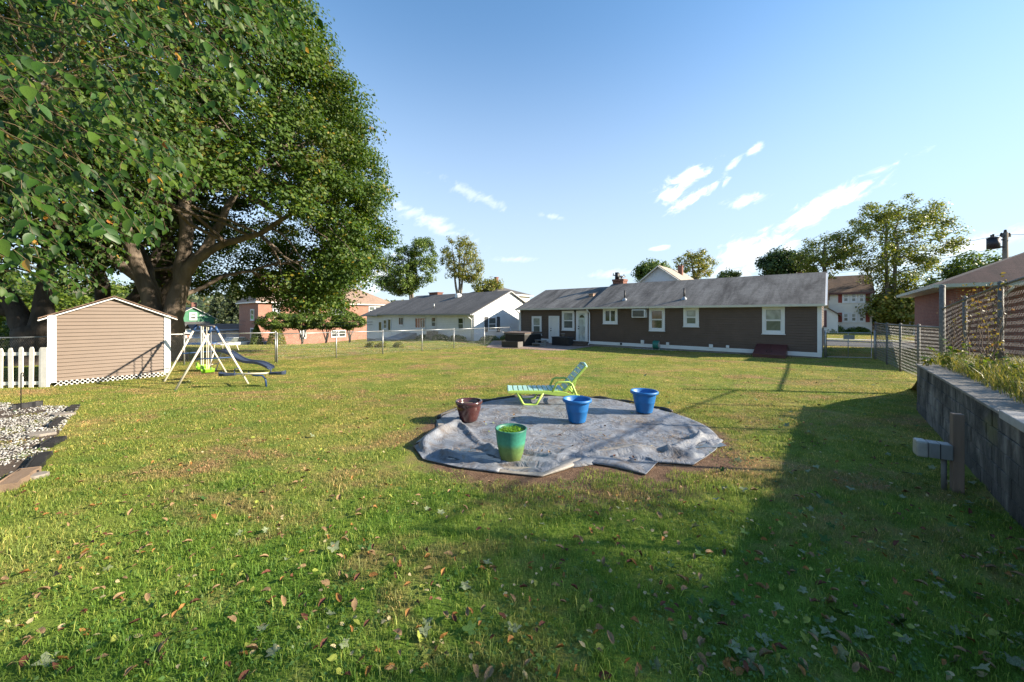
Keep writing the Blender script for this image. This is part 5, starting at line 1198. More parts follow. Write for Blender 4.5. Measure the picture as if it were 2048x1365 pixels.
for px, py, rx, ry, lb in ((82, 871, .20, .13, 'pale grey flagstone set in the weeds of the gravel bed'), (128, 831, .20, .12, 'small tan flat stone at the tip of the gravel bed'), (75, 955, .10, .09, 'small pale stone on the grass beside the black edging')):
    g = G(px, py); o = thing('flagstone', lb, 'stone', g, rad(10)); m = MB()
    poly = [(rx * math.cos(a_) * R.uniform(.85, 1.1), ry * math.sin(a_) * R.uniform(.8, 1.15)) for a_ in np.linspace(0, 6.0, 9)]; m.prism(poly, 'z', -.02, .045); m.build('slab', fs_, o, bevel=.01)
g = G(42, 823); hk = thing('shepherd_hook', 'thin black shepherd hook stake standing in the white gravel', 'garden hook', g)
H_ = .76; m = MB(); m.tube([(0, 0, -.1), (0, 0, H_), (.01, 0, H_ + .03), (.035, 0, H_ + .04), (.055, 0, H_ + .02), (.05, 0, H_ - .02)], .008, 6); m.build('stake', dark_metal, hk, smooth=True)
m = MB(); m.lathe([(.0, 0), (.016, .006), (.016, .02), (0, .026)], 8, (.05, 0, H_ - .04)); m.build('hook_tip', dark_metal, hk)

# ================================================================== VEHICLES, BINS, POLES, WIRES
def make_car(label, paint, loc, ang):
    t = thing('parked_car', label, 'car', loc, ang, None)
    prof = [(-2.2, .35), (-2.25, .62), (-2.1, .82), (-1.3, .92), (1.0, .95), (2.0, .90), (2.2, .75), (2.22, .35)]
    m = MB(); m.prism(prof, 'y', -.86, .86); m.build('body', paint, t, bevel=.06)
    m = MB(); v = []
    for (x0, x1, z, hw) in ((-1.35, 1.25, .92, .80), (-.65, .70, 1.42, .62)): v += [(x0, -hw, z), (x1, -hw, z), (x1, hw, z), (x0, hw, z)]
    m.add(v, [(0, 1, 5, 4), (1, 2, 6, 5), (2, 3, 7, 6), (3, 0, 4, 7)]); m.build('window', glass_mid, t)
    m = MB(); m.box(-.68, .73, -.63, .63, 1.42, 1.46); m.build('roof', paint, t, bevel=.02)
    for x in (-1.4, 1.4):
        for y in (-.8, .8):
            m = MB(); m.tube([(x, y - .1, .32), (x, y + .1, .32)], .32, 20); w_ = m.build('wheel', black_plastic, t, smooth=True)
            m = MB(); m.tube([(x, y - .105, .32), (x, y + .105, .32)], .19, 14); m.build('rim', galv, w_, smooth=True)
    for y in (-.6, .6):
        m = MB(); m.box(2.2, 2.235, y - .16, y + .16, .66, .78); m.build('headlight', M('lamp_glass', (.7, .7, .7), .1), t)
        m = MB(); m.box(-2.265, -2.22, y - .16, y + .16, .66, .8); m.build('tail_light', M('tail_red', (.35, .02, .02), .2), t)
    return t
make_car('dark blue car parked below the lawn beyond the swing set', M('dark_blue_paint', (.02, .06, .16), .2, .1, 2, coat=.6), (-36.6, 42.8, -2.08), rad(15))
make_car('silver-white car parked beside the blue bins', M('silver_paint', (.62, .66, .70), .25, .05, 2, coat=.6), (-33.0, 44.2, -2.12), rad(70))
binb = M('blue_bin', (.01, .07, .20), .5, .1)
for px, lb in ((501, 'blue wheelie bin next to the silver-white car'), (531, 'blue wheelie bin between the cone shrubs')):
    X_ = (px - CX) / FPX * 45; t = thing('wheelie_bin', lb, 'bin', (X_, 45, gz(X_, 45) - .05), .4)
    m = MB(); m.add([(-.24, -.26, 0), (.24, -.26, 0), (.24, .26, 0), (-.24, .26, 0), (-.3, -.34, .95), (.3, -.34, .95), (.3, .34, .95), (-.3, .34, .95)], [(0, 3, 2, 1), (0, 1, 5, 4), (1, 2, 6, 5), (2, 3, 7, 6), (3, 0, 4, 7)]); m.build('body', binb, t)
    m = MB(); m.box(-.32, .32, -.37, .37, .95, 1.02); m.build('lid', binb, t, bevel=.02)
pole_m = M('utility_pole_wood', (.20, .165, .12), .9, .25, 4, (12, .5), stretch=(1, 1, .1))
pt = thing('utility_pole', 'wooden utility pole carrying a dark transformer above the bungalow roof', 'utility pole', (32.0, 24.0, .3))
m = MB(); m.tube([(0, 0, -.5), (0, 0, 7.05)], [.17, .12], 12); m.build('pole', pole_m, pt, smooth=True)
m = MB(); m.tube([(-.78, 0, 6.0), (-.78, 0, 6.66)], .29, 16); m.lathe([(.30, .0), (.31, .04), (.12, .10), (0, .1)], 16, (-.78, 0, 6.66)); tr = m.build('transformer', dark_metal, pt, smooth=True)
m = MB(); m.bar((-.5, 0, 6.55), (0, 0, 6.6), .06, .08); m.bar((-.5, 0, 6.15), (0, 0, 6.1), .06, .08); m.tube([(-.78, 0, 6.75), (-.78, 0, 6.95)], .05, 8); m.tube([(-.92, 0, 6.72), (-.92, 0, 6.9)], .04, 8); m.build('bracket', dark_metal, tr)
m = MB(); m.box(-.30, .30, -.06, .06, 6.75, 6.9); m.lathe([(.06, 0), (.09, .06), (.05, .1), (.08, .16), (0, .2)], 8, (0, 0, 7.05)); m.lathe([(.05, 0), (.07, .06), (0, .16)], 8, (-.26, 0, 6.9)); m.lathe([(.05, 0), (.07, .06), (0, .16)], 8, (.26, 0, 6.9)); m.build('insulator', dark_metal, pt)
p2 = thing('utility_pole', 'distant utility pole with crossarm showing behind the brown house chimney', 'utility pole', (13.0, 45.0, -.1))
m = MB(); m.tube([(0, 0, 0), (0, 0, 7.2)], [.15, .11], 10); m.build('pole', pole_m, p2, smooth=True)
m = MB(); m.bar((-.75, 0, 6.95), (.75, -.1, 6.75), .1, .12); m.build('crossarm', pole_m, p2)
for x in (-.68, -.3, .62): m = MB(); m.lathe([(.04, 0), (.07, .08), (.04, .14), (.06, .2), (0, .28)], 8, (x, 0, 6.98 - .12 * (x + .7))); m.build('insulator', dark_metal, p2, smooth=True)
wire_m = M('cable_black', (.02, .02, .022), .6, .1)
def wire(p, q, sag, label, r_=.014):
    p, q = Vector(p), Vector(q); pts = [p.lerp(q, i / 16) + Vector((0, 0, -sag * 4 * (i / 16) * (1 - i / 16))) - p for i in range(17)]
    m = MB(); m.tube(pts, r_, 5); tag(m.build('utility_wire', wire_m, loc=p), label, 'wire')
wire((31.9, 24, 6.4), (46, 58, 8.5), .5, 'sagging wire strung from the transformer pole past the forked tree')
wire((32, 24, 7.25), (50, 70, 10.5), .5, 'thin upper wire leaving the top of the transformer pole')
wire((32.1, 24, 5.75), (60, 14, 6.2), .4, 'cable running from the transformer pole over the bungalow roof')
wire((32, 24, 7.2), (62, 16, 8.0), .4, 'top wire running from the transformer pole away over the bungalow')
wire((-44, 55, 1.35), (-15.2, 40.3, 1.25), .25, 'upper wire crossing before the spruce beyond the swing set', .02)
wire((-44, 55, .75), (-15.2, 40.3, .95), .25, 'lower wire crossing before the spruce beyond the swing set', .02)

# ================================================================== TREES
def ell_points(ells, n, shell=.7, cut=None):
    """points in the outer part of a union of ellipsoids, with their outward directions"""
    P, O = [], []; w = np.array([e[1][0] * e[1][1] + e[1][0] * e[1][2] for e in ells]); w = w / w.sum()
    C = np.array([e[0] for e in ells], float); S = np.array([e[1] for e in ells], float)
    while len(P) < n:
        i = rng.choice(len(ells), p=w); d = norm(rng.normal(size=3)); r_ = (shell ** 3 + (1 - shell ** 3) * rng.random()) ** (1 / 3)
        p = C[i] + d * S[i] * r_
        q = ((p - C) / S); q = (q * q).sum(1); q[i] = 9
        if q.min() < .45: continue
        if cut and cut(p): continue
        P.append(p); O.append(norm(d / S[i]))
    return np.array(P), np.array(O)
def clumps(cent, outw, cr, per, leaf, flat=.6, up=.65, rand=.6):
    n = len(cent); k = per; cr_ = cr * rng.uniform(.6, 1.25, n)
    d = norm(rng.normal(size=(n, k, 3))); r_ = rng.random((n, k, 1)) ** .45
    off = d * r_ * cr_[:, None, None] * np.array([1, 1, flat])
    pos = (cent[:, None, :] + off).reshape(-1, 3)
    N = (d * .75 + outw[:, None, :] * .55 + np.array([0, 0, up]) + rng.normal(size=(n, k, 3)) * rand).reshape(-1, 3)
    return leaf_cloud(pos, N, rng.uniform(leaf * .7, leaf * 1.3, len(pos)))
def limb_path(p, q, n=6, wob=.12, sag=0):
    p, q = Vector(p), Vector(q); L = (q - p).length; out = []
    for i in range(n + 1):
        u_ = i / n; o = Vector((R.uniform(-1, 1), R.uniform(-1, 1), R.uniform(-1, 1))) * wob * L * .35 * math.sin(math.pi * u_)
        out.append(p.lerp(q, u_) + o + Vector((0, 0, sag * L * math.sin(math.pi * u_))))
    return out
def make_tree(name, label, base, stems, ells, ncl, cr, per, leaf, lmat, bmat, shell=.7, group=None, twigs=90, cut=None, flat=.6, twr=.035, cat='tree', inner=0):
    t = thing(name, label, cat, base, 0, group); sk = []
    m = MB()
    for pts, r0, r1 in stems:
        pp = []
        for i in range(len(pts) - 1):
            seg = limb_path(pts[i], pts[i + 1], 4, .10); pp += seg if i == 0 else seg[1:]
        n = len(pp); rs = [r0 + (r1 - r0) * (i / (n - 1)) ** .8 for i in range(n)]
        if Vector(pts[0]).length < .9: rs[0] *= 1.35; rs[1] *= 1.1
        m.tube(pp, rs, 12); sk += [(p, r_) for p, r_ in zip(pp[2:], rs[2:])]
    m.build('trunk', bmat, t, smooth=True)
    C, O = ell_points(ells, ncl, shell, cut)
    if inner:
        C2, O2 = ell_points(ells, inner, .25, cut); C = np.concatenate([C, C2]); O = np.concatenate([O, O2])
    if twigs:
        m = MB(); S = np.array([tuple(p) for p, _ in sk]); zc = np.mean([e[0][2] for e in ells])
        for i in rng.permutation(len(C))[:twigs]:
            dd_ = np.linalg.norm(S - C[i], axis=1) + .6 * np.maximum(0, S[:, 2] - C[i][2]); j = int(np.argmin(dd_)); L = dd_[j]
            r0 = min(sk[j][1] * .55, twr * (1 + .3 * L)); pp = limb_path(S[j], C[i], 5, .14, .06); m.tube(pp, [r0 * (1 - .8 * k / 5) for k in range(6)], 6, False)
        m.build('branches', bmat, t, smooth=True)
    V_, F_ = clumps(C, O, cr, per, leaf, flat)
    stuff(fast_obj('crown', V_, F_, lmat, t)); return t
maple_leaf = leaf_mat('maple_crown_leaf', [(0, (.022, .056, .006)), (.35, (.042, .092, .009)), (.8, (.078, .135, .013)), (.975, (.12, .16, .018)), (1, (.34, .22, .02))], .38, .6, (.30, (.17, .095, .025), .60, .80))
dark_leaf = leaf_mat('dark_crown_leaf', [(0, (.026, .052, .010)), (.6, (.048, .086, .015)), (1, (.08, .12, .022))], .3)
mid_leaf = leaf_mat('mid_green_leaf', [(0, (.06, .105, .018)), (.6, (.105, .165, .026)), (1, (.17, .22, .04))], .35)
yel_leaf = leaf_mat('yellow_green_leaf', [(0, (.09, .125, .018)), (.5, (.17, .195, .03)), (.9, (.26, .25, .05)), (1, (.36, .25, .06))], .4, patch=(.5, (.22, .16, .03), .55, .75))
locust_leaf = leaf_mat('locust_leaf', [(0, (.085, .125, .018)), (.5, (.15, .19, .03)), (1, (.24, .25, .045))], .42, patch=(.35, (.17, .18, .035), .55, .75))
bright_leaf = leaf_mat('bright_shrub_leaf', [(0, (.06, .11, .015)), (.6, (.11, .18, .025)), (1, (.19, .23, .04))], .45)
spruce_leaf = leaf_mat('spruce_needles', [(0, (.022, .042, .016)), (.6, (.050, .070, .026)), (1, (.085, .10, .035))], .2)

# the old maple
mb_ = (-15.5, 16.6, 0)
stems = [([(0, 0, -.2), (.05, 0, 1.0), (.1, 0, 1.75)], .66, .54),
         ([(-.12, 0, 1.2), (-.55, -.1, 2.4), (-1.15, -.2, 4.3), (-1.6, -.5, 6.5), (-2.6, -1, 9.5)], .42, .14),
         ([(.22, .0, 1.1), (.42, .0, 2.6), (.70, .1, 4.6), (.55, .3, 7.2), (.9, .6, 10.5), (.6, .8, 14)], .44, .11),
         ([(.55, .05, 3.3), (1.1, -.1, 4.2), (2.5, -.3, 5.0), (4.6, -.6, 5.5), (6.8, -1.0, 6.6)], .27, .07),
         ([(.9, 0, 3.95), (1.6, .3, 5.2), (2.6, .5, 7.4), (4.2, .9, 9.8)], .26, .08),
         ([(.36, .1, 2.7), (1.5, 1.4, 3.9), (3.2, 2.4, 4.6), (5.2, 3.2, 5.0)], .11, .04),
         ([(-.6, .1, 2.6), (-1.9, 1.0, 4.6), (-3.8, 2.0, 7.5)], .25, .07), ([(-.9, -.15, 3.5), (-2.6, -1.4, 5.6), (-4.8, -2.6, 7.8)], .22, .06)]
ells = [((0, 0, 8.6), (9.4, 9.4, 9.6)), ((2.2, -.6, 5.6), (7.6, 7.4, 4.0)), ((.5, -.3, 11.5), (7.6, 7.6, 6.6))]
def mcut(p):
    rr0 = math.hypot(p[0], p[1]); d_ = 16.6 + p[1]; return p[2] < 1.9 or (rr0 < 6.0 and p[2] < (5.4 if p[1] < 1.5 else 3.0)) or (p[0] < 3.2 and p[1] < 2 and p[2] < 2.5 + .20 * d_) or (p[1] < -1.5 and p[2] < 5.6) or (p[2] < (5.2 if p[1] < 2 else 3.4) and p[0] < -1)
make_tree('maple_tree', 'huge old maple with forked pale trunk standing behind the shed', mb_, stems, ells, 1350, .92, 255, .128, maple_leaf, bark, .80, twigs=260, cut=mcut, inner=90, group=None)
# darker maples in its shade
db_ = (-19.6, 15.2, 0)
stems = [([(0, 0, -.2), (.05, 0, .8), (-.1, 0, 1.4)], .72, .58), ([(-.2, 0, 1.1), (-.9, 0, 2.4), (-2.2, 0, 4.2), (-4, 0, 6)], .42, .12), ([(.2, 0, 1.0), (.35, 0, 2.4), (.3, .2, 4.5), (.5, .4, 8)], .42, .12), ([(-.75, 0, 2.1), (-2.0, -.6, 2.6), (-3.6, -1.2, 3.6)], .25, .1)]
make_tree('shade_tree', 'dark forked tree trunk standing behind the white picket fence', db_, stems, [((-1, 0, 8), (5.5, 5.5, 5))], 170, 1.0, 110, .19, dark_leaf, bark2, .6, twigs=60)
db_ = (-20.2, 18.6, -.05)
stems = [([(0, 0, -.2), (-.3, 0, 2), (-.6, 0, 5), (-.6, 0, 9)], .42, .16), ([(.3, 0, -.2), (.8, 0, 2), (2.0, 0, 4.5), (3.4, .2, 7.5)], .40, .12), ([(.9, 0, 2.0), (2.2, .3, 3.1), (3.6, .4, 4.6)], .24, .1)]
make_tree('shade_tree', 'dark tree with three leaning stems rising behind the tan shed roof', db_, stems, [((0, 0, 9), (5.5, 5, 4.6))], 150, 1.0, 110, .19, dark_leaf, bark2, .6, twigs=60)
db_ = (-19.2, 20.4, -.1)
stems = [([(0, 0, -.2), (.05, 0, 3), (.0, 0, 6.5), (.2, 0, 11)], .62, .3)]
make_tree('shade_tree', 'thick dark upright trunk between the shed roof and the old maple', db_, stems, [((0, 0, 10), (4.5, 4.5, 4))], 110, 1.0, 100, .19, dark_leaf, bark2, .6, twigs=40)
# sunlit shrubs and trees beyond the far fence
k_ = 0
for (px, d, top, w, lb) in ((35, 30, 4.6, 3.4, 'bright green bushy tree beyond the fence behind the dark forked trunk'), (150, 34, 6.0, 4.0, 'sunlit green tree between the dark leaning stems'), (255, 40, 5.5, 3.6, 'green leafy tree glimpsed beside the old maple trunk'), (-120, 26, 6.0, 4.2, 'broad green tree beyond the picket fence')):
    X_ = (px - CX) / FPX * d; g_ = gz(X_, d); h_ = top - g_
    make_tree('background_tree', lb, (X_, d, g_), [([(0, 0, -.2), (.1, 0, h_ * .35), (.3, .2, h_ * .7)], .16, .05)], [((0, 0, h_ * .58), (w, w, h_ * .45))], 70, .9, 90, .24, bright_leaf, bark3, .55, twigs=20)
# understorey shrubs along the left fence
for (px, d, w, hh_, lb) in ((15, 17.2, 1.5, 1.5, 'dark leafy shrub at the foot of the forked trunk'), (70, 23, 1.9, 2.1, 'rounded green shrub behind the picket fence'), (200, 30, 2.2, 2.0, 'green shrub seen past the shed roof')):
    X_ = (px - CX) / FPX * d; g_ = gz(X_, d)
    make_tree('shrub', lb, (X_, d, g_), [([(0, 0, -.1), (0.1, 0, hh_ * .6)], .05, .02)], [((0, 0, hh_ * .5), (w, w * .8, hh_ * .55))], 45, .45, 70, .13, bright_leaf if d > 20 else mid_leaf, bark2, .5, twigs=10, cat='shrub')
# trees behind the houses
def far_tree(px, d, ytop, ybot, wpx, lb, lm_, ncl=90, per=90, leaf=.30, cr=1.0, trunks=1, lean=0, ells=None, shell=.45, bm_=None, name='background_tree', flat=.85):
    X_ = (px - CX) / FPX * d; g_ = gz(X_, d); zt = CAMH + (HY - ytop) * d / FPX - g_; zb__ = max(.6, CAMH + (HY - ybot) * d / FPX - g_); w = wpx / 2 * d / FPX
    st = []
    for k in range(trunks):
        a = (k - (trunks - 1) / 2) * .5; st.append(([(a * .3, 0, -.3), (a * .8, .1, zb__ + .2), (a * 2.0 + lean, .2, (zb__ + zt) / 2), (a * 3.0 + lean, .1, zt * .9)], .22 + .01 * zt, .05))
    cz = (zt + zb__) / 2; E = ells(w, zt, zb__) if ells else [((0, 0, cz), (w * .9, w * .8, (zt - zb__) / 2))]
    return make_tree(name, lb, (X_, d, g_), st, E, ncl, cr, per, leaf, lm_, bm_ or bark3, shell, twigs=50, twr=.03, flat=flat)
far_tree(822, 74, 474, 590, 118, 'tall dense green tree rising behind the white house roof', mid_leaf, 240, 90, .30, .95, 2, ells=lambda w, a, c_: [((-w * .3, 0, (a + c_) / 2 - 1), (w * .62, w * .6, (a - c_) / 2 - .6)), ((w * .42, 0, (a + c_) / 2 + .6), (w * .48, w * .5, (a - c_) / 2 - .2)), ((-w * .45, 0, c_ + 2.2), (w * .7, w * .6, 2.2))])
far_tree(918, 78, 474, 588, 92, 'airy yellow-green tree beside the denser one behind the white house', yel_leaf, 170, 60, .27, .9, 3, ells=lambda w, a, c_: [((0, 0, (a + c_) / 2 + 1.6), (w * .8, w * .7, (a - c_) / 2 - 1.0)), ((w * .5, 0, (a + c_) / 2 - 1), (w * .7, w * .6, 2.6))])
far_tree(975, 62, 560, 592, 66, 'low yellow-green tree by the ridge of the white house', yel_leaf, 45, 70, .3, .9)
far_tree(1305, 58, 524, 566, 76, 'feathery green tree left of the grey gable, behind the brown roof'.replace('left of', 'touching'), mid_leaf, 110, 80, .28, .9)
far_tree(1392, 60, 500, 560, 82, 'airy green tree rising over the chimney of the grey gable', yel_leaf, 70, 50, .26, .85, 2)
far_tree(1458, 66, 542, 566, 52, 'small round dark tree top above the brown roof ridge', dark_leaf, 35, 80, .3, .8)
far_tree(1567, 52, 500, 566, 92, 'dense rounded dark tree above the brown roof ridge', dark_leaf, 150, 110, .28, .9)
lt = far_tree(1785, 41, 386, 648, 205, 'tall forked open-crowned tree beside the white house with red shutters', locust_leaf, 230, 85, .20, .8, 2, bm_=bark3,
     ells=lambda w, a, c_: [((.2, 0, a - 4.2), (w * .74, w * .7, 4.1)), ((w * .5, 0, a - 5.2), (w * .58, w * .6, 3.0)), ((-w * .42, 0, a - 5.4), (w * .52, w * .5, 3.4)), ((w * .1, 0, a - 8.3), (w * .55, w * .5, 2.6))], name='forked_tree')
far_tree(1650, 44, 464, 556, 125, 'wide-spreading feathery tree over the roof of the house with red shutters', locust_leaf, 85, 70, .22, .85, 1, name='background_tree')
far_tree(1796, 41.0, 566, 655, 112, 'yellow-green bushy tree filling in behind the forked trunk', yel_leaf, 90, 90, .28, 1.0, 2)
far_tree(1900, 46, 545, 640, 120, 'dark green tree behind the pale siding house', mid_leaf, 70, 90, .3, 1.0)
far_tree(1950, 40, 505, 620, 110, 'rounded green tree top over the bungalow hip roof', mid_leaf, 80, 90, .28, 1.0)
# spruces
def spruce(px, d, ytop, wpx, lb):
    X_ = (px - CX) / FPX * d; g_ = gz(X_, d); H = CAMH + (HY - ytop) * d / FPX - g_; w = wpx / 2 * d / FPX
    t = thing('spruce_tree', lb, 'tree', (X_, d, g_)); m = MB(); m.tube([(0, 0, -.2), (0, 0, H)], [.24, .03], 8); m.build('trunk', bark3, t, smooth=True)
    P, N = [], []
    for i in range(230):
        u_ = (i + .5) / 230; z = H * (.24 + .76 * u_); L = w * (1 - u_) ** .75 * R.uniform(.75, 1.1) + .2; a = R.uniform(0, 6.283)
        for k in range(34):
            q = k / 33; P.append((L * q * math.cos(a) + R.gauss(0, .10), L * q * math.sin(a) + R.gauss(0, .10), z - .45 * q * L * .5 - R.random() * .5 * q + R.gauss(0, .05))); N.append((math.cos(a) + R.gauss(0, .5), math.sin(a) + R.gauss(0, .5), R.gauss(0, .4)))
    V_, F_ = leaf_cloud(np.array(P), np.array(N), rng.uniform(.18, .42, len(P))); stuff(fast_obj('crown', V_, F_, spruce_leaf, t))
spruce(468, 62, 560, 74, 'drooping grey-green spruce with bare lower trunk beyond the parked cars'); spruce(436, 70, 585, 50, 'smaller spruce tucked beside the green house'); spruce(500, 66, 570, 60, 'dark spruce close to the end wall of the brick house')
# clipped trees before the brick house
for px, dpt, w, lb in ((556, 45.0, 2.5, 'first clipped flat-topped tree beside the cone shrubs'), (604, 45.8, 2.3, 'second clipped tree from the cone shrubs, three stems below it'), (652, 46.6, 2.3, 'clipped flat-topped tree under the paired brick house windows'), (699, 47.4, 2.1, 'last clipped round-topped tree towards the white house')):
    X_ = (px - CX) / FPX * dpt; g_ = gz(X_, dpt); cz = 1.25 - g_
    make_tree('clipped_tree', lb, (X_, dpt, g_), [([(0, 0, -.2), (.1, 0, cz - .3)], .10, .06), ([(.05, 0, .5), (.7, .1, cz - .2)], .08, .04), ([(.05, 0, .4), (-.7, 0, cz - .2)], .08, .04)], [((0, 0, cz), (w, 1.6, 1.05))], 110, .45, 75, .17, mid_leaf, bark3, .72, twigs=20, twr=.02, group='clipped trees before the brick house')
for px, lb in ((513, 'slim cone-shaped evergreen against the brick corner'), (553, 'broader cone evergreen with yellowing tip')):
    d = 44.2; X_ = (px - CX) / FPX * d; g_ = gz(X_, d); t = thing('cone_shrub', lb, 'shrub', (X_, d, g_)); P = []; w = .75 if px < 530 else 1.15; H = 3.0
    for i in range(3200): u_ = R.random(); a = R.uniform(0, 6.283); r_ = w * (1 - u_) ** .6 * min(1, .55 + u_ * 2) * R.uniform(.8, 1.08); P.append((r_ * math.cos(a), r_ * math.sin(a), u_ * H))
    P = np.array(P); V_, F_ = leaf_cloud(P, P * np.array([1, 1, 0]) + rng.normal(size=P.shape) * .4, rng.uniform(.10, .2, len(P))); stuff(fast_obj('crown', V_, F_, bright_leaf if px < 530 else yel_leaf, t)); m = MB(); m.tube([(0, 0, -.1), (0, 0, 1.5)], .05, 6); m.build('trunk', bark3, t)
# low plants along the white house and colonial
def low_shrub(p, w, d_, hh_, lb, lm_, ang=ANG, leaf=.10, n=1500, cat='shrub', grp=None):
    t = thing('low_shrub', lb, cat, p, ang, grp); P = rng.normal(size=(n, 3)); P = norm(P) * rng.random((n, 1)) ** .35 * np.array([w, d_, hh_]); P[:, 2] = np.abs(P[:, 2])
    V_, F_ = leaf_cloud(P, P / np.array([w, d_, hh_]) + rng.normal(size=P.shape) * .5 + np.array([0, 0, .5]), rng.uniform(leaf * .6, leaf * 1.3, n)); stuff(fast_obj('foliage', V_, F_, lm_, t))
    m = MB(); m.tube([(0, 0, -.05), (0, 0, hh_ * .6)], .03, 5); m.build('stem', bark2, t); return t
for k, (x0, w) in enumerate(((-1.2, 1.1), (-3.4, 1.2), (-5.6, 1.3))):
    p = WH.wld((x0, -.7, 0)); low_shrub((p.x, p.y, gz(p.x, p.y)), w, .5, .5, ['low green plants at the corner downspout of the white house', 'low green plants under the dark window of the white house', 'low green plants beside the condenser of the white house'][k], mid_leaf)
for k, y0 in enumerate((1.2, 3.6)):
    p = WH.wld((.6, y0, 0)); low_shrub((p.x, p.y, gz(p.x, p.y)), .5, 1.1, .45, ['leafy ground plants below the shuttered gable window', 'leafy ground plants between the gable window and the hot tub'][k], mid_leaf)
for k, (px, py) in enumerate(((742, 692), (763, 692), (798, 692))): g = G(px, py + 3); low_shrub(g, .5, .35, .38, ['straw-coloured tuft near the concrete stoop of the white house', 'yellow-green tuft next to the straw-coloured one by the stoop', 'straw-coloured tuft before the grey cellar hatch'][k], yel_leaf, n=500)
for k, (x_, w) in enumerate(((-3.4, 1.3), (-1.2, 1.2))):
    p = CO.wld((x1 + x_, -.9, 0)); low_shrub((p.x, p.y, gz(p.x, p.y)), w, .7, 1.0 - .2 * k, ['rounded green shrub by the entry of the house with red shutters', 'low green shrub under the windows with red shutters'][k], mid_leaf, leaf=.16)
# a tree standing off beyond the bank, out of view: it throws the shade across the near lawn
make_tree('unseen_shade_tree', 'unseen broad leafy tree on the bank that shades the near lawn', (16.3, -.6, 1.0), [([(0, 0, -.2), (.1, 0, 1.6), (0, .2, 4.5)], .28, .10), ([(.05, 0, 1.3), (-1.2, .6, 3.0), (-2.2, 1.2, 4.6)], .14, .04), ([(.05, 0, 1.4), (1.0, -.8, 3.2)], .13, .04)],
          [((0, 0, 4.2), (3.4, 3.4, 3.1)), ((-.5, .9, 2.6), (3.0, 3.2, 1.8))], 95, .75, 80, .17, mid_leaf, bark3, .35, twigs=70)

make_tree('unseen_shade_tree', 'unseen tall open-crowned tree further along the bank, dappling the near lawn', (19.0, -3.3, 1.2), [([(0, 0, -.2), (.1, 0, 3.0), (0, .2, 8.0)], .26, .08), ([(.05, 0, 2.6), (-1.4, .6, 5.0), (-2.2, 1.2, 7.6)], .12, .04), ([(.05, 0, 2.8), (1.2, -.8, 5.6)], .12, .04)],
          [((0, 0, 6.4), (3.4, 3.6, 3.6))], 80, .75, 75, .17, mid_leaf, bark3, .2, twigs=70)

# ---------------------------------------------------------------- the near tree whose leaves hang into the picture
near_poly = [(-1100, -800), (760, -800), (640, -10), (650, 60), (560, 175), (520, 255), (440, 300), (425, 425), (345, 425), (325, 485), (270, 515), (220, 585), (120, 590), (60, 605), (-1100, 610)]
def ovate(wmax=.29, fold_=.07, droop=.16, n=6):
    v = [(0, 0, 0)]; us = [.10, .24, .42, .60, .78, .91]; ws = [.55, .92, 1.0, .84, .52, .24]
    for u_, w_ in zip(us, ws): v += [(u_, 0, -droop * u_ * u_), (u_, -wmax * w_, fold_ * w_ - droop * u_ * u_), (u_, wmax * w_, fold_ * w_ - droop * u_ * u_)]
    v.append((1, 0, -droop)); f = [(0, 2, 1), (0, 1, 3)]
    for i in range(5):
        m0, l0, r0 = 1 + 3 * i, 2 + 3 * i, 3 + 3 * i; m1, l1, r1 = m0 + 3, l0 + 3, r0 + 3
        f += [(l0, l1, m1), (l0, m1, m0), (m0, m1, r1), (m0, r1, r0)]
    f += [(17, 19, 16), (16, 19, 18)]
    return np.array(v), np.array(f)
OV_V, OV_F = ovate()
near_leaf = leaf_mat('broad_leaf', [(0, (.014, .042, .006)), (.35, (.028, .074, .009)), (.75, (.055, .115, .013)), (.985, (.10, .155, .02)), (.994, (.34, .20, .02)), (1, (.36, .12, .02))], .40, .5, spec=.3)
NB = Vector((-7.8, 2.7, 0)); nt_root = thing('overhanging_tree', 'near tree with broad drooping green leaves hanging over the lawn', 'tree', NB)
m = MB(); fork = Vector((.2, .1, 2.6)); m.tube(limb_path((0, 0, -.2), fork, 5, .05), [.36, .30, .27, .25, .24, .23], 12)
hubs = []
for q in ((1.4, .6, 5.0), (1.0, 1.9, 4.6), (-.6, 1.2, 5.4), (2.2, -.2, 4.4), (.6, 3.0, 5.6)):
    pp = limb_path(fork, q, 6, .1, .05); m.tube(pp, [.16 - .018 * k for k in range(7)], 8); hubs.append(Vector(q))
m.build('trunk', bark3, nt_root, smooth=True)
LP, LT, LN, LS = [], [], [], []; tw_m = MB(); nb = 0; made = 0; tries = 0
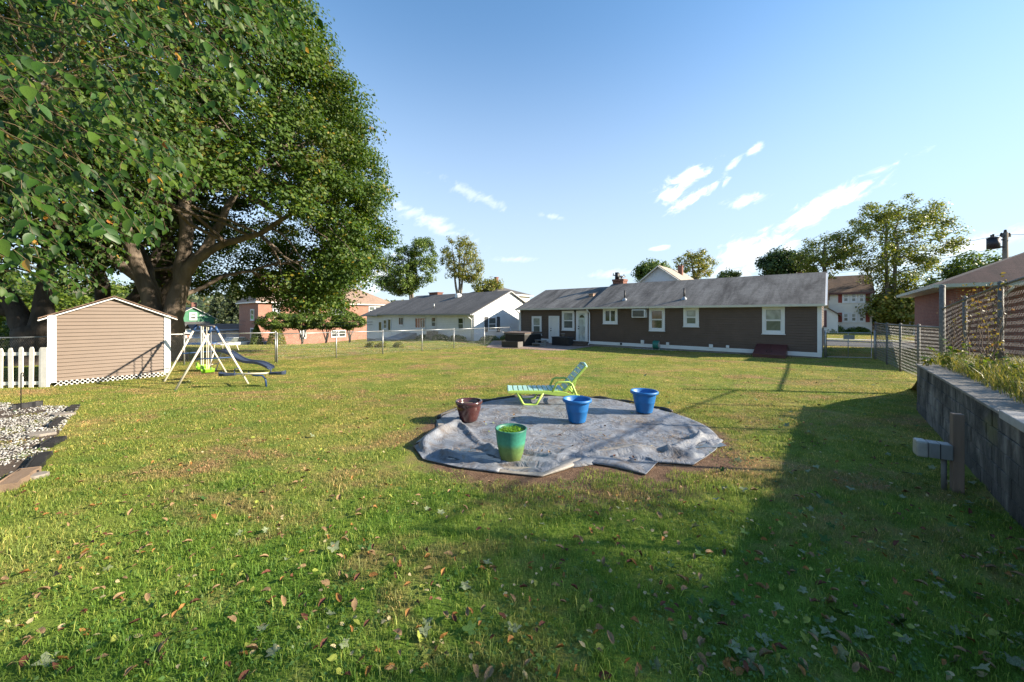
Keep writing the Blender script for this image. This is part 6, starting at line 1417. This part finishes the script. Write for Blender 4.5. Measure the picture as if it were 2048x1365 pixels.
while made < 2500 and tries < 90000:
    tries += 1
    d = 1.8 + 5.6 * R.random() ** .7; px, py = R.uniform(-1000, 760), R.uniform(-780, 600)
    if px < -150 and R.random() < .55: continue
    if not in_poly(px, py, near_poly): continue
    e = Vector(((px - CX) / FPX * d, d, CAMH + (HY - py) / FPX * d))
    if e.z < 1.9 or e.z > 8.5: continue
    if d < 2.1 and px > 330: continue
    dr = Vector((R.gauss(.72, .22), R.gauss(-.05, .35), R.gauss(-.42, .18))).normalized(); L = R.uniform(.45, .85); s_ = e - dr * L
    mid = s_.lerp(e, .5) + Vector((0, 0, .06)); 
    tw_m.tube([s_ - NB, mid - NB, e - NB], [.0032, .0024, .0014], 4, False); made += 1
    if R.random() < .07:
        h_ = min(hubs, key=lambda q: (q + NB - s_).length); pp = limb_path(h_, s_ - NB, 5, .10, .05); tw_m.tube(pp, [.014, .010, .008, .006, .005, .004], 5, False)
    n = int(L / .055); 
    for k in range(n):
        u_ = (k + .8) / n; p = s_.lerp(mid, u_ * 2) if u_ < .5 else mid.lerp(e, u_ * 2 - 1)
        sgn = 1 if k % 2 else -1; sd_ = dr.cross(Vector((0, 0, 1))).normalized() * sgn
        ax = (dr * R.uniform(.25, .7) + sd_ * R.uniform(.35, .9) + Vector((0, 0, -R.uniform(.35, 1.15)))).normalized()
        nn = Vector((R.gauss(.15, .45), R.gauss(-.35, .45), R.gauss(.8, .35))); nn = (nn - ax * nn.dot(ax)).normalized()
        LP.append(p); LT.append(ax); LN.append(nn); LS.append(R.uniform(.05, .105))
tw_m.build('twigs', M('red_brown_twig', (.12, .085, .04), .7, .2), nt_root, smooth=True)
LP = np.array([tuple(p) for p in LP]); LT = np.array([tuple(p) for p in LT]); LN = np.array([tuple(p) for p in LN]); LS = np.array(LS); LB = np.cross(LN, LT)
pxs = CX + FPX * LP[:, 0] / LP[:, 1]; pys = HY - FPX * (LP[:, 2] - CAMH) / LP[:, 1]
inv = (pxs > -10) & (pxs < 2050) & (pys > -10) & (pys < 1365); sc2 = np.where(inv, LS / LP[:, 1], 0); order = np.argsort(-sc2); big = order[:300]; rest = np.ones(len(LP), bool); rest[big] = False
V_, F_ = stamp(OV_V, OV_F, LP[rest] - np.array(NB), LT[rest], LB[rest], LN[rest], LS[rest]); stuff(fast_obj('foliage', V_, F_, near_leaf, nt_root, smooth=True))
single_mats = [M('broad_leaf_deep', (.018, .052, .007), .5, .3, 20, spec=.3), M('broad_leaf_mid', (.034, .085, .010), .5, .3, 20, spec=.3), M('broad_leaf_light', (.066, .125, .015), .5, .25, 20, spec=.3), M('broad_leaf_grey', (.05, .11, .03), .42, .25, 20, spec=.35), M('broad_leaf_orange', (.33, .19, .025), .5, .3, 20)]
for mt in single_mats:   # let light through the single leaves too
    nt = mt.node_tree; b = nt.nodes['Principled BSDF']; src = b.inputs['Base Color'].links[0].from_socket; t_ = nt.nodes.new('ShaderNodeBsdfTranslucent'); nt.links.new(src, t_.inputs[0]); mx = nt.nodes.new('ShaderNodeMixShader'); mx.inputs[0].default_value = .35
    nt.links.new(b.outputs[0], mx.inputs[1]); nt.links.new(t_.outputs[0], mx.inputs[2]); nt.links.new(mx.outputs[0], nt.nodes['Material Output'].inputs[0])
lmeshes = [fast_mesh('leaf', OV_V * np.array([1, wf, 1]), OV_F, mt, True) for mt, wf in zip(single_mats, (1, .92, 1.05, .95, .85))]
for i in big:
    o = bpy.data.objects.new('leaf', R.choices(lmeshes, (4, 4, 2.5, 1.2, .15))[0]); col.objects.link(o); o.parent = nt_root
    mt4 = Matrix([[LT[i][k] * LS[i], LB[i][k] * LS[i], LN[i][k] * LS[i], LP[i][k] - NB[k]] for k in range(3)] + [[0, 0, 0, 1]]); o.matrix_local = mt4

# ---------------------------------------------------------------- weeds and vines on the bank
weed_leaf = leaf_mat('weed_leaf', [(0, (.06, .11, .015)), (.6, (.12, .19, .03)), (.9, (.22, .22, .04)), (1, (.36, .24, .04))], .45)
vine_leaf = leaf_mat('vine_leaf', [(0, (.07, .09, .02)), (.4, (.15, .13, .045)), (.8, (.24, .17, .05)), (1, (.20, .10, .04))], .4)
straw = leaf_mat('long_grass', [(0, (.07, .11, .02)), (.45, (.14, .17, .035)), (.8, (.27, .24, .09)), (1, (.36, .29, .14))], .4)
lab = ['tall leafy weed with pale heart-shaped leaves by the corner post', 'leafy weed spilling over the coping of the block wall', 'bushy green weed on the bank below the tall fence', 'small weed rooted at the far end of the block wall', 'weed with broad leaves beside the second fence post', 'yellowing weed among long grass on the bank', 'low weed near the pale cap slab', 'straggling weed climbing at the foot of the vine', 'green weed clump behind the coping']
for k, (x_, y_, hh_, n) in enumerate(((.45, -.5, .75, 60), (.30, -1.0, .40, 60), (.75, -1.6, .55, 90), (.1, -.35, .25, 24), (.8, -2.5, .6, 90), (.6, -3.3, .45, 80), (.5, -4.4, .35, 60), (.9, -4.0, .6, 80), (.42, -2.1, .4, 70))):
    p = WALL.wld((x_, y_, bank_z(x_, y_) + (.05 if x_ < .42 else 0))); t = thing('weed', lab[k], 'weed', p); m = MB(); PP, TT, NN = [], [], []
    for s_ in range(6):
        a = R.uniform(0, 6.283); ln = R.uniform(.25, .6) * hh_ ; tip = Vector((math.cos(a) * ln, math.sin(a) * ln, hh_ * R.uniform(.55, 1.0))); midp = tip * .5 + Vector((0, 0, .12 * hh_)); m.tube([(0, 0, -.03), midp, tip], [.006, .004, .002], 4, False)
        for q in range(n // 6):
            u_ = R.uniform(.25, 1.0); c_ = (Vector().lerp(midp, u_ * 2) if u_ < .5 else midp.lerp(tip, u_ * 2 - 1)); PP.append(tuple(c_)); aa_ = Vector((R.gauss(0, 1), R.gauss(0, 1), R.gauss(-.1, .5))).normalized(); TT.append(tuple(aa_)); nn = Vector((R.gauss(0, .5), R.gauss(0, .5), 1)); nn = (nn - aa_ * nn.dot(aa_)).normalized(); NN.append(tuple(nn))
    m.build('stems', M('weed_stem', (.12, .15, .04), .7, .2), t)
    PP, TT, NN = map(np.array, (PP, TT, NN)); V_, F_ = stamp(OV_V, OV_F, PP, TT, np.cross(NN, TT), NN, rng.uniform(.04, .105, len(PP))); stuff(fast_obj('leaves', V_, F_, weed_leaf, t, smooth=True))
# long grass on the bank: arching blades
def blades(pts, hmin, hmax, wdt, lean, seg=3):
    n = len(pts); pts = np.asarray(pts, float); a = rng.uniform(0, 2 * np.pi, n); hh_ = rng.uniform(hmin, hmax, n); ln = hh_ * rng.uniform(.2, 1.0, n) * lean; w = wdt * rng.uniform(.6, 1.3, n)
    dx_, dy_ = np.cos(a), np.sin(a); b_ = rng.uniform(0, 2 * np.pi, n); sx, sy = np.cos(b_), np.sin(b_); V = []
    for k in range(seg):
        u_ = k / seg; ww = w * (1 - u_ * .6); zz = hh_ * (1 - (1 - u_) ** 1.6); off = ln * u_ ** 1.7
        for s_ in (-1, 1): V.append(np.stack([pts[:, 0] + dx_ * off + s_ * sx * ww / 2, pts[:, 1] + dy_ * off + s_ * sy * ww / 2, pts[:, 2] + zz], -1))
    V.append(np.stack([pts[:, 0] + dx_ * ln, pts[:, 1] + dy_ * ln, pts[:, 2] + hh_ * rng.uniform(.8, 1.0, n)], -1)); k_ = len(V)
    V = np.stack(V, 1); f = []
    for k in range(seg - 1): f += [(2 * k, 2 * k + 1, 2 * k + 3), (2 * k, 2 * k + 3, 2 * k + 2)]
    f.append((2 * seg - 2, 2 * seg - 1, 2 * seg)); F = (np.arange(n) * k_)[:, None, None] + np.array(f)[None]
    return V.reshape(-1, 3), F.reshape(-1, 3)
pts = []
while len(pts) < 9000:
    x_, y_ = .28 + abs(R.gauss(0, .9)), R.uniform(-8.5, .6)
    if x_ < 6: pts.append((x_, y_, bank_z(x_, y_)))
V_, F_ = blades(pts, .10, .42, .008, 1.1); bo = fast_obj('bank_grass', V_, F_, straw, loc=WALL.o); bo.rotation_euler = (0, 0, ANG); tag(bo, 'long straggling grass covering the bank above the wall', 'grass', kind='stuff')
vl = ['yellowing vine hanging from the top rail beside the second fence post', 'bare brown vine with a few yellow leaves on the tall fence', 'dying vine bunched on the highest part of the fence rail', 'withered creeper on the mesh between the vines']
for k, (yo, n) in enumerate(((-2.75, 90), (-3.5, 60), (-4.4, 140), (-1.5, 25))):
    x_ = tl.x - .05; y_ = tl.y + yo; zt_ = float(np.interp(-yo, [0, 2.05, 4.2, 6.4], [2.15, 2.32, 2.48, 2.6])); zb2 = bank_z(x_, y_); p = WALL.wld((x_, y_, zb2)); t = thing('fence_vine', vl[k], 'vine', p, ANG); m = MB(); PP = []
    for s_ in range(5):
        pp = [Vector((R.gauss(0, .04), R.gauss(0, .12), 0))]
        for q in range(9): pp.append(Vector((R.gauss(-.01, .03), pp[-1].y + R.gauss(0, .09), (q + 1) / 9 * (zt_ - zb2 + .05))))
        m.tube(pp, [.010 - .0008 * i for i in range(10)], 5, False)
        for q in range(n // 5): c_ = R.choice(pp[2:]); PP.append((c_.x + R.gauss(-.03, .05), c_.y + R.gauss(0, .10), c_.z + R.gauss(0, .10)))
    m.build('stems', M('vine_stem', (.16, .11, .08), .9, .3), t, smooth=True); PP = np.array(PP); T_, B_, N_ = basis(rng.normal(size=PP.shape) + np.array([-.6, -.5, .2])); V_, F_ = stamp(OV_V, OV_F, PP, T_, B_, N_, rng.uniform(.02, .055, len(PP))); stuff(fast_obj('leaves', V_, F_, vine_leaf, t, smooth=True))

# ================================================================== GRASS
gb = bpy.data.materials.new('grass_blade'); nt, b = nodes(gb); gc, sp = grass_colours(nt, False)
g_ = nt.nodes.new('ShaderNodeNewGeometry'); oi = nt.nodes.new('ShaderNodeObjectInfo')
v_ = ramp(nt, g_.outputs['Random Per Island'], [(0, (.62, .72, .6)), (.6, (1.0, 1.05, 1.0)), (.84, (1.25, 1.2, 1.1)), (.9, (2.2, 1.7, 1.9)), (1, (2.6, 1.9, 2.4))])
gc = mixrgb(nt, 1.0, gc, v_, 'MULTIPLY'); nt.links.new(gc, b.inputs['Base Color']); b.inputs['Roughness'].default_value = .55; b.inputs['Specular IOR Level'].default_value = .3
t_ = nt.nodes.new('ShaderNodeBsdfTranslucent'); nt.links.new(gc, t_.inputs[0]); mx = nt.nodes.new('ShaderNodeMixShader'); mx.inputs[0].default_value = .42
nt.links.new(b.outputs[0], mx.inputs[1]); nt.links.new(t_.outputs[0], mx.inputs[2]); nt.links.new(mx.outputs[0], nt.nodes['Material Output'].inputs[0])
ng = bpy.data.node_groups.new('scatter_tufts', 'GeometryNodeTree')
ng.interface.new_socket('Geometry', in_out='INPUT', socket_type='NodeSocketGeometry'); ng.interface.new_socket('Geometry', in_out='OUTPUT', socket_type='NodeSocketGeometry')
gi, go = ng.nodes.new('NodeGroupInput'), ng.nodes.new('NodeGroupOutput')
sepg = ng.nodes.new('GeometryNodeSeparateGeometry'); sepg.domain = 'POINT'
na = ng.nodes.new('GeometryNodeInputNamedAttribute'); na.data_type = 'FLOAT'; na.inputs['Name'].default_value = 'spot'
cmp_ = ng.nodes.new('FunctionNodeCompare'); cmp_.data_type = 'FLOAT'; cmp_.operation = 'GREATER_THAN'; cmp_.inputs[1].default_value = .5
ng.links.new(na.outputs[0], cmp_.inputs[0]); ng.links.new(gi.outputs[0], sepg.inputs['Geometry']); ng.links.new(cmp_.outputs[0], sepg.inputs['Selection'])
ip = ng.nodes.new('GeometryNodeInstanceOnPoints'); ng.links.new(sepg.outputs['Selection'], ip.inputs['Points']); ng.links.new(sepg.outputs['Inverted'], ip.inputs['Instance'])
nr = ng.nodes.new('GeometryNodeInputNamedAttribute'); nr.data_type = 'FLOAT'; nr.inputs['Name'].default_value = 'turn'
cx_ = ng.nodes.new('ShaderNodeCombineXYZ'); ng.links.new(nr.outputs[0], cx_.inputs[2]); ng.links.new(cx_.outputs[0], ip.inputs['Rotation'])
ns = ng.nodes.new('GeometryNodeInputNamedAttribute'); ns.data_type = 'FLOAT'; ns.inputs['Name'].default_value = 'tall'
cs_ = ng.nodes.new('ShaderNodeCombineXYZ'); cs_.inputs[0].default_value = 1; cs_.inputs[1].default_value = 1; ng.links.new(ns.outputs[0], cs_.inputs[2]); ng.links.new(cs_.outputs[0], ip.inputs['Scale'])
ng.links.new(ip.outputs[0], go.inputs[0])
def bare(x, y):
    r_ = math.hypot(x - TC[0], y - TC[1]); a = math.atan2(y - TC[1], x - TC[0]); ro = float(np.interp(a, oang, orad))
    if r_ < ro + .03 + .34 * max(0, -math.sin(a)) + .12 * max(0, -math.cos(a)) + .10 * float(vnoise(np.array(x * 1.0), np.array(y * 1.0), 4.0)): return True
    if in_poly(x, y, BED) and R.random() < .72: return True
    q = WALL.loc((x, y, 0))
    if q.x > -.06 and q.y < .15: return True
    q = HOUSE.loc((x, y, 0))
    if q.x > XE - .3 and q.x < .15 and q.y > -.12 and q.y < D + .1: return True
    if in_poly(q.x, q.y, poly_patio): return True
    if 10.5 < q.y < 16.6 or 19.6 < q.y < 20.8: return True
    q = SH.loc((x, y, 0))
    if -sd < q.x < .02 and -sw - .1 < q.y < .1: return True
    q = WH.loc((x, y, 0))
    if q.y > -.1 and -17.5 < q.x < .1 and q.y < 9: return True
    return False
poly_patio = [(q_.x, q_.y) for q_ in [hl(972, 695.5), hl(1118.7, 702.3)]] + [(hl(1166, 694.5).x + .3, hl(1166, 694.5).y), (hl(1166, 694.5).x + .3, -.05), (XE - .5, -.05), (XE - 2.2, -.8)]
def grass_tier(name, label, y0, y1, cell, nblade, hmin, hmax, wdt, xmax=60, lean=.8):
    pp = np.stack([rng.uniform(-cell * .62, cell * .62, nblade), rng.uniform(-cell * .62, cell * .62, nblade), np.zeros(nblade)], -1)
    V_, F_ = blades(pp, hmin, hmax, wdt, lean, 2)
    spots = []; y = y0
    while y < y1:
        xm = min(xmax, 1.5 * y + 1.2); x = -xm
        while x < xm:
            a, c_ = x + R.uniform(-.3, .3) * cell, y + R.uniform(-.3, .3) * cell
            if not bare(a, c_): spots.append((a, c_, gz(a, c_)))
            x += cell
        y += cell
    S = np.array(spots); n0 = len(V_)
    me = fast_mesh(name, np.concatenate([V_, S]), F_, gb); at = me.attributes.new('spot', 'FLOAT', 'POINT'); at.data.foreach_set('value', np.concatenate([np.zeros(n0), np.ones(len(S))]).astype(np.float32))
    at = me.attributes.new('turn', 'FLOAT', 'POINT'); at.data.foreach_set('value', rng.uniform(0, 6.283, n0 + len(S)).astype(np.float32))
    tall = rng.uniform(.75, 1.2, n0 + len(S)) * (1 + .25 * np.concatenate([np.zeros(n0), vnoise(S[:, 0], S[:, 1], 1.6)])); at = me.attributes.new('tall', 'FLOAT', 'POINT'); at.data.foreach_set('value', tall.astype(np.float32))
    o = bpy.data.objects.new(name, me); col.objects.link(o); md = o.modifiers.new('scatter', 'NODES'); md.node_group = ng
    return tag(o, label, 'grass', kind='stuff')
grass_tier('lawn_grass', 'short green grass blades of the shaded near lawn', 1.0, 4.6, .25, 300, .022, .058, .0042)
grass_tier('lawn_grass', 'short sunlit grass around the pool liner', 4.6, 10.0, .40, 420, .014, .038, .0065)
grass_tier('lawn_grass', 'sparse parched grass towards the houses', 10.0, 21.0, .8, 560, .010, .028, .012)
grass_tier('lawn_grass', 'mown grass of the neighbouring lawns', 21.0, 46.0, 1.6, 700, .012, .035, .026, xmax=48)

# coarser clumps and clover that break up the lawn
pts = []; clo = []
for _ in range(420):
    px, py = R.uniform(-20, 2060), 1365 - 560 * R.random() ** 1.1; g = G(px, py)
    if bare(g.x, g.y) or g.y > 11: continue
    if R.random() < .6:
        for q in range(R.randint(10, 34)): pts.append((g.x + R.gauss(0, .045), g.y + R.gauss(0, .045), g.z))
    else:
        s_ = R.uniform(.06, .2)
        for q in range(int(260 * s_)): clo.append((g.x + R.gauss(0, s_), g.y + R.gauss(0, s_), g.z + R.uniform(.015, .04)))
V_, F_ = blades(pts, .05, .115, .0055, 1.0, 2); tag(fast_obj('coarse_grass', V_, F_, gb), 'coarse taller grass clumps standing out of the short lawn', 'grass', kind='stuff')
clo = np.array(clo); V_, F_ = leaf_cloud(clo, rng.normal(size=clo.shape) * .35 + np.array([0, 0, 1]), rng.uniform(.014, .034, len(clo))); tag(fast_obj('lawn_clover', V_, F_, leaf_mat('clover_leaf', [(0, (.05, .12, .02)), (1, (.11, .20, .04))], .3)), 'patches of clover and low weeds in the lawn', 'weeds', kind='stuff')

# ================================================================== FALLEN LEAVES
def star_leaf():
    o = [(0, 0)]; pts = []
    for a, r_ in ((-155, .28), (-125, .58), (-108, .56), (-88, .46), (-66, .84), (-52, .78), (-32, .56), (-12, .82), (0, 1.0), (12, .82), (32, .56), (52, .78), (66, .84), (88, .46), (108, .56), (125, .58), (155, .28)): pts.append((r_ * math.cos(rad(a)), r_ * math.sin(rad(a)), .10 * (r_ * math.sin(rad(a))) ** 2 * 2 - .12 * max(0, r_ * math.cos(rad(a)) - .5)))
    v = np.array([(0, 0, .02)] + pts) * .55; f = np.array([(0, i, i + 1) for i in range(1, len(pts))]); return v, f
ST_V, ST_F = star_leaf()
CURL_V, CURL_F = ovate(.24, .22, -.20); CURL_V = CURL_V - np.array([.5, 0, 0])
FLAT_V, FLAT_F = ovate(.33, .06, .10); FLAT_V = FLAT_V - np.array([.5, 0, 0])
kinds = [('pale green maple leaf fallen face down on the near lawn', 'pale green maple leaves', ST_V, ST_F, (.17, .20, .11), (.075, .145)),
         ('deep green maple leaf lying on the near lawn', 'deep green maple leaves', ST_V, ST_F, (.045, .10, .022), (.07, .13)),
         ('curled tan fallen leaf on the near lawn', 'curled tan leaves', CURL_V, CURL_F, (.24, .155, .08), (.04, .09)),
         ('curled orange fallen leaf on the near lawn', 'curled orange leaves', CURL_V, CURL_F, (.25, .12, .035), (.04, .075)),
         ('dark brown-red fallen leaf on the near lawn', 'dark brown-red leaves', CURL_V, CURL_F, (.12, .045, .028), (.04, .08)),
         ('yellow-green fallen leaf on the near lawn', 'yellow-green leaves', FLAT_V, FLAT_F, (.22, .25, .045), (.04, .08)),
         ('small cream fallen leaf on the near lawn', 'small cream leaves', FLAT_V, FLAT_F, (.36, .30, .16), (.025, .05))]
km = []
def variant(v, k):
    r_ = np.random.default_rng(k); w = v.copy(); w[:, 2] += .16 * r_.normal() * w[:, 1] + .35 * r_.uniform(-1, 1) * w[:, 0] ** 2 + .9 * r_.uniform(.1, 1.0) * w[:, 1] ** 2 + r_.normal(size=len(w)) * .025; w[:, :2] += r_.normal(size=(len(w), 2)) * .022; return w
for i, (lb, grp, v, f, c_, sz) in enumerate(kinds):
    mt = M('fallen_leaf_%s' % grp.replace(' ', '_').replace('-', '_'), c_, .7, .45, 25, (60, .4), spec=.2); km.append(([fast_mesh('fallen_leaf', variant(v, 10 * i + q), f, mt, i < 2) for q in range(5)], mt))
def pick(px):
    right_ = sstep(1100, 1700, px)
    return R.choices(range(7), ((.5 + 2.2 * right_), (.4 + 1.6 * right_), 2.6, 1.9 * (1 - .75 * right_) + .2, 1.2 * (1 - .6 * right_) + .1, 1.5, 1.5))[0]
spots = []
while len(spots) < 280:
    px, py = R.uniform(0, 2048), 1362 - 520 * R.random() ** 1.5
    g = G(px, py)
    if bare(g.x, g.y) or g.y > 7: continue
    if sstep(1100, 1800, px) < R.random() * .5 and R.random() < .25: continue
    spots.append((px, g))
for px, g in spots:
    k = pick(px); lb, grp, v, f, c_, sz = kinds[k]; o = bpy.data.objects.new('fallen_leaf', R.choice(km[k][0])); col.objects.link(o); tag(o, lb, 'leaf', grp)
    s_ = R.uniform(*sz); o.scale = (s_, s_ * R.uniform(.75, 1.1), s_ * R.uniform(.5, 1.4)); o.location = (g.x, g.y, g.z + R.uniform(.016, .040)); o.rotation_euler = (R.gauss(0, .38), R.gauss(0, .38), R.uniform(0, 6.283))
for k, (lb, grp, v, f, c_, sz) in enumerate(kinds):
    P = []
    n = (90, 110, 460, 330, 170, 200, 300)[k]
    while len(P) < n:
        px, py = R.uniform(-60, 2100), 1360 - 650 * R.random() ** .75
        g = G(px, py)
        if g.y > 22: continue
        if k < 2 and R.random() > .25 + sstep(1100, 1800, px): continue
        onl = math.hypot(g.x - TC[0], g.y - TC[1]) < 2.0
        if onl and R.random() < .45: continue
        if not onl and bare(g.x, g.y) : continue
        P.append((g.x, g.y, g.z + (.03 if onl else R.uniform(.025, .05))))
    P = np.array(P); T_, B_, N_ = basis(rng.normal(size=P.shape) * .28 + np.array([0, 0, 1])); V_, F_ = stamp(variant(v, k), f, P, T_, B_, N_, rng.uniform(sz[0], sz[1], len(P)) * .85)
    tag(fast_obj('leaf_litter', V_, F_, km[k][1]), 'scatter of ' + grp + ' across the farther lawn and liner', 'leaf litter', kind='stuff')
# straw and crumbs blown together on the liner
P = []
for cxp, cyp, n in ((1090, 893, 60), (1270, 845, 90), (1310, 905, 90), (1200, 880, 60), (1350, 880, 110), (1060, 912, 60), (960, 905, 60), (1250, 900, 60), (1000, 830, 60)):
    g = G(cxp, cyp); 
    for _ in range(n * 2): P.append((g.x + R.gauss(0, .22), g.y + R.gauss(0, .13), .03 + R.random() * .012))
P = np.array(P); T_, B_, N_ = basis(rng.normal(size=P.shape) * .15 + np.array([0, 0, 1])); V_, F_ = stamp([(-.5, -.06, 0), (.5, -.05, .02), (.5, .05, .02), (-.5, .06, 0)], [(0, 1, 2, 3)], P, T_, B_, N_, rng.uniform(.02, .07, len(P)))
tag(fast_obj('straw_litter', V_, F_, leaf_mat('straw_crumbs', [(0, (.10, .06, .035)), (.5, (.26, .17, .09)), (1, (.42, .32, .2))], .1)), 'dry straw and leaf crumbs blown together on the grey liner', 'litter', kind='stuff')
